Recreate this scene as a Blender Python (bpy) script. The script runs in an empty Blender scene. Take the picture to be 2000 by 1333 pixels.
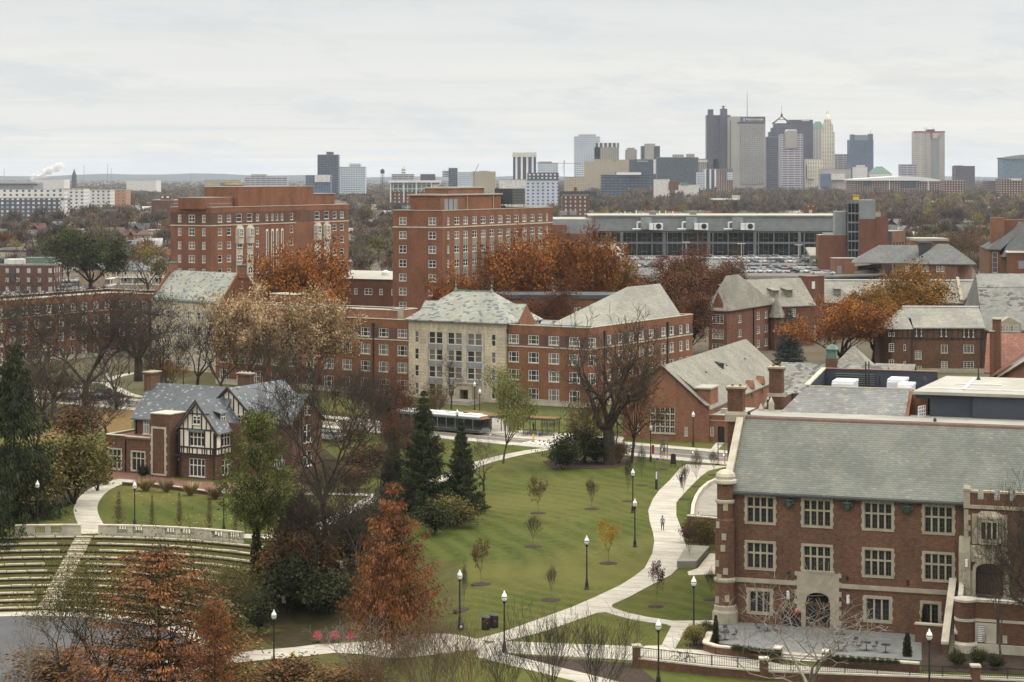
import bpy,math,random
import numpy as np
from math import radians,sin,cos,pi,sqrt
from mathutils import Vector,Matrix,Euler
SC=bpy.context.scene
COL=SC.collection
random.seed(7)
# ------------------------------------------------------------------ camera
FPX,HZ,CAMH=4000.0,343.0,43.0
cam=bpy.data.cameras.new('camera')
cam.lens=72;cam.sensor_width=36
cam.shift_y=-(666.5-HZ)/2000
cam.clip_start=1;cam.clip_end=60000
camo=bpy.data.objects.new('camera',cam);COL.objects.link(camo)
camo.location=(0,0,CAMH);camo.rotation_euler=(radians(90),0,0)
SC.camera=camo
# ------------------------------------------------------------------ sky, sun, exposure
SUN_EL,SUN_AZ=radians(48),radians(75)
world=bpy.data.worlds.new('World');SC.world=world;world.use_nodes=True
wn=world.node_tree;wn.nodes.clear()
class NT:
 """tiny node-graph writer"""
 def __init__(s,nt):s.nt=nt
 def n(s,typ,**kw):
  k=s.nt.nodes.new(typ)
  for a,b in kw.items():setattr(k,a,b)
  return k
 def put(s,sock,v):
  if isinstance(v,bpy.types.NodeSocket):s.nt.links.new(v,sock)
  elif v is not None:sock.default_value=v
 def m(s,op,a,b=None,c=None,clamp=False):
  k=s.n('ShaderNodeMath',operation=op,use_clamp=clamp)
  s.put(k.inputs[0],a);s.put(k.inputs[1],b)
  if c is not None:s.put(k.inputs[2],c)
  return k.outputs[0]
 def vm(s,op,a,b=None):
  k=s.n('ShaderNodeVectorMath',operation=op)
  s.put(k.inputs[0],a);s.put(k.inputs[1],b)
  return k.outputs['Value'] if op in ('DOT_PRODUCT','LENGTH') else k.outputs[0]
 def comb(s,x,y,z):
  k=s.n('ShaderNodeCombineXYZ');s.put(k.inputs[0],x);s.put(k.inputs[1],y);s.put(k.inputs[2],z)
  return k.outputs[0]
 def sep(s,v):
  k=s.n('ShaderNodeSeparateXYZ');s.put(k.inputs[0],v);return k.outputs
 def mix(s,f,a,b,blend='MIX'):
  k=s.n('ShaderNodeMix',data_type='RGBA',blend_type=blend)
  s.put(k.inputs[0],f);s.put(k.inputs[6],rgba(a));s.put(k.inputs[7],rgba(b))
  return k.outputs[2]
 def noise(s,vec,scale,detail=3,rough=.55):
  k=s.n('ShaderNodeTexNoise');s.put(k.inputs['Vector'],vec)
  k.inputs['Scale'].default_value=scale;k.inputs['Detail'].default_value=detail
  k.inputs['Roughness'].default_value=rough
  return k.outputs['Fac']
 def ramp(s,f,a,b,smooth=True):
  k=s.n('ShaderNodeMapRange',interpolation_type='SMOOTHSTEP' if smooth else 'LINEAR')
  s.put(k.inputs[0],f);k.inputs[1].default_value=a;k.inputs[2].default_value=b
  return k.outputs[0]
def rgba(c):
 if isinstance(c,bpy.types.NodeSocket) or c is None:return c
 return (c[0],c[1],c[2],1) if len(c)==3 else c
w=NT(wn)
tc=w.n('ShaderNodeTexCoord').outputs['Generated']
sky=w.n('ShaderNodeTexSky',sky_type='NISHITA')
sky.sun_disc=False;sky.sun_elevation=SUN_EL;sky.sun_rotation=SUN_AZ
dx,dy,dz=w.sep(tc)
el=w.m('MAXIMUM',dz,0.0)
# a flat cloud deck seen edge on: streaks lie on a plane overhead
pl=w.m('ADD',el,0.022)
pc=w.comb(w.m('DIVIDE',dx,pl),w.m('DIVIDE',dy,pl),0.0)
st=w.noise(w.vm('MULTIPLY',pc,(0.16,0.42,1)),1.0,7,.6)
st2=w.noise(w.vm('MULTIPLY',w.vm('ADD',pc,(31,7,0)),(0.05,0.12,1)),1.0,3,.5)
lay=w.comb(w.m('MULTIPLY',dx,10.0),w.m('ADD',w.m('MULTIPLY',el,44.0),w.m('MULTIPLY',dx,2.2)),3.7)
st3=w.noise(lay,1.0,8,.68)
streak=w.m('MAXIMUM',w.m('MULTIPLY',w.ramp(st,.44,.64),.6),w.ramp(st3,.45,.64))
broad=w.ramp(st2,.38,.6)
deck=w.mix(w.ramp(el,0.0,0.04),(.98,.92,.81),(.93,.90,.84))
deck=w.mix(w.ramp(el,0.03,.085),deck,(.76,.765,.755))
deck=w.mix(w.m('MULTIPLY',broad,.7),deck,(.79,.795,.785))
deck=w.mix(w.m('MULTIPLY',streak,.8),deck,(.69,.71,.72))
warm=w.ramp(w.noise(w.vm('MULTIPLY',w.vm('ADD',pc,(3,50,0)),(0.07,0.2,1)),1.0,3,.5),.5,.7)
deck=w.mix(w.m('MULTIPLY',warm,.35),deck,(.94,.89,.79))
hi=w.ramp(el,.09,1.0)
deck=w.mix(hi,deck,(3.15,3.02,2.78))
deck10=w.vm('MULTIPLY',deck,(10,10,10))
tot=w.mix(.93,sky.outputs[0],deck10)
bg=w.n('ShaderNodeBackground');wn.links.new(tot,bg.inputs[0]);bg.inputs[1].default_value=0.105
wo=w.n('ShaderNodeOutputWorld');wn.links.new(bg.outputs[0],wo.inputs[0])
sun=bpy.data.lights.new('sun','SUN');sun.energy=1.55;sun.angle=radians(14);sun.color=(1,.93,.82)
suno=bpy.data.objects.new('sun',sun);COL.objects.link(suno)
sd=Vector((sin(SUN_AZ)*cos(SUN_EL),cos(SUN_AZ)*cos(SUN_EL),sin(SUN_EL)))
suno.rotation_euler=sd.to_track_quat('Z','Y').to_euler()
suno.location=(0,0,300)
SC.view_settings.view_transform='Standard';SC.view_settings.look='None'
SC.view_settings.exposure=0.0;SC.view_settings.gamma=1
SC.cycles.max_bounces=4;SC.cycles.diffuse_bounces=1;SC.cycles.glossy_bounces=2
SC.cycles.transmission_bounces=2;SC.cycles.volume_bounces=0;SC.cycles.transparent_max_bounces=12
SC.cycles.sample_clamp_indirect=3
SC.cycles.caustics_reflective=False;SC.cycles.caustics_refractive=False
# ------------------------------------------------------------------ materials
MATS={}
def newmat(name):
 m=bpy.data.materials.new(name);m.use_nodes=True
 nt=m.node_tree
 for k in list(nt.nodes):
  if k.type not in ('BSDF_PRINCIPLED','OUTPUT_MATERIAL'):nt.nodes.remove(k)
 b=[k for k in nt.nodes if k.type=='BSDF_PRINCIPLED'][0]
 MATS[name]=m
 return m,NT(nt),b
def pos(n):return n.n('ShaderNodeNewGeometry').outputs['Position']
def flat(name,c1,c2=None,scale=1.0,rough=.8,spec=.3,metal=0,var=0,bump=0):
 """mottled plain material; var = brightness change from object to object"""
 m,n,b=newmat(name)
 c2=c2 or tuple(x*.72 for x in c1)
 p=pos(n)
 f=n.ramp(n.noise(p,scale,5,.62),.32,.68)
 col=n.mix(f,c1,c2)
 if var:
  oi=n.n('ShaderNodeObjectInfo').outputs['Random']
  col=n.mix(1.0,col,n.comb(*[n.m('MULTIPLY_ADD',oi,var,1-var/2)]*3),'MULTIPLY')
 n.put(b.inputs['Base Color'],col)
 b.inputs['Roughness'].default_value=rough;b.inputs['Metallic'].default_value=metal
 b.inputs['Specular IOR Level'].default_value=spec
 if bump:
  k=n.n('ShaderNodeBump');k.inputs['Strength'].default_value=bump
  n.put(k.inputs['Height'],n.noise(p,scale*6,3));n.put(b.inputs['Normal'],k.outputs[0])
 return m
def wall_uv(n):
 g=n.n('ShaderNodeNewGeometry')
 t=n.vm('NORMALIZE',n.vm('CROSS_PRODUCT',(0,0,1),g.outputs['True Normal']))
 bt=n.vm('CROSS_PRODUCT',g.outputs['True Normal'],t)
 return n.vm('DOT_PRODUCT',g.outputs['Position'],t),n.vm('DOT_PRODUCT',g.outputs['Position'],bt),g.outputs['Position']
def tiles(n,u,v,tw,th,off=.5):
 """row/column ids and edge masks of a running bond"""
 r=n.m('FLOOR',n.m('DIVIDE',v,th))
 uu=n.m('ADD',n.m('DIVIDE',u,tw),n.m('MULTIPLY',n.m('MODULO',r,2),off))
 c=n.m('FLOOR',uu)
 wnz=n.n('ShaderNodeTexWhiteNoise',noise_dimensions='2D');n.put(wnz.inputs['Vector'],n.comb(c,r,0))
 return wnz.outputs['Value'],wnz.outputs['Color'],n.m('FRACT',uu),n.m('FRACT',n.m('DIVIDE',v,th))
def brick(name,c1,c2,mortar=(.34,.30,.26),tw=.24,th=.08,stain=(.5,.6)):
 m,n,b=newmat(name)
 u,v,p=wall_uv(n)
 r,_,fu,fv=tiles(n,u,v,tw,th)
 col=n.mix(r,c1,c2)
 mo=n.m('MAXIMUM',n.m('LESS_THAN',fu,.06),n.m('LESS_THAN',fv,.14))
 col=n.mix(n.m('MULTIPLY',mo,.55),col,mortar)
 big=n.noise(n.vm('MULTIPLY',p,(1,1,.45)),.35,6,.65)
 col=n.mix(1.0,col,n.mix(n.ramp(big,.3,.72),(1.12,1.1,1.08),(.74,.74,.76)),'MULTIPLY')
 fine=n.noise(n.comb(u,v,0),2.2,3,.7)
 col=n.mix(1.0,col,n.mix(n.ramp(fine,.35,.65),(1.1,1.08,1.05),(.86,.86,.88)),'MULTIPLY')
 n.put(b.inputs['Base Color'],col)
 b.inputs['Roughness'].default_value=.9;b.inputs['Specular IOR Level'].default_value=.15
 return m
def slate(name,c1,c2,accent,amt,tw=.4,th=.25,edge=.16,patch=None,moss=None):
 """slate roof; amt = share of accent tiles; patch = only accent inside noise patches"""
 m,n,b=newmat(name)
 u,v,p=wall_uv(n)
 r,rc,fu,fv=tiles(n,u,v,tw,th)
 col=n.mix(r,c1,c2)
 r2=n.sep(rc)[1]
 hit=n.m('LESS_THAN',r2,amt)
 if patch:
  hit=n.m('MULTIPLY',hit,n.ramp(n.noise(p,patch,2),.45,.62))
 col=n.mix(hit,col,accent)
 e=n.m('MAXIMUM',n.m('LESS_THAN',fv,edge),n.m('LESS_THAN',fu,.05))
 col=n.mix(n.m('MULTIPLY',e,.62),col,(.03,.03,.03))
 big=n.noise(p,.22,5,.6)
 col=n.mix(1.0,col,n.mix(n.ramp(big,.3,.7),(1.12,1.12,1.1),(.78,.79,.8)),'MULTIPLY')
 streak=n.noise(n.comb(n.m('MULTIPLY',u,1.6),n.m('MULTIPLY',v,.12),0),1.0,4,.6)
 col=n.mix(n.m('MULTIPLY',n.ramp(streak,.58,.75),.35),col,moss or tuple(x*.55 for x in c1))
 n.put(b.inputs['Base Color'],col)
 b.inputs['Roughness'].default_value=.62;b.inputs['Specular IOR Level'].default_value=.35
 k=n.n('ShaderNodeBump');k.inputs['Strength'].default_value=.5;k.inputs['Distance'].default_value=.03
 n.put(k.inputs['Height'],n.m('SUBTRACT',r,e));n.put(b.inputs['Normal'],k.outputs[0])
 return m
def facade_mat(name,wall,glass,dx,dz,fx,fz,var=.5,rough=.35):
 """far tower skin: wall with a regular grid of glass; fx, fz = glass share of each cell"""
 m,n,b=newmat(name)
 u,v,p=wall_uv(n)
 r,rc,fu,fv=tiles(n,u,v,dx,dz,0)
 g=n.m('MULTIPLY',n.m('LESS_THAN',fu,fx),n.m('LESS_THAN',fv,fz))
 gc=n.mix(n.m('MULTIPLY',r,var),glass,tuple(min(1,x*2.2+.04) for x in glass))
 big=n.noise(p,.03,3)
 wc=n.mix(n.ramp(big,.3,.7),wall,tuple(x*.85 for x in wall))
 n.put(b.inputs['Base Color'],n.mix(g,wc,gc))
 n.put(b.inputs['Roughness'],n.m('MULTIPLY_ADD',g,-(.8-rough),.8))
 return m
def leafmat(name,c1,c2,c3,scale=.35,trans=True):
 """leaves: colour changes from leaf to leaf and from bough to bough"""
 m,n,b=newmat(name)
 g=n.n('ShaderNodeNewGeometry')
 oi=n.n('ShaderNodeObjectInfo').outputs['Random']
 f=n.m('ADD',n.m('MULTIPLY',g.outputs['Random Per Island'],.42),
   n.m('MULTIPLY',n.ramp(n.noise(g.outputs['Position'],scale,3,.6),.3,.7),.6))
 col=n.mix(n.ramp(f,.2,.62,False),c1,c2)
 col=n.mix(n.ramp(f,.58,.95,False),col,c3)
 k=n.m('MULTIPLY_ADD',oi,.3,.85)
 col=n.mix(1.0,col,n.comb(k,k,k),'MULTIPLY')
 n.put(b.inputs['Base Color'],col)
 b.inputs['Roughness'].default_value=.75;b.inputs['Specular IOR Level'].default_value=.15
 return m
def glassmat(name,c1,c2,share,rough=.12):
 """window glass: dark, some panes with a blind drawn"""
 m,n,b=newmat(name)
 oi=n.n('ShaderNodeObjectInfo').outputs['Random']
 p=pos(n)
 base=n.mix(n.ramp(n.noise(p,1.3,2),.3,.7),c1,tuple(x*.55 for x in c1))
 n.put(b.inputs['Base Color'],n.mix(n.m('LESS_THAN',oi,share),base,c2))
 b.inputs['Roughness'].default_value=rough;b.inputs['Specular IOR Level'].default_value=.6
 return m
flat('limestone',(.37,.33,.25),(.28,.25,.19),.9,.9,.15)
flat('limestone_white',(.50,.46,.37),(.37,.34,.275),.8,.9,.15)
flat('concrete',(.27,.255,.215),(.20,.19,.16),.5,.92,.15)
flat('concrete_path',(.44,.41,.35),(.355,.33,.28),.35,.92,.15)
flat('copper_dark',(.06,.095,.08),(.04,.06,.05),2,.7,.3)
flat('asphalt',(.145,.14,.135),(.105,.10,.098),.25,.9,.2)
flat('white_paint',(.74,.73,.70),(.66,.65,.62),1.2,.55,.4)
flat('white_trim',(.70,.68,.63),(.60,.58,.53),1.5,.6,.35)
flat('cream_stucco',(.78,.735,.62),(.68,.64,.54),.8,.9,.2)
flat('dark_timber',(.035,.024,.02),(.05,.035,.028),2,.75,.25)
flat('black_iron',(.012,.013,.014),(.02,.02,.02),3,.45,.45)
flat('dark_metal',(.05,.055,.06),(.035,.04,.045),1,.5,.4)
flat('slate_blue_metal',(.052,.062,.078),(.042,.05,.064),.6,.6,.3)
flat('grey_metal',(.235,.25,.255),(.19,.205,.21),.3,.5,.4)
flat('grey_metal_dark',(.16,.17,.175),(.12,.13,.135),.3,.5,.4)
flat('copper_green',(.15,.235,.19),(.09,.15,.125),2,.7,.3)
flat('copper',(.25,.135,.095),(.18,.10,.075),1.5,.55,.4)
flat('flat_roof',(.33,.315,.28),(.25,.24,.215),.25,.9,.15)
flat('flat_roof_white',(.37,.355,.31),(.29,.28,.245),.3,.85,.2)
flat('flat_roof_dark',(.09,.095,.10),(.06,.064,.07),.4,.9,.2)
flat('terracotta',(.27,.125,.08),(.19,.09,.06),2,.85,.2)
flat('steel_white',(.72,.73,.73),(.6,.61,.62),.7,.45,.4)
flat('patio_slate',(.185,.192,.185),(.135,.142,.138),.9,.85,.25)
flat('brick_paving',(.19,.10,.075),(.14,.075,.06),1,.9,.15)
flat('wood_door',(.09,.042,.025),(.06,.03,.02),2.5,.5,.4)
flat('mulch',(.06,.043,.033),(.035,.026,.021),2.5,.97,.1)
flat('soil',(.10,.08,.06),(.06,.05,.038),.8,.97,.1)
flat('orange_plastic',(.72,.22,.03),(.6,.18,.03),2,.6,.3)
flat('yellow_paint',(.70,.46,.06),(.6,.4,.06),2,.7,.3)
flat('red_paint',(.33,.025,.04),(.25,.02,.03),2,.5,.4)
flat('blue_light',(.03,.03,.7),(.02,.02,.6),2,.4,.4)
flat('lamp_globe',(.80,.80,.78),(.72,.72,.70),2,.25,.5)
flat('skin',(.45,.28,.20),(.40,.25,.18),4,.6,.3)
flat('hair',(.03,.022,.018),(.02,.015,.012),4,.7,.3)
flat('denim',(.035,.045,.075),(.025,.03,.05),4,.9,.2)
flat('grey_coat',(.11,.11,.115),(.07,.07,.075),4,.9,.2)
flat('light_hoodie',(.30,.33,.38),(.22,.25,.30),4,.9,.2)
flat('tyre',(.02,.02,.02),(.03,.03,.03),4,.9,.2)
flat('car_glass',(.02,.023,.026),(.03,.034,.038),2,.08,.6)
flat('bark',(.062,.05,.038),(.032,.026,.021),1.6,.95,.1)
flat('bark_grey',(.12,.10,.08),(.065,.055,.045),1.6,.95,.1)
flat('bark_pale',(.25,.225,.185),(.15,.135,.11),1.6,.95,.1)
flat('twig',(.075,.063,.047),(.036,.03,.023),.6,.95,.1,var=.35)
flat('twig_tan',(.20,.145,.085),(.11,.08,.05),.6,.95,.1,var=.3)
flat('twig_pale',(.25,.225,.19),(.15,.135,.115),.6,.95,.1)
flat('steam',(.9,.9,.9),(.85,.85,.86),.05,1,0)
glassmat('glass',(.030,.034,.036),(.20,.19,.17),.18)
glassmat('glass_hall',(.028,.033,.036),(.09,.10,.095),.12)
glassmat('glass_dorm',(.042,.045,.045),(.15,.14,.125),.5)
glassmat('glass_dark',(.012,.015,.017),(.03,.034,.036),.3,.08)
brick('brick_hall',(.152,.076,.047),(.082,.046,.031),(.22,.175,.13))
brick('ashlar',(.56,.495,.37),(.48,.425,.315),(.32,.285,.21),1.3,.62)
brick('brick_baker',(.225,.098,.045),(.145,.063,.033),(.33,.24,.18))
brick('brick_tower',(.205,.088,.048),(.158,.069,.041),(.34,.24,.18))
brick('brick_orange',(.245,.11,.06),(.175,.078,.046),(.36,.28,.22))
brick('brick_dark',(.14,.07,.052),(.09,.05,.04),(.22,.18,.15))
brick('brick_brown',(.19,.10,.056),(.13,.07,.044),(.30,.24,.19))
brick('brick_red',(.165,.072,.043),(.115,.052,.034),(.28,.2,.16))
brick('brick_garage',(.165,.072,.045),(.13,.058,.039),(.26,.18,.14))
slate('slate_hall',(.165,.175,.148),(.128,.14,.122),(.19,.19,.16),.04,.42,.27,.2,None,(.17,.13,.085))
slate('slate_baker',(.31,.315,.265),(.245,.255,.215),(.12,.135,.15),.17,.7,.40,.12,None,(.22,.20,.17))
slate('slate_baker_worn',(.275,.265,.22),(.205,.20,.165),(.20,.21,.20),.14,.6,.36,.12,None,(.25,.21,.17))
slate('slate_tudor',(.118,.130,.145),(.088,.098,.11),(.24,.25,.245),.12,.42,.3,.12)
slate('slate_old',(.25,.235,.19),(.185,.175,.145),(.17,.14,.12),.06,.5,.3,.14,None,(.2,.16,.12))
slate('slate_patchy',(.215,.218,.195),(.165,.168,.155),(.055,.045,.04),.3,.7,.42,.14,.16)
slate('slate_rear',(.22,.225,.215),(.16,.166,.163),(.28,.26,.23),.12,.45,.28,.16)
slate('slate_mossy',(.26,.26,.225),(.17,.172,.155),(.10,.10,.09),.25,.45,.3,.14)
slate('tile_red',(.235,.088,.052),(.18,.068,.043),(.28,.115,.075),.15,.45,.4,.2)
slate('shingle_dark',(.055,.058,.06),(.04,.042,.045),(.075,.075,.075),.1,.5,.3,.1)
slate('shingle_grey',(.105,.11,.105),(.08,.084,.08),(.14,.14,.135),.1,.5,.3,.1)
leafmat('leaf_orange',(.10,.037,.012),(.22,.08,.017),(.38,.15,.028))
leafmat('leaf_gold',(.105,.055,.012),(.24,.12,.018),(.40,.21,.036))
leafmat('leaf_rust',(.06,.026,.014),(.11,.044,.021),(.175,.075,.034))
leafmat('leaf_cypress',(.095,.037,.014),(.20,.078,.027),(.31,.13,.05))
leafmat('leaf_cream',(.13,.075,.04),(.36,.245,.13),(.60,.455,.27))
leafmat('leaf_green',(.04,.055,.016),(.075,.09,.024),(.12,.13,.035))
leafmat('leaf_lime',(.09,.10,.032),(.16,.165,.05),(.25,.235,.085))
leafmat('leaf_willow',(.034,.044,.014),(.06,.07,.02),(.098,.10,.03))
leafmat('leaf_olive',(.065,.058,.018),(.12,.10,.03),(.18,.15,.05))
leafmat('leaf_brown',(.06,.036,.018),(.115,.064,.027),(.18,.105,.045))
leafmat('leaf_yellow',(.22,.13,.016),(.36,.22,.028),(.46,.30,.05))
leafmat('leaf_maroon',(.05,.014,.016),(.09,.022,.022),(.13,.04,.032))
leafmat('leaf_hedge',(.020,.025,.010),(.034,.040,.015),(.055,.062,.024))
leafmat('needle_dark',(.014,.021,.008),(.028,.038,.014),(.055,.066,.024))
leafmat('needle_pine',(.05,.062,.016),(.105,.122,.03),(.18,.19,.05))
leafmat('needle_blue',(.04,.058,.052),(.07,.095,.085),(.11,.14,.125))
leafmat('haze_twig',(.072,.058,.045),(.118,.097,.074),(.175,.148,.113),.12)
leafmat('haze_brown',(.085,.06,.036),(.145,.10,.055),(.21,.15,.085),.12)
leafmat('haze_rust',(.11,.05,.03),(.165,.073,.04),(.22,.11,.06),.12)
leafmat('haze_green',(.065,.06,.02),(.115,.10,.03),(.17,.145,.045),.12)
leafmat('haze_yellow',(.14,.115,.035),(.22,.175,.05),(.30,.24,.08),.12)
leafmat('grass_tan',(.20,.14,.07),(.30,.22,.12),(.42,.33,.2))
def lawnmat():
 m,n,b=newmat('lawn_grass')
 p=pos(n)
 x,y,z=n.sep(p)
 dirt=n.ramp(n.noise(p,.035,5,.6),.42,.66)
 col=n.mix(n.ramp(n.noise(p,.9,6,.7),.3,.7),(.031,.045,.0075),(.064,.078,.014))
 # mowing stripes sweep down the slope in slow curves
 q=n.noise(n.vm('MULTIPLY',p,(1,1,0)),.022,1)
 stripe=n.m('SINE',n.m('ADD',n.m('MULTIPLY',n.m('ADD',n.m('MULTIPLY',x,.75),n.m('MULTIPLY',y,.42)),2.3),n.m('MULTIPLY',q,70)))
 col=n.mix(n.m('MULTIPLY',n.ramp(stripe,-.6,.9),.42),col,(.085,.096,.021))
 col=n.mix(n.m('MULTIPLY',dirt,.55),col,(.125,.108,.032))
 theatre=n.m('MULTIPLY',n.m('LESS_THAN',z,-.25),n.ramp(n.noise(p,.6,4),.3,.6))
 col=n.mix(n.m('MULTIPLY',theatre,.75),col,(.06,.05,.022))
 far=n.ramp(y,330,520)
 col=n.mix(far,col,n.mix(n.ramp(n.noise(p,.02,4),.35,.65),(.085,.068,.045),(.12,.105,.08)))
 leaf=n.n('ShaderNodeTexVoronoi');n.put(leaf.inputs['Vector'],p);leaf.inputs['Scale'].default_value=1.1
 lit=n.m('MULTIPLY',n.m('LESS_THAN',leaf.outputs['Distance'],.17),n.ramp(n.noise(p,.06,3),.5,.62))
 lit=n.m('MULTIPLY',lit,n.m('MULTIPLY_ADD',n.m('LESS_THAN',x,-25),.75,.25))
 col=n.mix(lit,col,(.36,.25,.08))
 n.put(b.inputs['Base Color'],col)
 b.inputs['Roughness'].default_value=.95;b.inputs['Specular IOR Level'].default_value=.1
 k=n.n('ShaderNodeBump');k.inputs['Strength'].default_value=.6;k.inputs['Distance'].default_value=.08
 n.put(k.inputs['Height'],n.noise(p,5,3));n.put(b.inputs['Normal'],k.outputs[0])
lawnmat()
def pathmat(m,jt):
 """poured concrete: sawn joints, damp patches, stains"""
 n=NT(m.node_tree);b=[k for k in m.node_tree.nodes if k.type=='BSDF_PRINCIPLED'][0]
 base=b.inputs['Base Color'].links[0].from_socket;p=pos(n);x,y,z=n.sep(p)
 q=n.m('FRACT',n.m('DIVIDE',n.m('ADD',n.m('MULTIPLY',x,.35),y),jt));r_,rc,fu,fv=tiles(n,n.m('MULTIPLY',x,.9),n.m('ADD',n.m('MULTIPLY',x,.35),y),jt*1.6,jt,0)
 col=n.mix(n.m('MULTIPLY',r_,.35),base,n.mix(1.0,base,(.72,.72,.71),'MULTIPLY'))
 col=n.mix(n.m('MULTIPLY',n.m('LESS_THAN',q,.05),.85),col,(.12,.11,.09))
 col=n.mix(n.m('MULTIPLY',n.ramp(n.noise(p,.55,6,.7),.52,.72),.45),col,(.20,.18,.145))
 n.put(b.inputs['Base Color'],col)
pathmat(MATS['concrete_path'],2.2);pathmat(MATS['patio_slate'],1.1)
flat('seat_stone',(.44,.395,.295),(.29,.26,.195),1.1,.92,.1)
flat('stage_paving',(.085,.085,.09),(.065,.066,.07),.4,.85,.2)
flat('deck_asphalt',(.15,.145,.135),(.11,.105,.10),.2,.9,.15)
flat('ivy_shade',(.024,.024,.010),(.045,.032,.016),.7,.95,.1)  # dark ivy cover, with the shade beneath trees put into its colour
flat('leaf_litter',(.20,.12,.05),(.10,.075,.03),1.3,.95,.1)
flat('hill_blue',(.07,.08,.085),(.055,.065,.07),.002,1,0)
# ------------------------------------------------------------------ mesh building
class MB:
 """collects faces; build() links them as ONE mesh object"""
 def __init__(s):s.v=[];s.f=[];s.mi=[];s.M=None
 def _add(s,pts,faces,mi):
  o=len(s.v)
  if s.M is not None:pts=[tuple(s.M @ Vector(p)) for p in pts]
  s.v+=[tuple(p) for p in pts]
  for f in faces:s.f.append([o+i for i in f]);s.mi.append(mi)
 def poly(s,pts,mi=0):s._add(pts,[list(range(len(pts)))],mi)
 def box(s,x0,x1,y0,y1,z0,z1,mi=0):
  p=[(x,y,z) for z in (z0,z1) for y in (y0,y1) for x in (x0,x1)]
  s._add(p,[(0,2,3,1),(4,5,7,6),(0,1,5,4),(2,6,7,3),(0,4,6,2),(1,3,7,5)],mi)
 def prism(s,pl,z0,z1,mi=0,taper=1.0,top=True):
  n=len(pl);cx=sum(p[0] for p in pl)/n;cy=sum(p[1] for p in pl)/n
  pts=[(x,y,z0) for x,y in pl]+[(cx+(x-cx)*taper,cy+(y-cy)*taper,z1) for x,y in pl]
  fs=[(i,(i+1) % n,n+(i+1) % n,n+i) for i in range(n)]
  fs+=[tuple(range(n-1,-1,-1))]
  if top:fs+=[tuple(range(n,2*n))]
  s._add(pts,fs,mi)
 def xprism(s,pl,y0,y1,mi=0):
  """profile in x,z pushed along y"""
  n=len(pl)
  pts=[(x,y0,z) for x,z in pl]+[(x,y1,z) for x,z in pl]
  fs=[(i,n+i,n+(i+1) % n,(i+1) % n) for i in range(n)]+[tuple(range(n)),tuple(range(2*n-1,n-1,-1))]
  s._add(pts,fs,mi)
 def yprism(s,pl,x0,x1,mi=0):
  """profile in y,z pushed along x"""
  n=len(pl)
  pts=[(x0,y,z) for y,z in pl]+[(x1,y,z) for y,z in pl]
  fs=[(i,(i+1) % n,n+(i+1) % n,n+i) for i in range(n)]+[tuple(range(n-1,-1,-1)),tuple(range(n,2*n))]
  s._add(pts,fs,mi)
 def lathe(s,cx,cy,prof,n=12,mi=0,rot=0.0):
  pts=[]
  for r,z in prof:
   for i in range(n):
    a=rot+2*pi*i/n
    pts.append((cx+r*cos(a),cy+r*sin(a),z))
  fs=[]
  for k in range(len(prof)-1):
   for i in range(n):
    j=(i+1) % n
    fs.append((k*n+i,k*n+j,(k+1)*n+j,(k+1)*n+i))
  fs.append(tuple(range(n-1,-1,-1)));fs.append(tuple(range((len(prof)-1)*n,len(prof)*n)))
  s._add(pts,fs,mi)
 def tube(s,p0,p1,r0,r1=None,n=6,mi=0):
  r1=r0 if r1 is None else r1
  a,b=Vector(p0),Vector(p1);d=(b-a)
  if d.length<1e-6:return
  q=d.to_track_quat('Z','Y')
  pts=[tuple(a+q @ Vector((r0*cos(2*pi*i/n),r0*sin(2*pi*i/n),0))) for i in range(n)]
  pts+=[tuple(b+q @ Vector((r1*cos(2*pi*i/n),r1*sin(2*pi*i/n),0))) for i in range(n)]
  fs=[(i,(i+1) % n,n+(i+1) % n,n+i) for i in range(n)]+[tuple(range(n-1,-1,-1)),tuple(range(n,2*n))]
  s._add(pts,fs,mi)
 def slab(s,pts,t,mi=0):
  """flat polygon with thickness t below it (vertical)"""
  n=len(pts);a=[tuple(p) for p in pts];b=[(x,y,z-t) for x,y,z in pts]
  fs=[tuple(range(n)),tuple(range(2*n-1,n-1,-1))]+[(i,n+i,n+(i+1) % n,(i+1) % n) for i in range(n)]
  s._add(a+b,fs,mi)
 def mesh(s,name,mats):
  me=bpy.data.meshes.new(name)
  me.from_pydata(s.v,[],s.f)
  for m in mats:me.materials.append(MATS[m] if isinstance(m,str) else m)
  if len(mats)>1:me.polygons.foreach_set('material_index',s.mi)
  me.update()
  return me
 def build(s,name,mats,parent=None,loc=None,rot=None):
  if not s.f:return None
  if isinstance(mats,str):mats=[mats]
  return put(name,s.mesh(name,mats),parent,loc,rot)
def put(name,me,parent=None,loc=None,rot=None):
 o=bpy.data.objects.new(name,me);COL.objects.link(o)
 if parent is not None:o.parent=parent
 if loc is not None:o.location=loc
 if rot is not None:o.rotation_euler=(0,0,rot)
 return o
def tag(o,label=None,cat=None,group=None,kind=None):
 if label:o['label']=label
 if cat:o['category']=cat
 if group:o['group']=group
 if kind:o['kind']=kind
 return o
def thing(name,label,cat,loc=(0,0,0),rot=0.0,group=None):
 o=bpy.data.objects.new(name,None);COL.objects.link(o)
 o.empty_display_size=.5
 o.location=loc;o.rotation_euler=(0,0,rot)
 return tag(o,label,cat,group)
def struct(name,mb,mats):
 o=mb.build(name,mats);tag(o,kind='structure');return o
KIDS={}
def kids(o):
 return o.children
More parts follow.
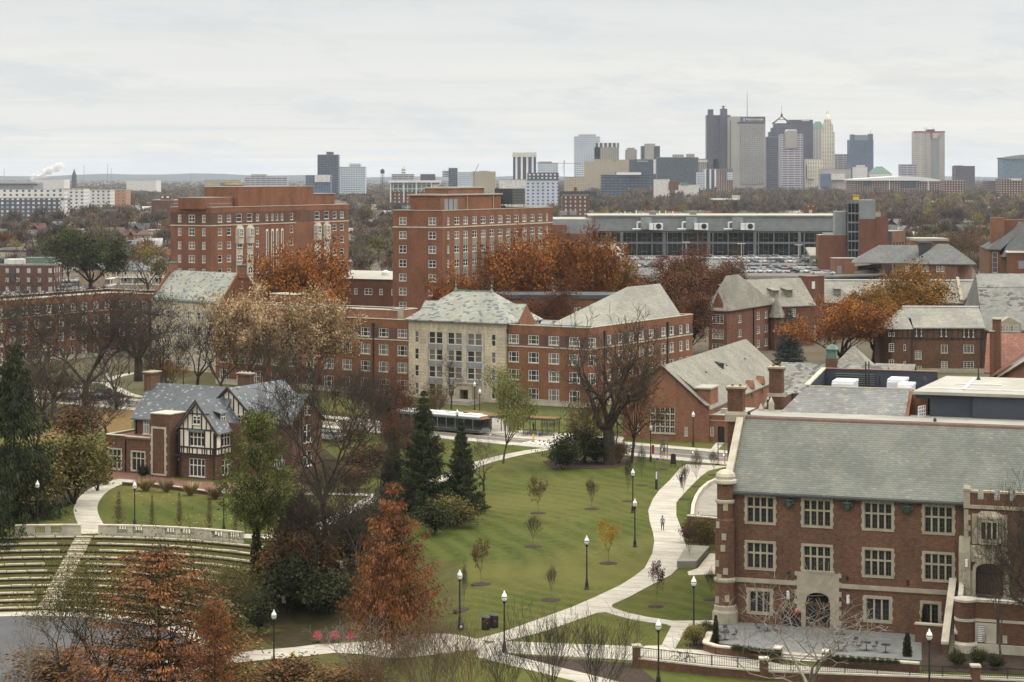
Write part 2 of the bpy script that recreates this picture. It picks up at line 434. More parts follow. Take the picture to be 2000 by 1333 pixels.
def dup(root,loc,rot=None,scale=None,label=None,group=None,mats=None):
 """copy a thing with its parts and sub-parts; mats = {part name: material} to recolour the copy"""
 def cp(o,par):
  c=o.copy();COL.objects.link(c);c.parent=par
  if mats and o.type=='MESH':
   k=o.name.split('.')[0]
   if k in mats:
    c.material_slots[0].link='OBJECT';c.material_slots[0].material=MATS[mats[k]]
  for ch in list(o.children):cp(ch,c)
  return c
 r=cp(root,None)
 r.location=loc
 if rot is not None:r.rotation_euler=(0,0,rot)
 if scale is not None:r.scale=scale
 if label:r['label']=label
 if group:r['group']=group
 return r
def drop(root):
 """remove a prototype that was only built to be copied"""
 for ch in list(root.children):drop(ch)
 bpy.data.objects.remove(root)
def gp(u,v,z=0.0):
 """ground point seen at photo pixel u, v"""
 Y=(CAMH-z)*FPX/(v-HZ)
 return ((u-1000)/FPX*Y,Y,z)
def yp(u,v,Y):
 return ((u-1000)/FPX*Y,Y,CAMH-(v-HZ)/FPX*Y)
class Fr:
 """local frame of a building: origin on the ground, x along its front, y into it"""
 def __init__(s,o,ang):s.o=Vector((o[0],o[1],o[2] if len(o)>2 else 0));s.a=radians(ang)
 def wd(s,x,y):return (s.o.x+x*cos(s.a)-y*sin(s.a),s.o.y+x*sin(s.a)+y*cos(s.a))
 def lc(s,p):
  dx,dy=p[0]-s.o.x,p[1]-s.o.y
  return (dx*cos(s.a)+dy*sin(s.a),-dx*sin(s.a)+dy*cos(s.a))
 def side(s,px=0.0,py=0.0,phi=0):return Side(s,px,py,radians(phi))
class Side:
 """a vertical face of a building: coordinate s along it, d into the building, z up"""
 def __init__(s,fr,px,py,phi):
  s.fr,s.px,s.py,s.phi=fr,px,py,phi
  s.W=fr.wd(px,py);a=fr.a+phi;s.e=(cos(a),sin(a))
 def st(s,u):
  D=(u-1000)/FPX
  det=D*s.e[1]-s.e[0]
  return (s.W[0]-D*s.W[1])/det,(s.e[1]*s.W[0]-s.e[0]*s.W[1])/det
 def X(s,u):return s.st(u)[0]
 def Z(s,u,v):return CAMH-(v-HZ)/FPX*s.st(u)[1]-s.fr.o.z
 def rect(s,u0,v0,u1,v1):
  c=(u0+u1)/2
  return (s.X(u0),s.Z(c,v1),s.X(u1),s.Z(c,v0))
 def pt(s,a,d,z):
  return (s.px+a*cos(s.phi)-d*sin(s.phi),s.py+a*sin(s.phi)+d*cos(s.phi),z)
 def M(s):
  return Matrix.Translation((s.px,s.py,0)) @ Matrix.Rotation(s.phi,4,'Z')
def facade(mb,sd,s0,s1,z0,z1,holes=(),depth=.18,mi=0,rmi=None):
 """wall with real openings and reveals"""
 rmi=mi if rmi is None else rmi
 hs=[(max(a,s0+.01),max(b,z0+.01),min(c,s1-.01),min(d,z1-.01)) for a,b,c,d in holes]
 xs=sorted({s0,s1} | {round(h[0],4) for h in hs} | {round(h[2],4) for h in hs})
 zs=sorted({z0,z1} | {round(h[1],4) for h in hs} | {round(h[3],4) for h in hs})
 P=lambda a,d,z: sd.pt(a,d,z)
 for j in range(len(zs)-1):
  za,zb=zs[j],zs[j+1];run=None
  if zb-za<1e-4:continue
  zc=(za+zb)/2
  for i in range(len(xs)-1):
   xa,xb=xs[i],xs[i+1];xc=(xa+xb)/2
   ins=any(h[0]<xc<h[2] and h[1]<zc<h[3] for h in hs)
   if ins:
    if run is not None:mb.poly([P(run,0,za),P(xa,0,za),P(xa,0,zb),P(run,0,zb)],mi)
    run=None
   elif run is None:run=xa
  if run is not None:mb.poly([P(run,0,za),P(s1,0,za),P(s1,0,zb),P(run,0,zb)],mi)
 for a,b,c,d in hs:
  for q in (((a,b),(a,d)),((c,d),(c,b)),((a,d),(c,d)),((c,b),(a,b))):
   (x0,w0),(x1,w1)=q
   mb.poly([P(x0,0,w0),P(x0,depth,w0),P(x1,depth,w1),P(x1,0,w1)],rmi)
WIN={}
STY={
 # frame width, vertical bars at fractions, horizontal bars at fractions, bar width, frame/bar/surround/sill
 'sash':dict(fw=.11,cols=(.26,.74),rows=(.5,),bw=.08,fm='white_paint',gl='glass_dorm',sill=.16,sm='limestone_white'),
 'sash_thin':dict(fw=.11,cols=(),rows=(.5,),bw=.08,fm='white_paint',gl='glass_dorm',sill=.14,sm='limestone_white'),
 'sash2':dict(fw=.12,cols=(.5,),rows=(.5,),bw=.10,fm='white_paint',gl='glass_dorm',sill=.12,sm='limestone_white'),
 'stone4':dict(fw=.06,cols=(.25,.5,.75),rows=(.60,),bw=.16,fm='limestone',gl='glass_hall',sur=.23,sill=.12,sm='limestone',fine=(2,3,2)),
 'stone3':dict(fw=.06,cols=(.333,.667),rows=(),bw=.16,fm='limestone',gl='glass_hall',sur=.28,sill=.12,sm='limestone',fine=(2,4,1)),
 'stone2':dict(fw=.06,cols=(.5,),rows=(),bw=.16,fm='limestone',gl='glass_hall',sur=.28,sill=.12,sm='limestone',fine=(2,4,1)),
 'lime_tall':dict(fw=.10,cols=(),rows=(.5,),bw=.07,fm='white_trim',gl='glass_dorm',sill=0),
 'grid':dict(fw=.10,cols=(.5,),rows=(.25,.5,.75),bw=.06,fm='white_trim',gl='glass',sill=.1,sm='limestone_white'),
 'grid3':dict(fw=.10,cols=(.333,.667),rows=(.25,.5,.75),bw=.06,fm='white_trim',gl='glass',sill=.1,sm='limestone_white'),
 'tudor3':dict(fw=.10,cols=(.25,.5,.75),rows=(.62,),bw=.13,fm='white_trim',gl='glass_hall',sill=.1,sm='white_trim',fine=(2,2,2)),
 'tudor2':dict(fw=.10,cols=(.5,),rows=(.62,),bw=.12,fm='white_trim',gl='glass_hall',sill=.1,sm='white_trim'),
 'tudorstone':dict(fw=.06,cols=(.333,.667),rows=(.66,),bw=.14,fm='limestone_white',gl='glass_hall',sur=.2,sill=.1,sm='limestone_white',fine=(2,3,2)),
 'slit':dict(fw=.08,cols=(),rows=(),bw=.06,fm='white_trim',gl='glass',sill=.08,sm='limestone_white'),
 'house':dict(fw=.12,cols=(),rows=(.5,),bw=.1,fm='white_paint',gl='glass',sill=0),
}
def win_mesh(sty,w,h,depth):
 key=(sty,round(w,2),round(h,2))
 if key in WIN:return WIN[key]
 s=STY[sty];mb=MB();fw,bw=s['fw'],s['bw'];y1=depth-.02
 a,b=-w/2,w/2
 mb.box(a,a+fw,.05,y1,0,h);mb.box(b-fw,b,.05,y1,0,h)
 mb.box(a+fw,b-fw,.05,y1,0,fw);mb.box(a+fw,b-fw,.05,y1,h-fw,h)
 for c in s['cols']:
  x=a+w*c;mb.box(x-bw/2,x+bw/2,.055,y1,fw,h-fw)
 for r in s['rows']:
  z=h*r;mb.box(a+fw,b-fw,.065,y1-.004,z-bw/2,z+bw/2)
 if s.get('fine'):
  nc,n1,n2=s['fine']
  ce=[0]+list(s['cols'])+[1];re_=[0]+list(s['rows'])+[1]
  for i in range(len(ce)-1):
   x0,x1=a+w*ce[i],a+w*ce[i+1]
   for q in range(1,nc):
    x=x0+(x1-x0)*q/nc;mb.box(x-.015,x+.015,y1-.06,y1-.008,fw,h-fw,2)
  for j in range(len(re_)-1):
   z0,z1=h*re_[j],h*re_[j+1];n=n1 if j==0 else n2
   for q in range(1,n):
    z=z0+(z1-z0)*q/n;mb.box(a+fw,b-fw,y1-.055,y1-.012,z-.015,z+.015,2)
 if s.get('sur'):
  q=s['sur']
  mb.box(a-q,a,-.06,.04,-q*.7,h+q,1);mb.box(b,b+q,-.06,.04,-q*.7,h+q,1)
  mb.box(a,b,-.058,.04,h,h+q,1);mb.box(a,b,-.075,.04,-q*.7,0,1)
  k=0;z=.15
  while z<h-.2:
   mb.box(a-q-.08,a-q,-.05,.02,z,z+.32,1);mb.box(b+q,b+q+.08,-.05,.02,z,z+.32,1);z+=.85
 elif s['sill']:
  mb.box(a-.08,b+.08,-.07,.06,-s['sill'],0,1)
 fm=mb.mesh('window',[s['fm'],s.get('sm',s['fm']),'dark_metal'])
 pb=MB();pb.poly([(a+.02,y1-.03,.02),(b-.02,y1-.03,.02),(b-.02,y1-.03,h-.02),(a+.02,y1-.03,h-.02)])
 pm=pb.mesh('pane',[s['gl']])
 WIN[key]=(fm,pm)
 return WIN[key]
class Bld:
 def __init__(s,name,label,cat,fr,group=None):
  s.fr=fr;s.root=thing(name,label,cat,fr.o,fr.a,group)
  s.wall=MB();s.nwin=0
 def side(s,px=0.0,py=0.0,phi=0):return s.fr.side(px,py,phi)
 def win(s,sd,r,sty,depth=.18,pane=True):
  w,h=r[2]-r[0],r[3]-r[1]
  fm,pm=win_mesh(sty,w,h,depth)
  o=put('window',fm,s.root,sd.pt((r[0]+r[2])/2,0,r[1]),sd.phi)
  if pane:put('pane',pm,o)
  s.nwin+=1
  return o
 def face(s,sd,s0,s1,z0,z1,wins=(),sty='sash',depth=.18,mi=0,extra=()):
  """wall face with openings filled by windows; wins = list of rects or (rect, style)"""
  hs=[]
  for q in wins:
   r,st=(q if isinstance(q[0],(tuple,list)) else (q,sty))
   hs.append(r)
   if r[2]>s0 and r[0]<s1:s.win(sd,r,st,depth)
  facade(s.wall,sd,s0,s1,z0,z1,hs+list(extra),depth,mi)
 def part(s,name,mb,mats,parent=None):return mb.build(name,mats,parent or s.root)
 def done(s,mats):return s.part('wall',s.wall,mats)
def gridwins(xs,zs,w,h):
 return [(x-w/2,z,x+w/2,z+h) for z in zs for x in xs]
def gable_roof(mb,x0,x1,y0,y1,ze,zr,axis='x',oh=.35,t=.22,mi=0):
 """two thick slopes; ridge along axis"""
 if axis=='x':
  ym=(y0+y1)/2;k=(zr-ze)/(ym-y0)
  mb.slab([(x0-oh,y0-oh,ze-k*oh+t),(x1+oh,y0-oh,ze-k*oh+t),(x1+oh,ym,zr+t),(x0-oh,ym,zr+t)],t,mi)
  mb.slab([(x1+oh,y1+oh,ze-k*oh+t),(x0-oh,y1+oh,ze-k*oh+t),(x0-oh,ym,zr+t),(x1+oh,ym,zr+t)],t,mi)
 else:
  xm=(x0+x1)/2;k=(zr-ze)/(xm-x0)
  mb.slab([(x0-oh,y1+oh,ze-k*oh+t),(x0-oh,y0-oh,ze-k*oh+t),(xm,y0-oh,zr+t),(xm,y1+oh,zr+t)],t,mi)
  mb.slab([(x1+oh,y0-oh,ze-k*oh+t),(x1+oh,y1+oh,ze-k*oh+t),(xm,y1+oh,zr+t),(xm,y0-oh,zr+t)],t,mi)
def hip_roof(mb,x0,x1,y0,y1,ze,zr,r0,r1,axis='x',oh=.4,mi=0,t=.2):
 """hipped roof; ridge from r0 to r1 on the axis through the middle"""
 a=[(x0-oh,y0-oh),(x1+oh,y0-oh),(x1+oh,y1+oh),(x0-oh,y1+oh)]
 if axis=='x':ym=(y0+y1)/2;A,B=(r0,ym,zr),(r1,ym,zr)
 else:xm=(x0+x1)/2;A,B=(xm,r0,zr),(xm,r1,zr)
 b=[(x,y,ze) for x,y in a];c=[(x,y,ze-t) for x,y in a]
 for i in range(4):mb.poly([c[i],c[(i+1) % 4],b[(i+1) % 4],b[i]],mi)
 mb.poly([c[3],c[2],c[1],c[0]],mi)
 if axis=='x':
  mb.poly([b[0],b[1],B,A],mi);mb.poly([b[1],b[2],B],mi);mb.poly([b[2],b[3],A,B],mi);mb.poly([b[3],b[0],A],mi)
 else:
  mb.poly([b[0],b[1],A],mi);mb.poly([b[1],b[2],B,A],mi);mb.poly([b[2],b[3],B],mi);mb.poly([b[3],b[0],A,B],mi)
def shell(mb,x0,x1,y0,y1,z0,z1,skip='',mi=0):
 """plain outer walls of a box, without top"""
 if 'f' not in skip:mb.poly([(x0,y0,z0),(x1,y0,z0),(x1,y0,z1),(x0,y0,z1)],mi)
 if 'r' not in skip:mb.poly([(x1,y0,z0),(x1,y1,z0),(x1,y1,z1),(x1,y0,z1)],mi)
 if 'b' not in skip:mb.poly([(x1,y1,z0),(x0,y1,z0),(x0,y1,z1),(x1,y1,z1)],mi)
 if 'l' not in skip:mb.poly([(x0,y1,z0),(x0,y0,z0),(x0,y0,z1),(x0,y1,z1)],mi)
def chimney(b,x,y,z0,z1,wx=1.2,wy=.9,mats=('brick_dark','limestone','terracotta')):
 mb=MB()
 mb.box(x-wx/2,x+wx/2,y-wy/2,y+wy/2,z0,z1-.35)
 mb.box(x-wx/2-.12,x+wx/2+.12,y-wy/2-.12,y+wy/2+.12,z1-.35,z1-.12)
 mb.box(x-wx/2-.2,x+wx/2+.2,y-wy/2-.2,y+wy/2+.2,z1-.12,z1+.06,1)
 n=max(1,int(wx/.6))
 for i in range(n):
  px=x-wx/2+wx*(i+.5)/n
  mb.lathe(px,y,[(.15,z1+.06),(.12,z1+.22),(.14,z1+.26)],8,2)
 b.part('chimney',mb,list(mats))
# ================================================================== FOREGROUND BRICK HALL
def arch_pts(cx,w,z0,zs,zt,n=10,pw=.62):
 """flattened gothic arch outline in x,z from left foot to right foot"""
 p=[(cx-w/2,z0),(cx-w/2,zs)]
 for i in range(1,n):
  a=pi*i/n
  p.append((cx-w/2*cos(a),zs+(zt-zs)*sin(a)**pw))
 return p+[(cx+w/2,zs),(cx+w/2,z0)]
def arch_surround(mb,cx,w,z0,zs,zt,sw,y0,y1,mi=0):
 """ring between arch and a larger arch"""
 a=arch_pts(cx,w,z0,zs,zt);b=arch_pts(cx,w+2*sw,z0,zs,zt+sw)
 for i in range(len(a)-1):
  p=[a[i],a[i+1],b[i+1],b[i]]
  mb.xprism([(x,z) for x,z in p],y0,y1,mi)
HALL=Fr((.10625*197,197,0),-18.35)
hall=Bld('college_hall','large red brick college hall with stone framed windows and green slate roof beside the patio','building',HALL)
hf=hall.side()
ZE,ZR,YR=12.85,19.0,6.4
SE=hf.X(1886)
rows=[((1453,965,1517,1027),(1564,971,1628,1034),(1682,976,1748,1041),(1799,983,1867,1048)),
  ((1453,1054,1517,1117),(1564,1060,1628,1125),(1682,1067,1748,1133),(1799,1075,1867,1141))]
wins=[]
for row in rows:
 for q in row:
  r=hf.rect(*q);c=(r[0]+r[2])/2;ww=2.55;zc=(r[1]+r[3])/2
  wins.append(((c-ww/2,zc-1.25,c+ww/2,zc+1.2),'stone4'))
for q,st in (((1464,1155,1504,1197),'stone3'),((1692,1170,1737,1213),'stone3'),((1803,1180,1833,1222),'stone2')):
 wins.append((hf.rect(*q),st))
DC=hf.X(1598);DW=2.35
hall.face(hf,-.3,SE+.2,-.5,ZE,wins,depth=.3,extra=[(DC-DW/2,0.0,DC+DW/2,3.6)])
mb=hall.wall
# other walls of the block, out to the far end
shell(mb,-.3,40,0,13,-.5,ZE,'f')
for x in (-.3,40):
 mb.poly([(x,0,ZE),(x,13,ZE),(x,13,ZR-.2),(x,YR,ZR-.2)] if x<0 else [(x,13,ZE),(x,0,ZE),(x,YR,ZR-.2),(x,13,ZR-.2)])
mb.poly([(-.3,13,ZE),(40,13,ZE),(40,13,ZR-.02),(-.3,13,ZR-.02)])
hall.done(['brick_hall'])
k=(ZR-ZE)/YR
mb=MB()
mb.slab([(.0,-.35,ZE-.35*k+.22),(40.3,-.35,ZE-.35*k+.22),(40.3,YR,ZR),(.0,YR,ZR)],.2)
roof=hall.part('roof',mb,['slate_hall'])
mb=MB();mb.box(.0,40.3,YR-.02,YR+.12,ZR-.1,ZR+.1);mb.box(.0,40.3,YR-.12,YR-.02,ZR-.1,ZR+.03)
hall.part('ridge_flashing',mb,['copper'],roof)
mb=MB();mb.box(.0,40.3,YR+.22,13.2,ZR-.1,ZR+.1)
mb.box(.0,40.3,YR+.22,YR+.5,ZR+.1,ZR+.22)
flatr=hall.part('flat_roof',mb,['flat_roof'],roof)
for u in (1463,1826):
 mb=MB();sx=hall.side(0,8.0).X(u)
 mb.lathe(sx,8.0,[(.16,ZR+.1),(.16,ZR+.3),(.05,ZR+.5)],8)
 hall.part('roof_vent',mb,['black_iron'],roof)
mb=MB();mb.box(.2,SE+.2,-.5,-.34,ZE-.42,ZE-.26)
x=.4
while x<SE:mb.box(x,x+.09,-.48,-.02,ZE-.5,ZE-.42);x+=.62
hall.part('gutter',mb,['dark_metal'],roof)
# stone work: band course, quoins, gable coping
mb=MB()
zb=hf.Z(1500,1136)
mb.box(.1,DC-1.95,-.14,.05,zb-.18,zb+.22);mb.box(DC+1.95,SE-.1,-.14,.05,zb-.18,zb+.22)
mb.box(.2,DC-1.9,-.05,.03,zb-.24,zb-.18);mb.box(DC+1.9,SE-.1,-.05,.03,zb-.24,zb-.18)
hall.part('stone_band',mb,['limestone'])
mb=MB()
mb.yprism([(-.3,ZE+.1),(YR+.1,ZR+.35),(YR+.1,ZR+.75),(-.5,ZE+.5)],-.55,.12)
hall.part('gable_coping',mb,['limestone_white'])
# corner turret
t=MB();tx,ty=-.35,-.25
t.lathe(tx,ty,[(1.0,-.3),(1.0,9.9),(.82,10.1),(.82,13.4)],8,0,pi/8)
mb2=MB()
mb2.lathe(tx,ty,[(1.28,-.3),(1.28,1.1),(1.12,1.35),(1.12,1.7),(1.02,1.8)],8,0,pi/8)
mb2.lathe(tx,ty,[(1.05,zb-.2),(1.14,zb-.05),(1.14,zb+.12),(1.02,zb+.28)],8,0,pi/8)
mb2.lathe(tx,ty,[(.9,11.5),(.98,11.6),(.98,11.8),(.86,11.9)],8,0,pi/8)
for a,z in ((-2.2,2.0),(-1.2,2.2),(-2.0,4.2),(-1.35,4.8),(-2.2,5.5),(-1.5,8.1),(-2.1,9.2),(-1.35,10.9),(-1.6,7.0)):
 r=.99 if z<9.9 else .82
 mb2.box(tx+r*cos(a)-.22,tx+r*cos(a)+.22,ty+r*sin(a)-.06,ty+r*sin(a)+.1,z,z+.62)
tu=hall.part('corner_turret',t,['brick_hall'])
hall.part('stone_trim',mb2,['limestone'],tu)
mb2=MB();mb2.lathe(tx,ty,[(.98,13.4),(1.08,13.5),(1.08,13.75),(.92,13.85),(.92,14.05),(.98,14.1),(.86,14.4),(.5,14.66),(.1,14.75)],16)
hall.part('turret_cap',mb2,['limestone_white'],tu)
# carriage door under its stone arch
mb=MB()
arch_surround(mb,DC,DW,0,2.3,3.45,.45,-.22,.28)
zt=hf.Z(1598,1119)
a=arch_pts(DC,DW+.9,0,2.3,3.9)
xs0=DC-1.95
for i in range(1,len(a)-2):
 (x0,z0),(x1,z1)=a[i],a[i+1]
 if x1-x0>1e-4:mb.xprism([(x0,z0),(x1,z1),(x1,zt),(x0,zt)],-.2,.02)
for sg in (-1,1):
 z=0
 while z<zt-.2:
  wq=.5 if int(z/.45) % 2 else .28
  x0=DC+sg*(DW/2+.45);x1=x0+sg*(wq+.1)
  mb.box(min(x0,x1),max(x0,x1),-.19,.02,z,min(z+.45,zt));z+=.45
mb.box(DC-1.6,DC+1.6,-.24,.02,zt,zt+.22)
dr=hall.part('door_surround',mb,['limestone'])
mb=MB();ap=arch_pts(DC,DW+.1,0,2.3,3.5)
mb.poly([(x,.22,z) for x,z in ap])
hall.part('fanlight',mb,['glass_dark'],dr)
mb=MB()
for sg in (-1,1):
 x0=DC+sg*.03;x1=DC+sg*(DW/2-.02);xa,xb=min(x0,x1),max(x0,x1)
 mb.box(xa,xb,.1,.19,.05,.55);mb.box(xa,xa+.14,.1,.19,.55,2.25);mb.box(xb-.14,xb,.1,.19,.55,2.25);mb.box(xa+.14,xb-.14,.1,.19,2.1,2.25)
mb.box(DC-DW/2,DC+DW/2,.09,.2,2.25,2.4);mb.box(DC-.03,DC+.03,.095,.2,2.4,3.4)
hall.part('door',mb,['wood_door'],dr)
# lanterns, leader heads, small vents
for u,v in ((1540,1162),(1657,1170)):
 mb=MB();x=hf.X(u);z=hf.Z(u,v)
 mb.lathe(x,-.22,[(.05,z-.42),(.15,z-.36),(.15,z+.36),(.05,z+.42)],10);mb.box(x-.04,x+.04,-.12,.02,z-.1,z+.1)
 hall.part('wall_lantern',mb,['steel_white'])
for u,v in ((1541,982),(1656,987),(1773,994)):
 mb=MB();x=hf.X(u);z=hf.Z(u,v)
 mb.lathe(x,-.28,[(.12,z-.5),(.3,z-.25),(.34,z+.15),(.46,z+.22),(.46,z+.34)],6)
 mb.box(x-.5,x-.34,-.3,-.02,z-.1,z+.25);mb.box(x+.34,x+.5,-.3,-.02,z-.1,z+.25)
 mb.tube((x,-.28,z+.3),(x,-.5,ZE-.5),.07)
 hall.part('leader_head',mb,['copper_dark'])
for u,v in ((1540,1123),(1655,1131),(1773,1139)):
 mb=MB();x=hf.X(u);z=hf.Z(u,v);mb.box(x-.12,x+.12,-.06,.02,z-.2,z+.2);mb.box(x-.16,x+.16,-.09,-.06,z+.2,z+.25)
 hall.part('wall_vent',mb,['black_iron'])
# crenellated entrance tower
et=hall.side(0,-.9)
S0=et.X(1884);S1=S0+8.5
OC=et.X(1933)
zt4=et.Z(1930,1164)
w=MB()
hl=MB()
facade(w,et,S0,S1,-.5,12.6,[(OC-1.25,zt4,OC+1.25,zt4+3.05)],.5)
shell(w,S0,S1,-.9,3.0,-.5,12.6,'f')
w.box(S0,S1,-.9,-.45,12.6,13.15)
xs=[S0,et.X(1909),et.X(1921),et.X(1941),et.X(1953),et.X(1972),et.X(1984),S1]
for i in range(0,8,2):w.box(xs[i]+(.5 if i==0 else 0),xs[i+1],-.9,-.45,13.15,13.75)
w.poly([(S0,-.45,12.62),(S1,-.45,12.62),(S1,3,12.62),(S0,3,12.62)])
tw=hall.part('entrance_tower',w,['brick_hall'])
mb=MB()
mb.box(S0-.08,S1,-1.08,-.86,12.3,12.62)
for i in range(0,8,2):mb.box(xs[i]-(.06 if i else .0)+(.5 if i==0 else 0),xs[i+1]+.06,-.96,-.38,13.75,13.95)
mb.box(S0-.1,S0+.5,-1.0,-.35,12.62,13.9);mb.box(S0-.16,S0+.56,-1.06,-.29,13.9,14.1)
mb.yprism([(-1.0,14.1),(-.35,14.1),(-.68,14.4)],S0-.1,S0+.5)
z=-.3;i=0
while z<12.2:
 d=.55 if i % 2 else .35
 if z>8.5:mb.box(S0-.06,S0+d,-.97,-.2,z,z+.48)
 z+=.5;i+=1
mb.box(S0-.5,S0+.55,-1.25,-.2,zt4,8.2)
mb.yprism([(-1.25,8.2),(-.2,8.2),(-.2,9.6),(-.95,9.6)],S0-.5,S0+.5)
for px in (.55,2.0):
 xq=OC-1.25-.55 if px<1 else OC+1.25
 mb.box(xq,xq+.55,-1.05,-.55,zt4,zt4+2.2)
arch_surround(mb,OC,2.5,zt4,zt4+2.1,zt4+3.0,.3,-1.12,-.5)
za=zt4+3.05
mb.box(OC-1.9,OC+1.9,-1.0,-.7,za,za+.3)
mb.box(OC-1.8,OC+1.6,-1.02,-.7,za+.3,za+1.55)
hall.part('tower_stonework',mb,['limestone'],tw)
mb=MB()
rr=random.Random(3)
zc=za+.92
mb.prism([(OC-.1,-1.1),(OC+.5,-1.1),(OC+.5,-1.0),(OC-.1,-1.0)],zc-.15,zc+.4)
mb.xprism([(OC-.1,zc-.15),(OC+.5,zc-.15),(OC+.2,zc-.5)],-1.1,-1.0)
for i in range(26):
 x=OC+rr.choice((-1,1))*rr.uniform(.55,1.55);zz=zc+rr.uniform(-.5,.5);q=rr.uniform(.06,.14)
 mb.lathe(x,-1.02,[(.02,zz-q),(q,zz-q*.4),(q,zz+q*.4),(.02,zz+q)],7)
hall.part('carved_panel',mb,['limestone_white'],tw)
# oriel
pl=[(OC-1.1,-.85),(OC-.75,-1.6),(OC+.75,-1.6),(OC+1.1,-.85)]
mb=MB();zo=za+1.75
mb.prism([(OC+(x-OC)*.6,-.85+(y+.85)*.5) for x,y in pl],zo-.35,zo)
mb.prism(pl,zo,zo+.5);mb.prism(pl,zo+2.05,zo+2.4)
big=[(OC+(x-OC)*1.12,-.85+(y+.85)*1.15) for x,y in pl]
mb.prism(big,zo+2.4,zo+2.6);mb.prism(big,zo+2.6,zo+3.0,0,.6)
for x in (-.75,-.25,.25,.75):mb.box(OC+x-.07,OC+x+.07,-1.6,-1.48,zo+.5,zo+2.05)
for sg in (-1,1):
 mb.tube((OC+sg*.92,-1.2,zo+.5),(OC+sg*.92,-1.2,zo+2.05),.07,n=4);mb.tube((OC+sg*1.08,-.9,zo+.5),(OC+sg*1.08,-.9,zo+2.05),.07,n=4)
 mb.box(OC+sg*1.35-.25,OC+sg*1.35+.25,-.98,-.8,zo-.1,zo+2.7)
ori=hall.part('oriel_window',mb,['limestone'],tw)
mb=MB();ins=[(OC+(x-OC)*.93,-.85+(y+.85)*.93) for x,y in pl]
mb.prism(ins,zo+.5,zo+2.05);hall.part('pane',mb,['glass_hall'],ori)
mb=MB();ap=arch_pts(OC,2.5,zt4,zt4+2.1,zt4+3.0);mb.poly([(x,-.42,z) for x,z in ap])
d=hall.part('tower_door',mb,['wood_door'],tw)
mb=MB()
for i in range(-4,5):mb.box(OC+i*.28-.03,OC+i*.28+.03,-.5,-.43,zt4+.05,zt4+2.35)
mb.box(OC-1.2,OC+1.2,-.52,-.42,zt4+1.9,zt4+2.1)
hall.part('door_battens',mb,['black_iron'],d)
mb=MB();mb.box(OC-1.1,OC+1.1,-1.7,-1.1,zt4+.005,zt4+.04);hall.part('door_mat',mb,['black_iron'],tw)
mb=MB();x=et.X(1889);z=et.Z(1889,1098)
mb.lathe(x,-1.4,[(.05,z-.4),(.14,z-.35),(.14,z+.3),(.05,z+.36)],10);mb.box(x-.04,x+.04,-1.3,-1.0,z-.1,z+.1)
hall.part('wall_lantern',mb,['steel_white'])
# terrace and steps in front of the tower
TY=-5.2
tfr=hall.side(0,TY)
T0=tfr.X(1872);T1=T0+14
mb=MB();mb.box(T0+.2,T1,TY+.3,-.95,-.5,zt4-.02)
w=MB();w.box(T0+.6,T1,TY,TY+.4,.9,zt4+.25)
w.lathe(T0+.6,TY+.3,[(.95,.9),(.95,zt4+.25)],16)
w.box(T0-.28,T0+.25,TY+.3,-1.3,-.4,zt4+.15)
ter=hall.part('terrace_wall',w,['brick_hall'])
hall.part('terrace_floor',mb,['patio_slate'],ter)
mb=MB()
mb.box(T0+.6,T1,TY-.1,TY+.5,zt4+.25,zt4+.5);mb.lathe(T0+.6,TY+.3,[(1.08,zt4+.25),(1.08,zt4+.45),(.2,zt4+.6)],16)
mb.box(T0+.6,T1,TY-.07,TY+.1,zt4-1.5,zt4-1.25);mb.lathe(T0+.6,TY+.3,[(1.02,zt4-1.5),(1.02,zt4-1.25)],16)
mb.box(T0+.6,T1,TY-.25,TY+.3,-.5,.85);mb.lathe(T0+.6,TY+.3,[(1.3,-.5),(1.3,.75),(1.05,.95)],16)
lx=tfr.X(1925)
mb.box(lx-.95,lx-.7,TY-.06,TY+.06,.9,zt4-1.6);mb.box(lx+.7,lx+.95,TY-.06,TY+.06,.9,zt4-1.6)
mb.box(lx-.7,lx+.7,TY-.055,TY+.06,zt4-1.85,zt4-1.6);mb.box(lx-.06,lx+.06,TY-.05,TY+.05,.9,zt4-1.85)
mb.box(lx+.06,lx+.7,TY-.03,TY+.05,.9,zt4-1.85)
for x,z in ((T0+2.1,1.0),(T0+3.9,1.0),(T0+5.9,1.1)):mb.box(x,x+.4,TY-.05,TY+.05,z,z+.7)
hall.part('terrace_coping',mb,['limestone_white'],ter)
mb=MB()
for i in range(9):z=1.0+i*(zt4-3.0)/8;mb.box(lx-.68,lx-.08,TY-.05,TY+.04,z,z+.1)
hall.part('louvre',mb,['steel_white'],ter)
P0,P1=tfr.X(1846),T0-.3
mb=MB();NS=22
for i in range(NS):
 y0=TY-1.6+i*.27;mb.box(P0+.45,P1,y0,-1.0,-.3 if i==0 else zt4*i/NS-.02,zt4*(i+1)/NS)
st=hall.part('stairs',mb,['concrete'])
mb=MB()
mb.yprism([(TY-1.9,.95),(TY-1.4,.95),(-.4,zt4+1.1),(-.4,zt4+1.35),(TY-1.9,1.2)],P0-.15,P0+.5)
mb.yprism([(TY-.4,1.6),(-1.2,zt4+.9),(-1.2,zt4+1.15),(TY-.4,1.85)],P1-.05,P1+.4)
hall.part('stair_coping',mb,['limestone_white'],st)
mb=MB();mb.yprism([(TY-1.85,-.3),(-.4,-.3),(-.4,zt4+1.1),(TY-1.4,.95),(TY-1.85,.95)],P0-.08,P0+.42)
hall.part('stair_wall',mb,['brick_hall'],st)
chimney(hall,-.75,YR+.2,12.5,22.0,1.55,1.2,('brick_hall','limestone','terracotta'))
mb=MB();mb.box(-1.75,.2,YR-.6,YR+1.0,ZR-.4,ZR+.3);mb.yprism([(YR-.6,ZR+.3),(YR+1.0,ZR+.3),(YR+.8,ZR+.6),(YR-.4,ZR+.6)],-1.65,.1)
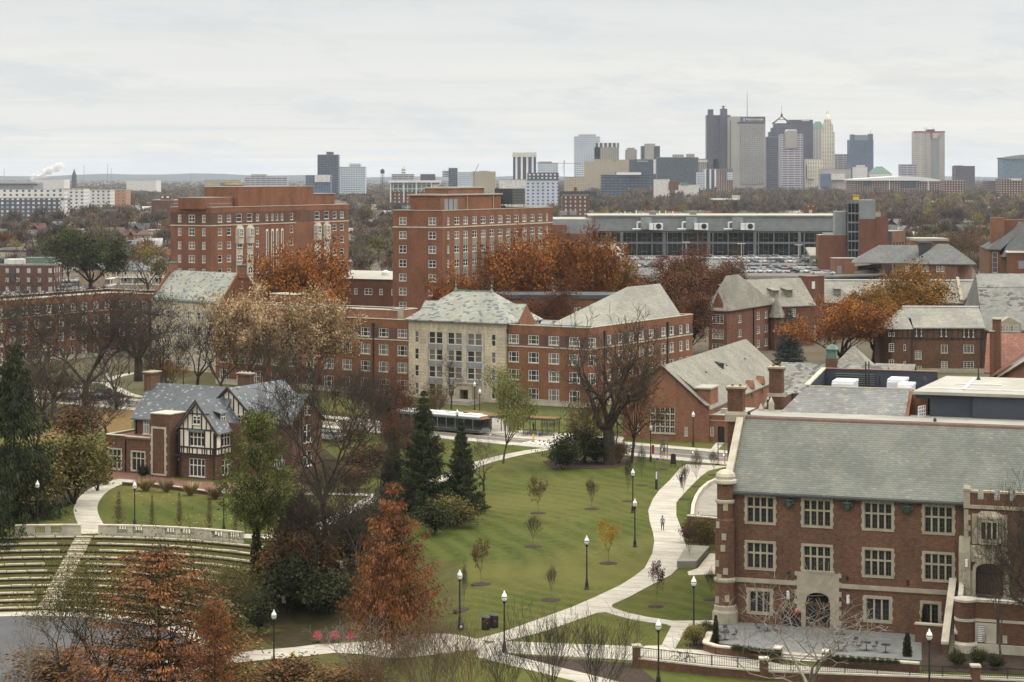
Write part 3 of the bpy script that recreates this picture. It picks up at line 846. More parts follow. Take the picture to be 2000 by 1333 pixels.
hall.part('chimney_shoulder',mb,['limestone'])
# ---- ranges behind the front roof
mb=MB()
b15=hall.side(0,15);b11=hall.side(0,11.6)
xa,xb=b15.X(1575),b15.X(1777);xla=b11.X(1524)
mb.slab([(xla,11.4,ZR+.05),(xb,11.4,ZR+.05),(xb,15,21.4),(xa,15,21.4)],.25)
rr_=hall.part('rear_roof',mb,['slate_rear'])
mb=MB()
mb.yprism([(11.4,ZR),(15,ZR),(15,21.3)],xb+.02,xb+.3)
mb.box(xb+.3,b15.X(1813),14.6,14.95,ZR,21.45)
hall.part('rear_gable_wall',mb,['brick_orange'])
mb=MB()
mb.poly([(xla,11.4,ZR-.2),(xa,15,21.2),(xa,26,21.2),(xla-1,26,ZR-2)])
hall.part('hip_slope',mb,['slate_rear'],rr_)
pf=19.9
mb=MB()
mb.box(xa+.2,xb+1,15.1,25,pf-.2,pf)
deck=hall.part('plant_deck',mb,['flat_roof_dark'])
mb=MB()
mb.box(xa,xb+1.6,25,25.25,pf-3,22.3);mb.box(xa-.05,xa+.2,15.1,25,pf-3,21.5)
mb.yprism([(15.1,21.5),(25.2,21.5),(25.2,22.3)],xa-.05,xa+.2)
hall.part('plant_screen',mb,['slate_blue_metal'],deck)
mb=MB()
mb.yprism([(15.0,21.45),(25.2,22.3),(25.2,22.42),(15.0,21.6)],xa-.2,xa+.3)
mb.box(xa+.3,xb+.2,15.0,15.2,21.36,21.5)
hall.part('deck_coping',mb,['limestone_white'],deck)
mb=MB();mb.box(xa-.2,xb+1.6,24.9,25.35,22.3,22.4);hall.part('copper_edge',mb,['copper'],deck)
mb=MB();xg=hall.side(0,24.9).X(1632);xh=hall.side(0,24.9).X(1708)
for i in range(6):mb.box(xg,xh,24.85,24.98,pf+.8+i*.22,pf+.9+i*.22)
hall.part('louvre',mb,['grey_metal_dark'],deck)
mb=MB()
for u in (1691,1697):x=hall.side(0,23).X(u);mb.tube((x,23,pf),(x,23,23.4),.07)
x=hall.side(0,23).X(1718);mb.tube((x,23,pf),(x,23,21.9),.06);mb.tube((x,23,pf+.5),(x+1.0,22,pf+.5),.06)
hall.part('vent_pipe',mb,['black_iron'],deck)
for (u0,u1,y0,y1,z1,n) in ((1624,1666,17.5,21,21.75,7),(1732,1766,18.5,22,22.0,1),(1752,1780,15.7,19,21.8,6)):
 s_=hall.side(0,y0);a,b_=s_.X(u0),s_.X(u1);m_=MB()
 for i in range(n):
  m_.box(a+i*.05,b_,y0+(y1-y0)*i/n,y0+(y1-y0)*(i+.92)/n,pf,z1-.25+.02*(i % 2))
 m_.box(a,b_+.05,y0+.3,y1,z1-.26,z1)
 c=hall.part('air_handler',m_,['steel_white'],deck)
 g_=MB()
 for j in range(4):g_.box(a+.15,b_-.15,y0-.02,y0+.01,pf+.25+j*.3,pf+.33+j*.3)
x2=b11.X(1782);xw=b11.X(1814)
mb=MB();mb.slab([(x2,11.6,21.6),(46,11.6,21.6),(46,27,21.75),(x2+1.6,27,21.75)],.3)
fr_=hall.part('upper_flat_roof',mb,['flat_roof_white'])
mb=MB()
mb.box(x2+4.6,x2+4.9,14,25,21.62,21.82);mb.box(x2+3.4,x2+8,19,19.3,21.68,21.8);mb.box(x2+1,46,14.0,14.2,21.62,21.78)
hall.part('roof_walkway',mb,['steel_white'],fr_)
mb=MB();mb.box(xw,46,12.4,12.6,ZR+.1,21.4);mb.box(xw+4.2,46,12.0,12.4,ZR+.1,21.35);mb.box(x2+.2,xw,12.45,12.6,20.8,21.4)
hall.part('penthouse_wall',mb,['slate_blue_metal'],fr_)
mb=MB()
for i in range(5):mb.tube((xw-.9+i*.12,10.6+i*.4,ZR+.1),(xw-.9+i*.12,10.6+i*.4,ZR+1.2),.04,n=4)
for z in (.5,.85,1.2):mb.tube((xw-.9,10.6,ZR+z),(xw-.4,12.2,ZR+z),.04,n=4)
hall.part('guard_rail',mb,['steel_white'],fr_)
for u,y in ((1806,22),(1911,24)):
 x=hall.side(0,y).X(u);mb=MB();mb.lathe(x,y,[(.25,21.7),(.2,21.85),(.08,22.1),(.06,22.9 if u>1900 else 22.15)],8)
 hall.part('roof_vent',mb,['black_iron'],fr_)
# old slate range with cupola
b38=hall.side(0,38)
xa2,xb2=b38.X(1526),b38.X(1735)
mb=MB()
mb.slab([(xa2-1,31,16.5),(xb2,31,16.5),(xb2,38,21.7),(xa2,38,21.7)],.3)
mb.slab([(xb2,45,16.5),(xa2-1,45,16.5),(xa2,38,21.7),(xb2,38,21.7)],.3)
orf=hall.part('old_roof',mb,['slate_mossy'])
mb=MB();shell(mb,xa2-.5,xb2-.4,31.4,44.6,-.5,16.4);mb.yprism([(31.4,16.4),(44.6,16.4),(38,21.5)],xa2-.2,xa2);mb.yprism([(31.4,16.4),(44.6,16.4),(38,21.5)],xb2-.6,xb2-.4)
shell(mb,.2,46,13.1,31.3,-.5,18.9)
hall.part('rear_wall',mb,['brick_hall'])
cx=b38.X(1625)
mb=MB();mb.box(cx-.62,cx+.62,37.4,38.6,20.8,22.3);cu=hall.part('cupola',mb,['brick_dark'])
mb=MB();mb.box(cx-.52,cx+.52,37.5,38.5,22.3,23.25)
for sx in (-1,1):mb.box(cx+sx*.5-.06,cx+sx*.5+.06,37.42,37.54,22.3,23.25)
mb.box(cx-.62,cx+.62,37.4,38.6,22.3,22.42);mb.box(cx-.68,cx+.68,37.35,38.65,23.25,23.38)
mb.lathe(cx,38,[(.92,23.38),(.5,23.72),(.1,23.9),(.05,24.1),(.02,25.2)],4,0,pi/4)
hall.part('copper_lantern',mb,['copper_green'],cu)
s14=hall.side(0,14)
chimney(hall,s14.X(1517),14,10,23.4,1.35,1.2,('brick_hall','limestone','terracotta'))
mb=MB();x=s14.X(1517);mb.box(x-.8,x+.8,13.3,14.7,20.4,20.75);hall.part('chimney_band',mb,['limestone'])
mb=MB();s12=hall.side(0,12)
for u,z in ((1506,20.0),(1486,19.3)):
 x=s12.X(u);mb.box(x-.22,x+.22,11.8,12.3,17.5,z);mb.lathe(x,12.05,[(.3,z),(.05,z+.5)],4,0,pi/4)
mb.yprism([(12.3,17.5),(16,17.5),(16,20.2),(12.3,19.5)],s12.X(1506)-.1,s12.X(1506)+.1)
hall.part('parapet_pinnacle',mb,['limestone_white'])
# plant in the courtyard between the ranges
mb=MB();s30=hall.side(0,27)
x0,x1=s30.X(1455),s30.X(1512)
mb.box(x0+1.6,x1,24,46,15.7,16);dk=hall.part('courtyard_roof',mb,['flat_roof_white'])
mb=MB();mb.box(x0+2.6,x1,25,45,-.5,15.68);hall.part('courtyard_wall',mb,['brick_hall'],dk)
mb=MB()
rr=random.Random(5)
for i in range(9):
 x=rr.uniform(x0+2,x1-.8);y=rr.uniform(25,42);h=rr.uniform(.8,2.4);q=rr.uniform(.4,1.1)
 mb.box(x,x+q,y,y+q,16,16+h)
for i in range(6):x=rr.uniform(x0+2,x1);mb.tube((x,30,16),(x,30,16+rr.uniform(1.5,3.0)),.1)
mb.box(x0+2,x1,42,42.4,16,18.6)
hall.part('rooftop_plant',mb,['black_iron'],dk)
mb=MB()
for i in range(5):x=rr.uniform(x0+2,x1-.6);y=rr.uniform(24,40);mb.box(x,x+.7,y,y+1,16,16+rr.uniform(.5,1.6));mb.tube((x,y,17),(x+1.4,y+.5,17),.14)
hall.part('duct',mb,['steel_white'],dk)
# pavilion with the pyramid roof
p=yp(1667,715,296)
PV=Fr((p[0],p[1],0),-18);pv=Bld('garden_pavilion','square brick pavilion whose pale pyramid slate roof shows beside the green cupola','building',PV)
shell(pv.wall,-3.2,3.2,-3.2,3.2,0,14.6);pv.done(['brick_brown'])
mb=MB();mb.lathe(0,0,[(5.0,14.4),(5.0,14.65),(.05,18.4)],4,0,pi/4);pv.part('roof',mb,['slate_old'])
mb=MB();mb.box(3.4,8.5,-2.5,3.5,0,14.3);pv.part('side_wing',mb,['brick_brown'])
mb=MB();gable_roof(mb,3.4,8.5,-2.5,3.5,14.2,15.7,'x',.3);pv.part('wing_roof',mb,['slate_old'])
# ================================================================== BRICK HALL WITH THE BIG GRID WINDOW (by the road)
c0=gp(1217,856)
CH=Fr(c0,-20.0)
ch=Bld('gabled_hall','long gabled brick hall with a big arched grid window facing the road','building',CH)
cf=ch.side()
cw=cf.X(1383);ca=cf.X(1293);zap=cf.Z(1293,718);zer=cf.Z(1383,800);zel=cf.Z(1230,775)
g0,g1=cf.X(1270),cf.X(1318);gz0=cf.Z(1294,846);gz1=cf.Z(1294,781)
small=[cf.rect(1242,828,1249,846),cf.rect(1337,834,1343,852)]
facade(ch.wall,cf,0,cw,-.4,min(zer,zel),[(g0,gz0,g1,gz1)]+small,.25)
zlo=min(zer,zel)
ch.wall.poly([(0,0,zlo),(cw,0,zlo),(cw,0,zer),(ca,0,zap),(0,0,zel)])
for r in small:ch.win(cf,r,'grid',.25)
DEPTH=58
shell(ch.wall,0,cw,0,DEPTH,-.4,zlo,'f')
ch.wall.poly([(cw,DEPTH,zlo),(0,DEPTH,zlo),(0,DEPTH,zel),(ca,DEPTH,zap),(cw,DEPTH,zer)])
ch.done(['brick_orange'])
kr=(zap-zer)/(cw-ca)
mb=MB()
mb.slab([(cw+.3,-.25,zer-.3*kr+.3),(cw+.3,DEPTH,zer-.3*kr+.3),(ca,DEPTH,zap+.3),(ca,-.25,zap+.3)],.25)
mb.slab([(-.3,DEPTH,zel-.3*(zap-zel)/ca+.3),(-.3,-.25,zel-.3*(zap-zel)/ca+.3),(ca,-.25,zap+.3),(ca,DEPTH,zap+.3)],.25)
crf=ch.part('roof',mb,['slate_old'])
mb=MB()
for (xa,za,xb_,zb_) in ((-.3,zel,ca,zap),(ca,zap,cw+.3,zer-.3*kr)):
 mb.xprism([(xa,za+.02),(xb_,zb_+.02),(xb_,zb_+.34),(xa,za+.34)],-.32,-.02)
ch.part('verge_board',mb,['dark_timber'],crf)
mb=MB()
gw,gh=g1-g0,gz1-gz0
for i in range(6):x=g0+gw*i/5;mb.box(x-.09,x+.09,.03,.2,gz0,gz1)
for j in range(6):z=gz0+gh*j/5.2;mb.box(g0,g1,.04,.19,z-.1,z+.1)
for i in range(5):
 x=g0+gw*(i+.5)/5;mb.box(x-.012,x+.012,.1,.18,gz0,gz1)
for j in range(5):
 z=gz0+gh*(j+.5)/5.2;mb.box(g0,g1,.11,.17,z-.012,z+.012)
mb.xprism([(g0-.12,gz1-1.0),(g0+.5,gz1),(g0-.12,gz1)],-.01,.22,1);mb.xprism([(g1+.12,gz1),(g1-.5,gz1),(g1+.12,gz1-1.0)],-.01,.22,1)
mb.box(g0-.15,g1+.15,-.1,.05,gz0-.2,gz0)
gwin=ch.part('grid_window',mb,['limestone_white','brick_orange'])
mb=MB();mb.poly([(g0,.18,gz0),(g1,.18,gz0),(g1,.18,gz1),(g0,.18,gz1)]);ch.part('pane',mb,['glass_dark'],gwin)
# long brick dormer with a flat white roof, little roof vents
def onroof(u,v):
 """point of the right hand slope behind pixel u, v"""
 best=None
 for i in range(600):
  y=i*.1;s_=ch.side(0,y);x=s_.X(u);z=s_.Z(u,v)
  zr=zap-(x-ca)*kr
  if z<=zr:best=(x,y,zr);break
 return best or (cw-.5,10,zer)
q=onroof(1375,795)
mb=MB();mb.box(cw-2.6,cw-.15,2.2,7.2,zer-.5,zer+3.0);dm=ch.part('dormer',mb,['brick_orange'])
mb=MB();mb.box(cw-2.9,cw+.05,1.9,7.5,zer+3.0,zer+3.25);ch.part('dormer_roof',mb,['flat_roof_white'],dm)
mb=MB();mb.slab([(cw-6.2,2.2,zap-(cw-6.2-ca)*kr+.3),(cw-2.7,1.9,zer+3.1),(cw-2.7,7.4,zer+3.1),(cw-6.2,7.2,zap-(cw-6.2-ca)*kr+.3)],.2);ch.part('dormer_slope',mb,['slate_old'],dm)
for u,v,s_ in ((1338,744,.5),(1379,731,.5),(1419,718,.5),(1455,705,.5),(1488,693,.5),(1410,722,1.3)):
 x,y,z=onroof(u,v);mb=MB();mb.box(x-s_,x+.2*s_,y-.4*s_,y+.4*s_,z-.3,z+.75*s_)
 mb.slab([(x-1.6*s_,y-.5*s_,z+1.2*s_),(x+.4*s_,y-.5*s_,z+.8*s_),(x+.4*s_,y+.5*s_,z+.8*s_),(x-1.6*s_,y+.5*s_,z+1.2*s_)],.1)
 ch.part('roof_vent',mb,['dark_metal'],crf)
for y in (31,39):
 mb=MB();mb.yprism([(y-.9,zer-1),(y+.9,zer-1),(y+.9,zer+.6),(y,zer+1.8),(y-.9,zer+.6)],cw-1.2,cw+.2)
 ch.part('wall_gable',mb,['brick_orange'])
# low flat annex with the dark door
a0=cf.X(1384);a1=cf.X(1440);an=MB();ah=cf.Z(1395,812)
dr_=cf.rect(1401,834,1414,864);wr=cf.rect(1386,834,1393,852)
facade(an,ch.side(0,.3),a0,a1,-.4,ah,[(dr_[0],-.05,dr_[2],dr_[3]),wr],.25)
shell(an,a0,a1,.3,14,-.4,ah,'f')
ann=ch.part('annex',an,['brick_orange'])
ch.win(ch.side(0,.3),wr,'grid',.25)
mb=MB();mb.box(a0,a1,.35,14,ah-.3,ah-.1);mb.box(a0+1,a0+2.2,4,5,ah-.1,ah+.7);ch.part('annex_roof',mb,['flat_roof_white'],ann)
mb=MB();mb.box(a0-.05,a1,.2,.5,ah,ah+.12);mb.box(a0,a1,.22,.32,ah-.9,ah-.75);ch.part('annex_coping',mb,['limestone'],ann)
mb=MB();mb.poly([(dr_[0],.5,-.1),(dr_[2],.5,-.1),(dr_[2],.5,dr_[3]),(dr_[0],.5,dr_[3])]);mb.box(dr_[0],dr_[0]+.12,.45,.55,0,dr_[3]);mb.box(dr_[2]-.12,dr_[2],.45,.55,0,dr_[3])
mb.box((dr_[0]+dr_[2])/2-.04,(dr_[0]+dr_[2])/2+.04,.46,.55,0,dr_[3])
ch.part('door',mb,['black_iron'],ann)
mb=MB();mb.box(a0-1.4,a0+.1,-.2,.6,-.4,ah+1.6);ch.part('buttress',mb,['brick_orange'])
# ================================================================== LIMESTONE FRONTED HALL ACROSS THE ROAD
def parapet_roof(b,x0,x1,y0,y1,z,top,roofm='flat_roof',cap='limestone_white',t=.35,name='roof'):
 """flat roof sheet inside its own parapet cap"""
 mb=MB();mb.box(x0+.2,x1-.2,y0+.2,y1-.2,z-.2,z);r=b.part(name,mb,[roofm])
 mb=MB();mb.box(x0-.08,x1+.08,y0-.1,y0+t,top,top+.14);mb.box(x0-.08,x1+.08,y1-t,y1+.1,top,top+.14)
 mb.box(x0-.08,x0+t,y0+t,y1-t,top,top+.14);mb.box(x1-t,x1+.08,y0+t,y1-t,top,top+.14)
 b.part('parapet_cap',mb,[cap],r)
 return r
def skylight(b,x,y,z,par=None):
 mb=MB();mb.box(x,x+2.4,y,y+1.6,z,z+.5);mb.yprism([(y,z+.5),(y+1.6,z+.5),(y+.8,z+1.1)],x,x+2.4)
 b.part('roof_hatch',mb,['grey_metal'],par)
BK=Fr((-.00325*387,387,0),-31)
bk=Bld('residence_hall','red brick hall with pale limestone centre bay and slate hip roofs across the road','building',BK)
bf=bk.side()
RZ=[(11.35,13.03),(7.87,9.83),(4.53,6.5),(.95,3.1)]
CORN=18.0
PL=bf.X(798)
ws=[]
for u,wd in ((1003.3,2.25),(1042,2.25),(1081.6,2.25),(1122,2.25),(1156,1.5)):
 for z0,z1 in RZ:
  x=bf.X(u);ws.append((x-wd/2,z0,x+wd/2,z1))
wl=[]
lx=[bf.X(u) for u in (785.7,749,713.7)]
dxl=lx[0]-lx[1]
LEFT=lx[2]-8.5*dxl
for x in lx+[lx[2]-dxl*i for i in range(1,9)]:
 for z0,z1 in RZ:wl.append((x-1.12,z0,x+1.12,z1))
def banded(b,sd,s0,s1,zt,wins,sty='sash'):
 """plain brick with a dark top-floor band between two stone lines"""
 a,c=11.05,13.15
 b.face(sd,s0,s1,1.0,a,[q for q in wins if q[1]<a-1],sty,mi=0)
 b.face(sd,s0,s1,a,c,[q for q in wins if q[1]>a-1],sty,mi=1)
 b.face(sd,s0,s1,c,zt,[],mi=0)
 b.face(sd,s0,s1,-.5,1.0,[],mi=2)
 mb=MB()
 p=sd.pt(s0,0,0)
 mb.M=Matrix.Translation((sd.px,sd.py,0)) @ Matrix.Rotation(sd.phi,4,'Z')
 mb.box(s0,s1,-.09,.02,a-.32,a-.08);mb.box(s0,s1,-.08,.02,.95,1.1)
 return mb
bands=[]
bands.append(banded(bk,bf,0.02,CORN,14.8,ws))
bands.append(banded(bk,bf,LEFT,PL,14.8,wl))
br=bk.side(CORN,0,90)
RL=br.X(1353)
wr=[]
for u,wd in ((1190,1.5),(1212,2.0),(1233,2.0),(1253,2.0),(1272,2.0),(1296,2.0),(1312,2.0),(1330,1.4),(1343,1.4)):
 for z0,z1 in RZ:
  x=br.X(u);wr.append((x-wd/2,z0,x+wd/2,z1))
bands.append(banded(bk,br,0,RL,14.8,wr))
shell(bk.wall,LEFT,CORN,0,13,-.5,14.8,'fr')
shell(bk.wall,CORN-13,CORN,13,RL,-.5,14.8,'fr')
bk.done(['brick_baker','brick_dark','limestone_white'])
for m in bands:bk.part('stone_band',m,['limestone_white'])
parapet_roof(bk,LEFT,CORN,0,13,14.2,14.8)
parapet_roof(bk,CORN-13,CORN,13,RL,14.25,14.8)
for x in (4,9):skylight(bk,x,6,14.2)
# penthouse over the left wing
mb=MB();shell(mb,LEFT+5,PL-6,5,12,14.2,16.2);bk.part('penthouse',mb,['brick_orange'])
parapet_roof(bk,LEFT+5,PL-6,5,12,16.0,16.2,name='penthouse_roof')
mb=MB();mb.box(PL-7.5,PL-5.9,5,7,14.2,16.6);mb.box(LEFT+6,LEFT+8,3.2,4.6,14.2,16.0);bk.part('stair_bulkhead',mb,['concrete'])
# limestone bay
pb=bk.side(0,-.7)
q0,q1=pb.X(798),pb.X(987)
rowv=[(295,360),(390,450),(480,542),(575,640)]
tz=lambda u,zz: pb.Z(u,540+zz/2.778)
ws=[];strips=[]
for a,b_ in ((472,495),(888,912)):
 for y0,y1 in rowv:
  u0,u1=640+a/2.778,640+b_/2.778;ws.append((pb.X(u0),tz(812,y1)-(0 if a<600 else .0),pb.X(u1),tz(812,y0)))
for a,b_ in ((553,580),(592,620),(655,684),(696,725),(762,792),(803,833)):
 u0,u1=640+(a-4)/2.778,640+(b_+4)/2.778;strips.append((pb.X(u0),pb.X(u1)))
 for k_,(y0,y1) in enumerate(rowv):
  if a>690 and k_==3:continue
  ws.append((pb.X(u0),tz(812,y1),pb.X(u1),tz(812,y0)))
LZ=bf.Z(987,632)
lm=MB();hold=bk.wall;bk.wall=lm
bk.face(pb,q0,q1,-.5,LZ,ws,'lime_tall',.22)
shell(lm,q0,q1,-.7,12,-.5,LZ,'f')
bk.wall=hold
lb=bk.part('limestone_bay',lm,['ashlar'])
mb=MB()
for a,b_ in strips:
 for k_ in range(3):mb.box(a,b_,-.76,-.6,tz(812,rowv[k_+1][0])+.06,tz(812,rowv[k_][1])-.06)
mb.M=None
bk.part('spandrel',mb,['grey_metal'],lb)
for m_ in (mb,):pass
mb=MB()
for (x0,x1) in ((strips[0][0]-.5,strips[0][0]-.1),(strips[1][1]+.1,strips[2][0]-.1),(strips[3][1]+.1,strips[4][0]-.1),(strips[5][1]+.1,strips[5][1]+.5)):
 mb.box(x0,x1,-.86,-.68,.5,LZ-2.0)
for i in range(12):x=strips[0][0]+(strips[5][1]-strips[0][0])*i/11;mb.box(x-.22,x+.22,-.78,-.68,LZ-1.7+.25*(i % 2),LZ-.5)
mb.box(q0-.1,q1+.1,-.9,-.5,LZ-.3,LZ)
bk.part('carved_pier',mb,['limestone_white'],lb)
d0,d1=pb.X(899),pb.X(931);dz=pb.Z(915,750);dzb=pb.Z(915,789)
mb=MB()
mb.box(d0,d0+.9,-2.4,-.68,-.5,dz);mb.box(d1-.9,d1,-2.4,-.68,-.5,dz);mb.box(d0+.9,d1-.9,-2.4,-.68,dz-1.0,dz);mb.box(d0-.1,d1+.1,-2.5,-.6,dz,dz+.2)
po=bk.part('portal',mb,['limestone'],lb)
mb=MB();mb.box(d0+.9,d1-.9,-.9,-.75,0,dz-1);mb.box((d0+d1)/2-.1,(d0+d1)/2+.1,-1.0,-.9,0,dz-1.2);mb.box(d0+.9,d1-.9,-1.0,-.9,2.2,2.4)
bk.part('door',mb,['wood_door'],po)
mb=MB()
for i in range(4):mb.box(d0-1.5-.4*i,d1+1.5+.4*i,-6.5-.4*i,-2.4,-.5,.55-.15*i)
bk.part('entrance_steps',mb,['concrete'],po)
mb=MB()
s7=bk.side(0,5.6)
hip_roof(mb,q0,q1,-.9,12.2,LZ+.1,20.6,s7.X(889),s7.X(961),'x',.5)
mb.yprism([(3.0,LZ+.1),(9,LZ+.1),(6,18.4)],q1-3.6,q1+.6);mb.yprism([(3.0,LZ+.1),(9,LZ+.1),(6,18.4)],q0-.6,q0+3.6)
rf=bk.part('hip_roof',mb,['slate_baker'])
mb=MB();mb.yprism([(3.25,LZ-1),(8.75,LZ-1),(8.75,LZ+.35),(6,18.1),(3.25,LZ+.35)],q1+.5,q1+.75);ge=bk.part('gable_end',mb,['brick_orange'],rf)
for u in (890,960):
 x=s7.X(u);mb=MB();mb.lathe(x,5.65,[(.5,20.3),(.22,20.9),(.1,21.3),(.22,21.6),(.05,21.9),(.02,23.6)],8);bk.part('finial',mb,['copper_green'],rf)
mb=MB();mb.box(s7.X(890),s7.X(960),5.5,5.8,20.55,20.72);bk.part('ridge_cap',mb,['copper_green'],rf)
# end pavilion hip
ra,rb=br.X(1186),br.X(1334)
mb=MB();s6=bk.side(CORN-6.2,0,90)
hip_roof(mb,CORN-12.2,CORN-.4,ra,rb,14.6,21.0,s6.X(1226),s6.X(1290),'y',.1)
rf2=bk.part('hip_roof',mb,['slate_baker_worn'])
for u in (1126,1249):pass
for sd_,u in ((bf,1180),(bf,729.6),(br,1303)):
 if sd_ is bf and u==1180:sd_=br
 x=sd_.X(u);mb=MB();mb.M=sd_.M();mb.box(x-.1,x+.1,-.22,-.02,0,13.8);mb.box(x-.26,x+.26,-.3,-.02,13.3,14.0)
 bk.part('downpipe',mb,['black_iron'])
x=.25;mb=MB();mb.box(x-.1,x+.1,-.22,-.02,0,13.8);mb.box(x-.26,x+.26,-.3,-.02,13.3,14.0);bk.part('downpipe',mb,['black_iron'])
# western wing with the long slate roof
WF=Fr((-63.0,444,0),-40)
wb=Bld('dormitory_hall','brick dormitory with a long pale slate gable roof and stepped chimneys behind the bare trees','building',WF)
wf=wb.side();L0=wf.X(296);EV=15.4
g=[(L0+2.2+i*3.4,0) for i in range(int((-L0-2)/3.4)+1)]
wb.face(wf,L0,0,-.5,EV,[(x-.9,z0,x+.9,z1) for x,_ in g for z0,z1 in RZ],'sash',mi=2)
shell(wb.wall,L0,0,0,12,-.5,EV,'f',0)
RX=42
ws=[(2.0+4.0*i-.95,z0,2.0+4.0*i+.95,z1) for i in range(10) for z0,z1 in RZ]
wb.face(wf,.02,RX,1,11.05,[q for q in ws if q[1]<10],'sash',mi=0);wb.face(wf,.02,RX,11.05,13.15,[q for q in ws if q[1]>10],'sash',mi=1)
wb.face(wf,.02,RX,13.15,14.8,mi=0);wb.face(wf,.02,RX,-.5,1,mi=2)
shell(wb.wall,.02,RX,0,11.5,-.5,14.8,'f',0)
for x0 in (L0,-.3):
 wb.wall.yprism([(0,EV),(12,EV),(12,EV+.4),(6.8,22.0),(5.2,22.0),(0,EV+.4)],x0,x0+.35,0)
# court wing running towards the viewer
far=WF.lc((-95.5,492));
wb.done(['brick_baker','brick_dark','ashlar'])
mb=MB();gable_roof(mb,L0+.4,-.35,0,12,EV,21.4,'x',.0);wb.part('roof',mb,['slate_baker'])
mb=MB();mb.box(L0+.4,-.35,-.3,.1,EV-.3,EV-.05);wb.part('eaves_gutter',mb,['copper_green'])
parapet_roof(wb,0,RX,0,11.5,14.2,14.8)
skylight(wb,6,5,14.2);skylight(wb,22,5,14.2)
for x0 in (L0-.15,-.45):
 mb=MB();mb.box(x0,x0+.7,4.9,7.1,20.5,23.2);mb.box(x0-.15,x0+.85,4.75,7.25,23.2,23.45,1);wb.part('chimney',mb,['brick_orange','copper_green'])
mb=MB();shell(mb,12,19,3,8,14.2,17.6);mb.box(12,19,3,8,17.4,17.55);mb.box(14,15,2.96,3.05,15,16.6,1);wb.part('penthouse',mb,['brick_orange','black_iron'])
mb=MB();mb.box(11.9,19.1,2.9,8.1,17.6,17.78);wb.part('penthouse_cap',mb,['limestone_white'])
QF=Fr((-95.5,492,0),-31)
qb=Bld('dormitory_wing','brick dormitory wing with a flat parapet roof half hidden by bare trees on the left','building',QF)
qr=qb.side(0,0,90)
ws=[(-2.6-3.9*i-.9,z0,-2.6-3.9*i+.9,z1) for i in range(14) for z0,z1 in RZ]
m_=banded(qb,qr,-58,0,14.8,ws)
q2=qb.side(0,0,0);qe=q2.X(300)
ws=[(2.4+3.6*i-.9,z0,2.4+3.6*i+.9,z1) for i in range(5) if 2.4+3.6*i<qe-2 for z0,z1 in RZ]
m2=banded(qb,q2,0,qe,14.8,ws)
shell(qb.wall,-13,0,-58,12,-.5,14.8,'r');shell(qb.wall,0,qe,0,12,-.5,14.8,'fl')
qb.done(['brick_baker','brick_dark','limestone_white'])
qb.part('stone_band',m_,['limestone_white']);qb.part('stone_band',m2,['limestone_white'])
parapet_roof(qb,-13,0,-58,12,14.2,14.8);parapet_roof(qb,0,qe,0,12,14.2,14.8)
mb=MB();mb.box(.1,1.6,-26,-23,0,3.6);mb.box(.1,1.9,-26.4,-22.6,3.6,3.9);po=qb.part('doorway',mb,['limestone_white'])
mb=MB();mb.box(1.55,1.66,-25.4,-23.6,0,2.7);qb.part('door',mb,['black_iron'],po)
# ================================================================== THE TWO TALL DORMITORY TOWERS
T1=Fr((-.147*483,483,0),-28)
t1=Bld('dormitory_tower','tall red brick dormitory tower with tall white bay windows and a plain high centre block','building',T1,)
a=t1.side();b_=t1.side(0,0,90)
zr=[32.1-3.19*i for i in range(11)]
A0=a.X(333);BL=b_.X(681);H0,H1=b_.X(465),b_.X(612)
ws=[]
for u,wd in ((350.7,.95),(374.5,1.8),(398,.95)):
 for z in zr[:10]:x=a.X(u);ws.append((x-wd/2,z-.2,x+wd/2,z+1.55))
ztop=35.4;bz=31.3
def split(b,sd,s0,s1,wins,zt,st):
 b.face(sd,s0,s1,-.5,bz,[q for q in wins if q[1]<bz-.5],st,mi=0)
 b.face(sd,s0,s1,bz,34.2,[q for q in wins if q[1]>bz-.5],st,mi=1)
 b.face(sd,s0,s1,34.2,zt,mi=0)
wide=a.X(374.5)
split(t1,a,A0,0,[(q,'sash2' if abs((q[0]+q[2])/2-wide)<.5 else 'sash_thin')[0] for q in ws],ztop,'sash2')
ws=[]
for u,wd in ((429.8,1.7),(447.3,1.7),(653.5,1.8),(667.8,1.8),(570,1.2),(503,1.2)):
 for z in zr[:10]:x=b_.X(u);ws.append((x-wd/2,z-.2,x+wd/2,z+1.5))
bays=[b_.X(u) for u in (467,487.6,619.5,637.7)]
for x in bays:ws.append((x-1.1,zr[0]-.25,x+1.1,zr[0]+1.7))
for u in (521.5,532,541,551):x=b_.X(u);ws.append((x-.5,zr[0]-.2,x+.5,zr[0]+1.4))
split(t1,b_,0,BL,ws,ztop,'sash_thin')
shell(t1.wall,A0,0,0,BL,-.5,ztop,'fr')
t1.wall.poly([b_.pt(H0,0,ztop),b_.pt(H1,0,ztop),b_.pt(H1,0,40.2),b_.pt(H0,0,40.2)])
t1.wall.poly([b_.pt(H0,0,ztop),b_.pt(H0,0,40.2),b_.pt(H0,10,40.2),b_.pt(H0,10,ztop)])
t1.wall.poly([b_.pt(H1,0,40.2),b_.pt(H1,0,ztop),b_.pt(H1,10,ztop),b_.pt(H1,10,40.2)])
t1.wall.poly([b_.pt(H1,10,ztop),b_.pt(H0,10,ztop),b_.pt(H0,10,40.2),b_.pt(H1,10,40.2)])
t1.done(['brick_tower','brick_dark'])
parapet_roof(t1,A0,0,0,BL,35.0,ztop+.01)
parapet_roof(t1,-10,0,H0,H1,40.0,40.2,name='upper_roof')
mb=MB();mb.M=b_.M()
mb.box(0,H1-8,-.1,.03,bz-.3,bz-.05);mb.box(H1+.2,BL,-.1,.03,bz-.3,bz-.05)
t1.part('stone_band',mb,['limestone_white'])
mb=MB();mb.box(A0,.1,-.1,.03,bz-.3,bz-.05);t1.part('stone_band',mb,['limestone_white'])
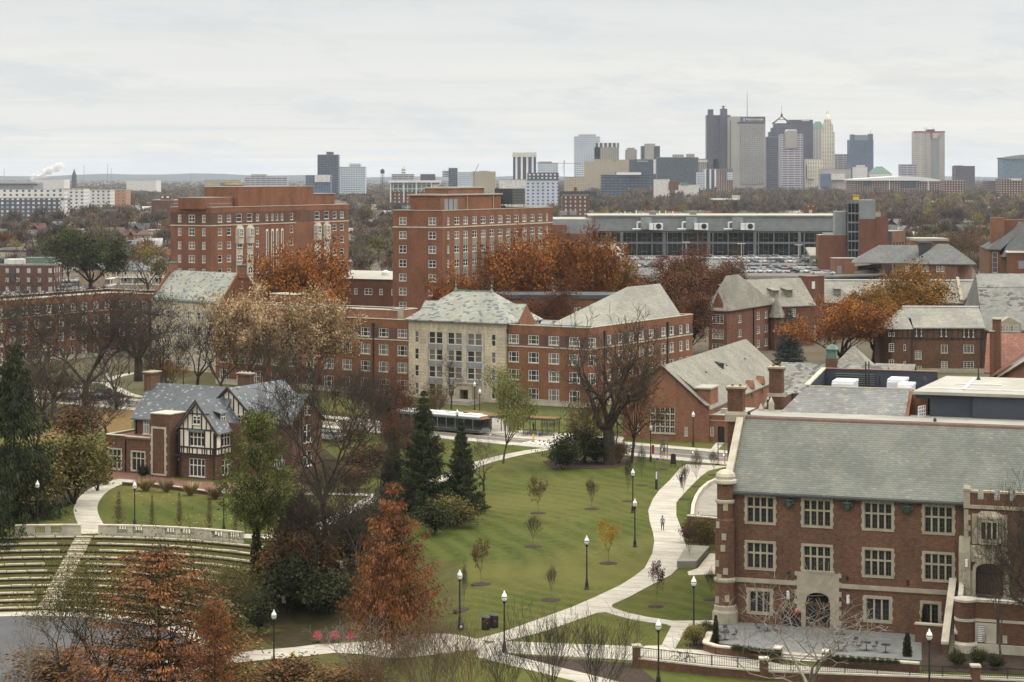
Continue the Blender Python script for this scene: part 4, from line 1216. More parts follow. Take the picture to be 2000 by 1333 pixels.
for x in bays:
 mb=MB();mb.M=b_.M()
 mb.prism([(x-1.5,0),(x-1.0,-.7),(x+1.0,-.7),(x+1.5,0)],26.6,30.2);mb.prism([(x-1.5,0),(x-1.0,-.7),(x+1.0,-.7),(x+1.5,0)],30.2,31.0,0,.5)
 mb.box(x-1.3,x+1.3,-.16,.03,3,26.6)
 o=t1.part('bay_window',mb,['limestone_white'])
 for z in zr[1:9]:
  if z>28:w_=t1.win(t1.side(.84,0,90),(x-.75,z-.6,x+.75,z+1.3),'sash2')
  else:w_=t1.win(t1.side(.30,0,90),(x-1.0,z-.1,x+1.0,z+1.5),'sash2')
mb=MB();mb.M=b_.M()
for u in (521.5,532,541,551):x=b_.X(u);mb.box(x-.45,x+.45,-.06,.05,8,29.8)
sl=t1.part('stair_slot',mb,['white_trim'])
mb=MB();mb.M=b_.M()
for u in (521.5,532,541,551):x=b_.X(u);mb.box(x-.2,x+.2,-.09,-.05,8.5,29.3)
t1.part('pane',mb,['glass_dark'],sl)
mb=MB();hx=b_.X(591)
mb.M=b_.M();mb.box(hx-1,hx+1,-.04,.05,31.5,34.5);t1.part('blind_panel',mb,['brick_red'])
x0,x1=b_.X(418),b_.X(464)
mb=MB();shell(mb,-9,-1.2,x0-2,x1,35,37.7);mb.box(-9,-1.2,x0-2,x1,37.6,37.8,1);t1.part('penthouse',mb,['brick_tower','flat_roof'])
x0,x1=b_.X(613),b_.X(660)
mb=MB();shell(mb,-9,-1.0,x0,x1,35,38.2);mb.box(-9.2,-.8,x0,x1+.2,38.2,38.4,1);t1.part('penthouse',mb,['brick_tower','flat_roof'])
mb=MB()
for i in range(14):mb.tube((A0+.3,i*.9,ztop),(A0+.3,i*.9,ztop+.9),.04,n=4)
x0=b_.X(455)
for i in range(16):q=x0*i/15;mb.tube((-.3,q,ztop),(-.3,q,ztop+.9),.04,n=4)
mb.tube((-.3,0,ztop+.9),(-.3,x0,ztop+.9),.05,n=4);mb.tube((A0+.3,.2,ztop+.9),(-.3,.2,ztop+.9),.05,n=4)
t1.part('roof_railing',mb,['grey_metal'])
T2=Fr((-.034*462,462,0),-27)
t2=Bld('dormitory_tower','tall brick dormitory tower with grey panelled window columns and a boxed unit on its roof','building',T2)
a=t2.side();b_=t2.side(0,0,90)
A0=a.X(767);BL=b_.X(1079);ztop=35.0
rv=[432.6+27.75*i for i in range(9)]
zc=[a.Z(845,v) for v in rv]
ws=[]
for u in (786.5,844.2):
 for z in zc:x=a.X(u);ws.append((x-.98,z-.85,x+.98,z+.85))
t2.face(a,A0,0,-.5,ztop,ws,'sash2')
ux=[892.4,909.5,926.9,944,960.8,977,992.9,1008.8,1024.4,1040,1055]
cx=[b_.X(u) for u in ux];ws=[]
for x in cx:
 for z in zc:ws.append((x-1.15,z-.85,x+1.15,z+.85))
for u in (875.6,1068.5):
 for z in zc:x=b_.X(u);ws.append((x-.5,z-.85,x+.5,z+.85))
t2.face(b_,0,BL,-.5,ztop,ws,'sash2')
shell(t2.wall,A0,0,0,BL,-.5,ztop,'fr');t2.done(['brick_tower'])
mb=MB();mb.M=b_.M();mb.box(.1,BL,-.1,.03,zc[0]-1.55,zc[0]-1.25);t2.part('stone_band',mb,['limestone_white'])
mb=MB();mb.box(A0,.1,-.1,.03,zc[0]-1.55,zc[0]-1.25);t2.part('stone_band',mb,['limestone_white'])
mb=MB();mb.M=b_.M()
for x in cx:
 for i in range(1,8):
  mb=MB();mb.M=b_.M();mb.box(x-1.2,x+1.2,-.03,.05,zc[i+1]+.9,zc[i]-1.0);t2.part('spandrel',mb,['concrete'])
parapet_roof(t2,A0,0,0,BL,34.6,ztop)
p0,p1=b_.X(868),b_.X(990)
mb=MB();shell(mb,-9.5,-1.6,2,p1,34.6,38.4);ph=t2.part('penthouse',mb,['brick_tower'])
mb=MB();mb.box(-9.8,-1.3,1.7,p1+.3,38.4,38.75);t2.part('penthouse_roof',mb,['flat_roof_white'],ph)
mb=MB();shell(mb,-9,-3,8,p1-6,38.7,40.0);ph2=t2.part('penthouse',mb,['brick_tower'])
mb=MB();mb.box(-9.2,-2.8,7.8,p1-5.8,40.0,40.3);t2.part('penthouse_roof',mb,['flat_roof_white'],ph2)
mb=MB()
for u in (883,892,901):x=b_.X(u);mb.box(-1.62,-1.5,x-.9,x+.9,34.7,37.6)
t2.part('penthouse_door',mb,['grey_metal'],ph)
mb=MB()
for u in (923,974):x=b_.X(u);mb.tube((-1.45,x,34.6),(-1.45,x,38.3),.12)
t2.part('downpipe',mb,['limestone_white'],ph)
c0,c1=b_.X(1009),b_.X(1034)
mb=MB();mb.box(-6,-1.2,c0,c1,36.0,39.8);ct=t2.part('cooling_unit',mb,['dark_metal'])
mb=MB()
for x in (-5.8,-1.4):
 for y in (c0+.2,c1-.2):mb.tube((x,y,34.6),(x,y,36),.12)
for i in range(9):mb.box(-1.2,-1.14,c0+.3,c1-.3,36.3+i*.38,36.42+i*.38)
t2.part('louvre',mb,['grey_metal_dark'],ct)
mb=MB()
for i in range(7):y=c0-7+i*1.0;mb.tube((-3,y,34.6),(-3,y,37+(i % 3)*.6),.1);mb.box(-4.2,-2.6,y-.2,y+.4,34.6,35.7)
t2.part('roof_pipework',mb,['black_iron'])
# low brick link with the white roof between the towers
LK=Fr(yp(682,600,520)[:2],-24)
lk=Bld('dining_hall','low brick dining hall with a bright white flat roof between the two dormitory towers','building',LK)
s_=lk.side(0,0);z1=s_.Z(720,547);e=22
lk.face(s_,-24,e,-.5,z1,[(x,z1-3.7,x+wd,z1-2.2) for x,wd in ((-3.2,1.3),(1.4,1.0),(4.4,2.2),(8.6,1.0),(12,2.2))],'sash2')
shell(lk.wall,-24,e,0,40,-.5,z1,'f');lk.done(['brick_red'])
mb=MB();mb.slab([(-24,0,z1+.05),(e,0,z1+.05),(e,40,z1+.25),(-24,40,z1+.25)],.3);rf=lk.part('roof',mb,['flat_roof_white'])
mb=MB();mb.box(-24.1,e,-.2,.2,z1,z1+.2);lk.part('parapet_cap',mb,['dark_metal'],rf)
for x in (0,14):mb=MB();mb.lathe(x,20,[(1,z1),(1.1,z1+1),(.4,z1+1.5)],10);lk.part('roof_vent',mb,['steel_white'],rf)
# low long brick range behind the residence hall
LB=Fr(yp(975,640,455)[:2],-4)
lb_=Bld('low_range','long low brick range with a dark flat roof edge behind the slate hip roofs','building',LB)
s_=lb_.side();z1=s_.Z(1050,584);e=s_.X(1204)
wx=[s_.rect(1122,601,1138,617),s_.rect(1168,601,1176,616)]
lb_.face(s_,-2,e,-.5,z1,wx,'sash');shell(lb_.wall,-2,e,0,12,-.5,z1,'f');lb_.done(['brick_baker'])
mb=MB();mb.box(-2.2,e+.2,-.3,12.3,z1,z1+.9);lb_.part('roof',mb,['flat_roof_dark'])
LB2=Fr(yp(1212,640,600)[:2],0);l2=Bld('link_block','small plain brick block between the yellow tree and the rust coloured oaks','building',LB2)
z1=l2.side().Z(1230,546);shell(l2.wall,0,7.5,0,10,-.5,z1);l2.done(['brick_red']);mb=MB();mb.box(-.2,7.7,-.2,10.2,z1,z1+.4);l2.part('roof',mb,['flat_roof_dark'])
# ================================================================== GREY METAL AND GLASS RESEARCH BUILDING, ITS TOWER, THE CAR PARK
GF=Fr(yp(1155,520,960)[:2],-1.0)
g=Bld('research_building','long grey metal and glass research building with round fan units beyond the car park','building',GF)
s_=g.side();W_=s_.X(1660);z24=s_.Z(1400,423);z17=s_.Z(1400,451)
mb=MB();shell(mb,0,W_,1.2,45,z17,z24);
x=0
while x<W_:mb.box(x,x+.25,1.1,1.22,z17,z24-.1);x+=13.5
for i in range(5):mb.box(0,W_,1.12,1.21,z17+1.2*i+.8,z17+1.2*i+.86)
gw_=g.part('metal_wall',mb,['grey_metal'])
mb=MB();mb.box(-1.5,W_+.5,.2,46,z24,z24+.5);grf=g.part('roof',mb,['flat_roof_white'])
mb=MB();mb.box(0,W_,.1,.25,z17-1.0,z17-.2);mb.box(-.3,W_+.2,-.6,1.2,z17-.2,z17)
n=46
for i in range(n+1):q=W_*i/n;mb.box(q,q+.12,-.55,.1,z17-1.0,z17-.2)
mb.box(0,W_,-.2,.2,10.9,11.9);mb.box(0,W_,-.2,.2,4.6,5.6)
for i in range(18):
 q=W_*i/17;mb.box(q-.25,q+.25,-.3,.2,0,z17-1)
 for z0,z1 in ((5.6,10.9),(11.9,z17-1)):
  for f in (.33,.66):mb.box(q+W_/17*f-.05,q+W_/17*f+.05,-.05,.15,z0,z1)
  mb.box(q+W_/17*.33,q+W_/17*.66,-.05,.15,z0+1.7,z0+1.85)
for u in (1215,1298,1385,1475,1562):q=s_.X(u);mb.box(q-.9,q+.5,-.9,.2,0,z17-.5)
g.part('glazing_frame',mb,['grey_metal_dark'])
mb=MB();mb.box(0,W_,.3,44,-.5,z17-.2);g.part('curtain_wall',mb,['glass_dark'])
for u in (1262,1350,1440):
 q=s_.X(u);mb=MB();mb.box(q-2.6,q+2.6,-2.5,.9,z17+.6,z17+6.3)
 o=g.part('air_handler',mb,['grey_metal'])
 mb=MB();mb.box(q+1.2,q+7.6,-5.0,-1.2,z17+.5,z17+3.6);mb.tube((q-4.2,-2,z17+4),(q-2.4,-2,z17+4),.4);mb.tube((q-4.2,-2,z17+4),(q-4.2,-2,z17+.6),.4);mb.tube((q-6.5,-2,z17+.8),(q-2,-2,z17+.8),.4)
 o2=g.part('fan_housing',mb,['steel_white'],o)
 mb=MB();mb.tube((q+5.6,-5.3,z17+2.2),(q+5.6,-4.9,z17+2.2),1.25,n=16);mb.tube((q+3.2,-5.02,z17+.5),(q+3.2,-5.02,z17+3.6),.1,n=4);g.part('fan',mb,['black_iron'],o)
for u in (1222,1233,1244,1258,1302,1316,1331,1290,1214):
 q=s_.X(u);mb=MB();h=random.uniform(1,2.8);mb.lathe(q,8,[(.25,z24+.5),(.25,z24+.5+h),(.4,z24+.6+h)],6);g.part('flue',mb,['steel_white'],grf)
for u in (1101,1120,1277,1357):
 q=s_.X(u);mb=MB();mb.box(q-1.6,q+1.6,10,13,z24+.5,z24+1.8);mb.box(q-1.9,q+1.9,9.7,13.3,z24+1.8,z24+2.3);g.part('roof_vent',mb,['grey_metal'],grf)
x0=s_.X(1080)
mb=MB();shell(mb,x0,-.05,-6,44,z17-4,z24-1.2);mb.poly([(x0,-6,z24-1.2),(-.05,-6,z24-1.2),(-.05,44,z24-1.2),(x0,44,z24-1.2)],1);g.part('side_block',mb,['grey_metal','flat_roof_white'])
mb=MB();x1=g.side(0,-14).X(1106);x2=g.side(0,-14).X(1154)
shell(mb,x0-4,x1,-18,-6,-.5,z24-3.5);shell(mb,x1,x2,-14,-6,-.5,z17-1)
mb.poly([(x0-4,-18,z24-3.6),(x1,-18,z24-3.6),(x1,-6,z24-3.6),(x0-4,-6,z24-3.6)]);mb.poly([(x1,-14,z17-1.1),(x2,-14,z17-1.1),(x2,-6,z17-1.1),(x1,-6,z17-1.1)])
o=g.part('brick_block',mb,['brick_garage'])
for u in (1119,1139,1149):
 q=g.side(0,-14).X(u);g.win(g.side(0,-14.2),(q-1.0,9.3,q+1.0,12.3),'slit')
TG=Fr(yp(1677,545,800)[:2],-3.0)
tg=Bld('stair_tower','stair tower of brick, silver cladding and green glass beside the car park','building',TG)
s_=tg.side();zt=s_.Z(1690,391);zm=s_.Z(1690,428);xr=s_.X(1710);xR=s_.X(1735);xl=s_.X(1656)
mb=MB();shell(mb,0,xr,0,12,zm,zt);mb.poly([(0,0,zt),(xr,0,zt),(xr,12,zt),(0,12,zt)])
for i in range(6):mb.box(0,xr,-.05,.02,zm+1.2*i+.5,zm+1.2*i+.56)
tg.part('metal_cladding',mb,['grey_metal'])
mb=MB();shell(mb,0,xr,.05,12,-.5,zm);shell(mb,xr,xR,-.3,14,-.5,s_.Z(1720,425))
mb.poly([(xr,-.3,zm+.3),(xR,-.3,zm+.3),(xR,14,zm+.3),(xr,14,zm+.3)],1);mb.box(xr*.45,xr*.55,-.05,.05,zm-12,zm-1)
tg.part('wall',mb,['brick_garage','flat_roof_white'])
mb=MB();mb.box(xl,0,-.4,8,-.5,zt-1.4);gl=tg.part('stair_glazing',mb,['glass_dark'])
mb=MB()
for z in [zt-1.4-3.6*i for i in range(9)]:mb.box(xl-.1,.05,-.55,-.3,z-.5 if z<zt-2 else z,z+(.1 if z<zt-2 else 1.4))
for f in (0,.33,.66,1):mb.box(xl+(0-xl)*f-.1,xl+(0-xl)*f+.1,-.5,-.35,3,zt)
tg.part('glazing_frame',mb,['grey_metal_dark'],gl)
xq=s_.X(1634);x600=s_.X(1600)
mb=MB();shell(mb,xq,xl-.1,6,14,10,s_.Z(1645,414));mb.poly([(xq,6,28.8),(xl-.1,6,28.8),(xl-.1,14,28.8),(xq,14,28.8)]);tg.part('plant_box',mb,['grey_metal'])
mb=MB();z2=s_.Z(1630,460);shell(mb,x600,xl-.12,3,14,-.5,z2);mb.poly([(x600,3,z2),(xl-.12,3,z2),(xl-.12,14,z2),(x600,14,z2)],1);mb.box(x600+2,x600+6,5,9,z2,z2+.8,1)
tg.part('low_wall',mb,['brick_garage','flat_roof_white'])
mb=MB();mb.box(s_.X(1670),s_.X(1680),4,7,zt,zt+1.2);mb.box(s_.X(1670)-.2,s_.X(1680)+.2,3.8,7.2,zt+1.7,zt+1.9);tg.part('hoist_frame',mb,['yellow_paint'])
xe=s_.X(1742);r_=tg.side(xe,0,62);RE=r_.X(1768)
mb=MB();z3=s_.Z(1745,452)
facade(mb,r_,0,RE,-.5,z3,[(RE*(.12+.22*i),z,RE*(.12+.22*i)+RE*.1,z+1.7) for i in range(4) for z in (3,7,11,15)],.3)
mb.box(xR+.05,xe,-.1,12,-.5,z3-.2,1)
p=[r_.pt(0,0,z3),r_.pt(RE,0,z3),r_.pt(RE,12,z3),r_.pt(0,8,z3)];mb.poly(p,2)
mb.poly([r_.pt(0,.31,0),r_.pt(RE,.31,0),r_.pt(RE,.31,z3),r_.pt(0,.31,z3)],3)
tg.part('side_wing',mb,['brick_brown','slate_blue_metal','flat_roof_white','glass_dark'])
# car park decks
DZ=6.0
dp=lambda u,v,z=DZ: gp(u,v,z)
PG=Fr((0,0,0),0);pg=Bld('car_park','concrete car park decks full of parked cars before the glass building','building',PG)
mb=MB()
mb.slab([dp(1160,541),dp(1612,546),(145,945,DZ),(36,945,DZ)],.7)
mb.slab([dp(1600,541,6.01),dp(1728,536,6.01),dp(1728,512,6.01),dp(1600,512,6.01)],.6)
deck=pg.part('deck',mb,['deck_asphalt'])
mb=MB()
def wall_line(mb,pts,z0,z1,t=.3,mi=0):
 for (a,b) in zip(pts[:-1],pts[1:]):
  d=Vector((b[0]-a[0],b[1]-a[1]));d.normalize();nx,ny=-d.y*t,d.x*t
  mb._add([(a[0],a[1],z0),(b[0],b[1],z0),(b[0]+nx,b[1]+ny,z0),(a[0]+nx,a[1]+ny,z0),
                 (a[0],a[1],z1),(b[0],b[1],z1),(b[0]+nx,b[1]+ny,z1),(a[0]+nx,a[1]+ny,z1)],
    [(0,1,5,4),(1,2,6,5),(2,3,7,6),(3,0,4,7),(4,5,6,7),(3,2,1,0)],mi)
wall_line(mb,[dp(1160,541),dp(1612,546)],DZ-1.2,DZ+1.0)
wall_line(mb,[dp(1225,521),dp(1300,522)],DZ,DZ+.9);wall_line(mb,[dp(1410,522),dp(1600,523)],DZ,DZ+.6)
wall_line(mb,[dp(1600,541),dp(1640,534)],DZ,DZ+1.1)
wall_line(mb,[dp(1670,537),dp(1727,531)],DZ-1.5,DZ+1.1);wall_line(mb,[dp(1670,512,11),dp(1727,507,11)],9.4,12.0)
for u in (1465,1508,1550,1590):p=dp(u,545);mb.box(p[0]-.4,p[0]+.4,p[1],p[1]+.8,-.5,DZ)
for u in (1448,1504,1560):p=dp(u,523);mb.box(p[0]-.5,p[0]+.5,p[1],p[1]+1.0,DZ,DZ+3)
p=dp(1724,533);mb.box(p[0]-.6,p[0]+.6,p[1],p[1]+1,-.5,11)
pg.part('parapet',mb,['concrete'],deck)
mb=MB()
a,b2=dp(1582,526),dp(1670,526)
mb.slab([(a[0],a[1],11.2),(b2[0],a[1],11.2),(b2[0]-3,870,12.5),(a[0]+7,870,12.5)],1.3)
mb.box(a[0],a[0]+.9,a[1],a[1]+1,DZ,10);
a2,b3=dp(1176,508),dp(1224,520)
mb.slab([(b3[0]-9,b3[1]-8,9.2),(b3[0],b3[1]-8,9.8),(b3[0]-1,905,13),(b3[0]-10,905,12)],1.0)
mb.slab([dp(1666,512,10.5),dp(1728,512,10.5),dp(1728,498,10.5),dp(1660,498,10.5)],.7)
pg.part('ramp',mb,['concrete'],deck)
mb=MB();p=dp(1629,546,4);q=dp(1675,546,4)
mb.box(p[0],q[0],p[1],p[1]+9,-.5,11.6);mb.box(b3[0]-6,b3[0]+.6,b3[1]-10,b3[1]-9,0,8.6)
hut=pg.part('stair_hut',mb,['brick_orange'])
mb=MB();mb.box(p[0]-.2,q[0]+.2,p[1]-.2,p[1]+9.2,11.6,11.9);pg.part('hut_roof',mb,['concrete'],hut)
mb=MB();mb.box(p[0]+1.2,p[0]+2.9,p[1]-.06,p[1],DZ+.2,DZ+3);pg.part('door',mb,['grey_metal'],hut)
# ================================================================== SLATE ROOFED QUAD ON THE RIGHT
H1f=Fr(yp(1420,690,480)[:2],-28)
h1=Bld('quad_hall','brick hall with steep hipped slate roof and three small dormers behind the gabled hall','building',H1f)
a=h1.side();b_=h1.side(0,0,90);A0=a.X(1384);BL=b_.X(1508);ev=a.Z(1420,607);rz=19.2
h1.face(a,A0,0,-.5,ev,[(a.rect(1391,615,1413,632),'grid3'),(a.rect(1391,643,1413,662),'grid3'),(a.rect(1391,672,1413,690),'grid3')])
ws=[]
for u in (1445,1481,1496):
 for z in (8.0,4.6,1.2):x=b_.X(u);ws.append((x-1.1,z,x+1.1,z+1.8))
h1.face(b_,0,BL,-.5,ev,ws,'grid')
shell(h1.wall,A0,0,0,BL,-.5,ev,'fr')
h1.wall.xprism([(A0+.8,ev),(-.8,ev),(-.8,ev+.3),(A0/2,ev+4.2),(A0+.8,ev+.3)],-.06,.5)
h1.done(['brick_red'])
mb=MB();hip_roof(mb,A0,0,0,BL,ev,rz,5,13,'y',.5)
gable_roof(mb,A0+.6,-.6,.5,6,ev+.3,ev+4.3,'y',.2)
rf=h1.part('roof',mb,['slate_old'])
for i,y in enumerate((9,12.5,16)):
 mb=MB();x=-2.6;z=ev+3.2;mb.box(x-1.0,x+.9,y-.8,y+.8,z-1,z+1.6);mb.slab([(x-3,y-1,z+2.4),(x+1.1,y-1,z+1.7),(x+1.1,y+1,z+1.7),(x-3,y+1,z+2.4)],.15)
 h1.part('dormer',mb,['slate_old'],rf)
mb=MB();x=b_.X(1471);mb.M=b_.M();mb.box(x-.12,x+.12,-.3,-.05,0,ev);h1.part('downpipe',mb,['black_iron'])
# turret beside it
tb=b_.pt(BL-1,0,0)
mb=MB();mb.lathe(tb[0]+1.6,tb[1],[(1.7,0),(1.7,ev-3)],8);h1.part('stair_turret',mb,['brick_red'])
mb=MB();mb.lathe(tb[0]+1.6,tb[1],[(2.3,ev-3.2),(2.2,ev-3),(.05,ev+2.4)],8);h1.part('turret_roof',mb,['slate_old'])
H2f=Fr(yp(1510,690,512)[:2],30)
h2=Bld('quad_wing','slate roofed brick wing with two dormers meeting a square brick stack','building',H2f)
s_=h2.side();E=s_.X(1590);ev=s_.Z(1530,597)
h2.face(s_,-4,E,-.5,ev,gridwins([2+4.5*i for i in range(int(E/4.5))],(7.5,3.5),1.3,2),'grid');shell(h2.wall,-4,E,0,12,-.5,ev,'f');h2.done(['brick_red'])
mb=MB();gable_roof(mb,-4,E,0,12,ev,ev+6.2,'x',.4);rf=h2.part('roof',mb,['slate_old'])
for u,v in ((1523,577),(1550,572)):
 x=s_.X(u);mb=MB();z=ev+2.6;mb.box(x-.9,x+.9,1.6,4,z-1,z+1.2);mb.slab([(x-1.2,1.2,z+1.2),(x+1.2,1.2,z+1.2),(x+1.2,5.5,z+2),(x-1.2,5.5,z+2)],.15)
 h2.part('dormer',mb,['slate_old'],rf)
mb=MB();p=H2f.lc(yp(1585,560,535));mb.box(p[0]-2.6,p[0]+2.6,p[1]-2,p[1]+2,4,16.6);mb.box(p[0]-2.7,p[0]+2.7,p[1]-2.1,p[1]+2.1,16.6,16.8);o=h2.part('brick_stack',mb,['brick_red'])
mb=MB();mb.box(p[0]-1.5,p[0]-.5,p[1]-2.08,p[1]-1.9,13.5,15.4);h2.part('vent',mb,['white_trim'],o)
H3f=Fr(yp(1602,600,545)[:2],-3)
h3=Bld('long_hall','long brick hall with a pale slate roof and small brick gables behind the orange trees','building',H3f)
s_=h3.side();E=s_.X(1925);ev=s_.Z(1760,591)
h3.face(s_,0,E,-.5,ev,gridwins([2+4.2*i for i in range(10)],(6.8,2.8),1.5,2.0),'grid');shell(h3.wall,0,E,0,13,-.5,ev,'f');h3.done(['brick_red'])
mb=MB();gable_roof(mb,0,E,0,13,ev,14.6,'x',.4);rf=h3.part('roof',mb,['slate_baker_worn'])
mb=MB();mb.box(0,E,6.2,6.8,14.75,15.05);h3.part('ridge_cap',mb,['steel_white'],rf)
mb=MB();x=s_.X(1878);mb.yprism([(0,ev),(6.5,14.7),(6.5,15.8),(-.4,ev+.8)],x-.4,x+.4);h3.part('fire_wall',mb,['limestone'],rf)
for u in (1669,1901):
 x=s_.X(u);mb=MB();mb.xprism([(x-2.6,ev-2.5),(x+2.6,ev-2.5),(x+2.6,ev+.2),(x,ev+3.0),(x-2.6,ev+.2)],-.5,2.5);o=h3.part('wall_gable',mb,['brick_red'])
 mb=MB();gable_roof(mb,x-2.6,x+2.6,-.6,4.5,ev+.3,ev+3.1,'y',.15,.15);h3.part('gable_roof',mb,['slate_old'],o)
 mb=MB();mb.box(x-.4,x+.4,-.56,-.45,ev+.5,ev+1.2);mb.box(x-1.8,x+1.8,-.58,-.45,ev-2.3,ev-.8);h3.part('window',mb,['white_trim'],o)
for u in (1637,1834):
 x=s_.X(u);mb=MB();z=ev+2.2;mb.box(x-.9,x+.9,1.6,4,z-.5,z+1.3);mb.slab([(x-1.1,1.3,z+1.3),(x+1.1,1.3,z+1.3),(x+.2,5,z+2),(x-.2,5,z+2)],.15);h3.part('dormer',mb,['slate_old'],rf)
H4f=Fr(gp(1786,728),-2)
h4=Bld('timbered_hall','brick hall with a dark timbered top floor, pale slate roof and rounded corner bay','building',H4f)
s_=h4.side();E=s_.X(1921);ev=s_.Z(1850,641);tb0=s_.Z(1850,661)
R=s_.rect
ws=[(R(1787,685,1800,702),'grid'),(R(1838,674,1851,690),'grid'),(R(1882,674,1902,690),'grid3'),(R(1787,715,1800,726),'grid'),(R(1838,706,1851,722),'grid'),(R(1882,706,1902,722),'grid3')]
h4.face(s_,0,E,-.5,tb0,ws)
tw_=[R(1787,642.5,1793,657),R(1796.5,642.5,1802.5,657),R(1835.5,643,1841.5,657.5),R(1845,643,1851,657.5),R(1880,644,1886,659),R(1889,644,1895,659),R(1898,644,1904,659)]
ws=[(max(q[0],.1),max(q[1],tb0+.15),q[2],min(q[3],ev-.12)) for q in tw_]
h4.face(s_,0,E,tb0,ev,ws,'tudor2',mi=0)
shell(h4.wall,-7,E,0,13,-.5,ev,'f')
bay=[(-7.2,5.5),(-7.2,2.8),(-4.4,-.2),(0,-.05)]
h4.wall.prism([(-7.2,5.5),(-7.2,2.4),(-5.0,-.2),(-.02,-.2),(-.02,5.5)],-.5,ev-.3)
h4.done(['brick_hall'])
sb=h4.side(0,-.22)
for r in (sb.rect(1735,650,1740,657),sb.rect(1742,650,1747,657),sb.rect(1736,671,1746,687),sb.rect(1765,673,1769,685),sb.rect(1736,703,1746,719),sb.rect(1765,706,1769,717)):
 h4.win(h4.side(0,-.35),r,'grid' if r[2]-r[0]>.8 else 'slit')
mb=MB()
mb.box(-.02,E,-.14,.02,tb0-.18,tb0+.1);mb.box(-.02,E,-.2,.02,ev-.1,ev+.12)
edges=sorted([q[0] for q in ws]+[q[2] for q in ws])
xs=[.05]
while xs[-1]<E-1:xs.append(xs[-1]+1.35)
for x in xs+edges:
 if not any(q[0]-.05<x<q[2]+.05 for q in ws) or x in edges:mb.box(x-.1,x+.1,-.1,.02,tb0+.1,ev-.1)
for x in xs:mb.box(x-.3,x+.3,-.12,-.02,tb0-.4,tb0-.18)
mb.box(-5.1,0,-.32,-.18,tb0-.15,tb0+.12)
for i in range(5):x=-4.9+i*1.15;mb.box(x-.09,x+.09,-.3,-.18,tb0+.1,ev-.3)
h4.part('timber_frame',mb,['dark_timber'])
s6=h4.side(0,7);rz=s6.Z(1850,600)
mb=MB();k=(rz-ev)/7
mb.slab([(-.3,-.5,ev+.1),(E+.3,-.5,ev+.1),(E+.3,3.2,ev+2.0),(-.3,3.2,ev+2.0)],.25)
mb.slab([(-.9,3.2,ev+2.0),(E+.3,3.2,ev+2.0),(E+.3,7,rz),(-1.6,7,rz)],.25);mb.slab([(E+.3,13.4,ev),(-1.6,13.4,ev),(-1.6,7,rz),(E+.3,7,rz)],.25)
for p_ in ([(-7.6,2.0),(-5.1,-.8)],[(-5.1,-.8),(-.3,-.55)],[(-7.6,9),(-7.6,2.0)]):
 mb.poly([(p_[0][0],p_[0][1],ev-.25),(p_[1][0],p_[1][1],ev-.25),(-1.4,7,rz)])
rf=h4.part('roof',mb,['slate_baker_worn'])
mb=MB();mb.box(-1.6,E+.3,6.8,7.2,rz,rz+.25);h4.part('ridge_cap',mb,['steel_white'],rf)
for u in (1781,1917):x=s_.X(u);mb=MB();mb.box(x-.1,x+.1,-.35,-.05,0,ev-.2);h4.part('downpipe',mb,['black_iron'])
mb=MB();mb.box(-7.4,E,-.4,.1,-.3,.9);h4.part('stone_base',mb,['limestone'])
H5f=Fr(gp(1924,720),-2)
h5=Bld('patched_roof_hall','hall at the right edge under a huge grey slate roof blotched with dark replaced tiles','building',H5f)
s_=h5.side(0,-2);za,zb_,zc_=h5.side(0,2).Z(1950,645),h5.side(0,12).Z(1950,562),h5.side(0,16).Z(1950,535)
shell(h5.wall,.2,40,2.2,30,-.5,za);h5.done(['brick_hall'])
mb=MB();mb.slab([(-.2,1.6,za),(40,1.6,za),(40,12,zb_),(.6,12,zb_)],.3);mb.slab([(.6,12,zb_+.1),(40,12,zb_+.1),(40,17,zc_),(1.2,17,zc_)],.3)
mb.slab([(40,31,za),(-.2,31,za),(1.2,17,zc_),(40,17,zc_)],.3);mb.poly([(-.2,1.6,za),(.6,12,zb_),(1.2,17,zc_),(-.2,31,za)])
rf=h5.part('roof',mb,['slate_patchy'])
x=h5.side(0,3).X(1968);z=h5.side(0,3).Z(1968,638);mb=MB();mb.xprism([(x-2.6,z-1.5),(x+2.6,z-1.5),(x+2.6,z+.8),(x,z+2.2),(x-2.6,z+.8)],1,5);o=h5.part('dormer',mb,['limestone'],rf)
for i in range(4):h5.win(h5.side(0,.8),(x-2+i*1.05,z-1.0,x-2+i*1.05+.8,z+.5),'grid')
# red tiled house
H6f=Fr(gp(1921,764),-24)
h6=Bld('red_tiled_house','house with red clay tile roof, white verge and tall chimney at the right edge','building',H6f)
s_=h6.side();z1=h6.side(0,0).Z(1932,728)
mb=MB();p=[yp(1922,728,405),yp(2050,728,405),yp(2050,650,412),yp(1928,651,412)]
l=[H6f.lc(q)+(q[2],) for q in p]
mb.slab([(a_,b2,c_) for a_,b2,c_ in l],.3)
p=[yp(1935,736,398),yp(2050,668,372),yp(2060,640,376),yp(1955,716,404)]
mb.slab([H6f.lc(q)+(q[2],) for q in p],.3)
h6.part('roof',mb,['tile_red'])
mb=MB();p=[yp(1948,738,396),yp(2060,668,368),yp(2060,658,368),yp(1946,731,396)]
for d in (0,.3):pass
q=[H6f.lc(v)+(v[2],) for v in p];mb._add(q+[(a_+.1,b2+.5,c_) for a_,b2,c_ in q],[(0,1,2,3),(7,6,5,4),(0,4,5,1),(1,5,6,2),(2,6,7,3),(3,7,4,0)],0)
h6.part('verge_board',mb,['white_paint'])
l0=H6f.lc(yp(1925,728,406));l1=H6f.lc(yp(2060,728,406))
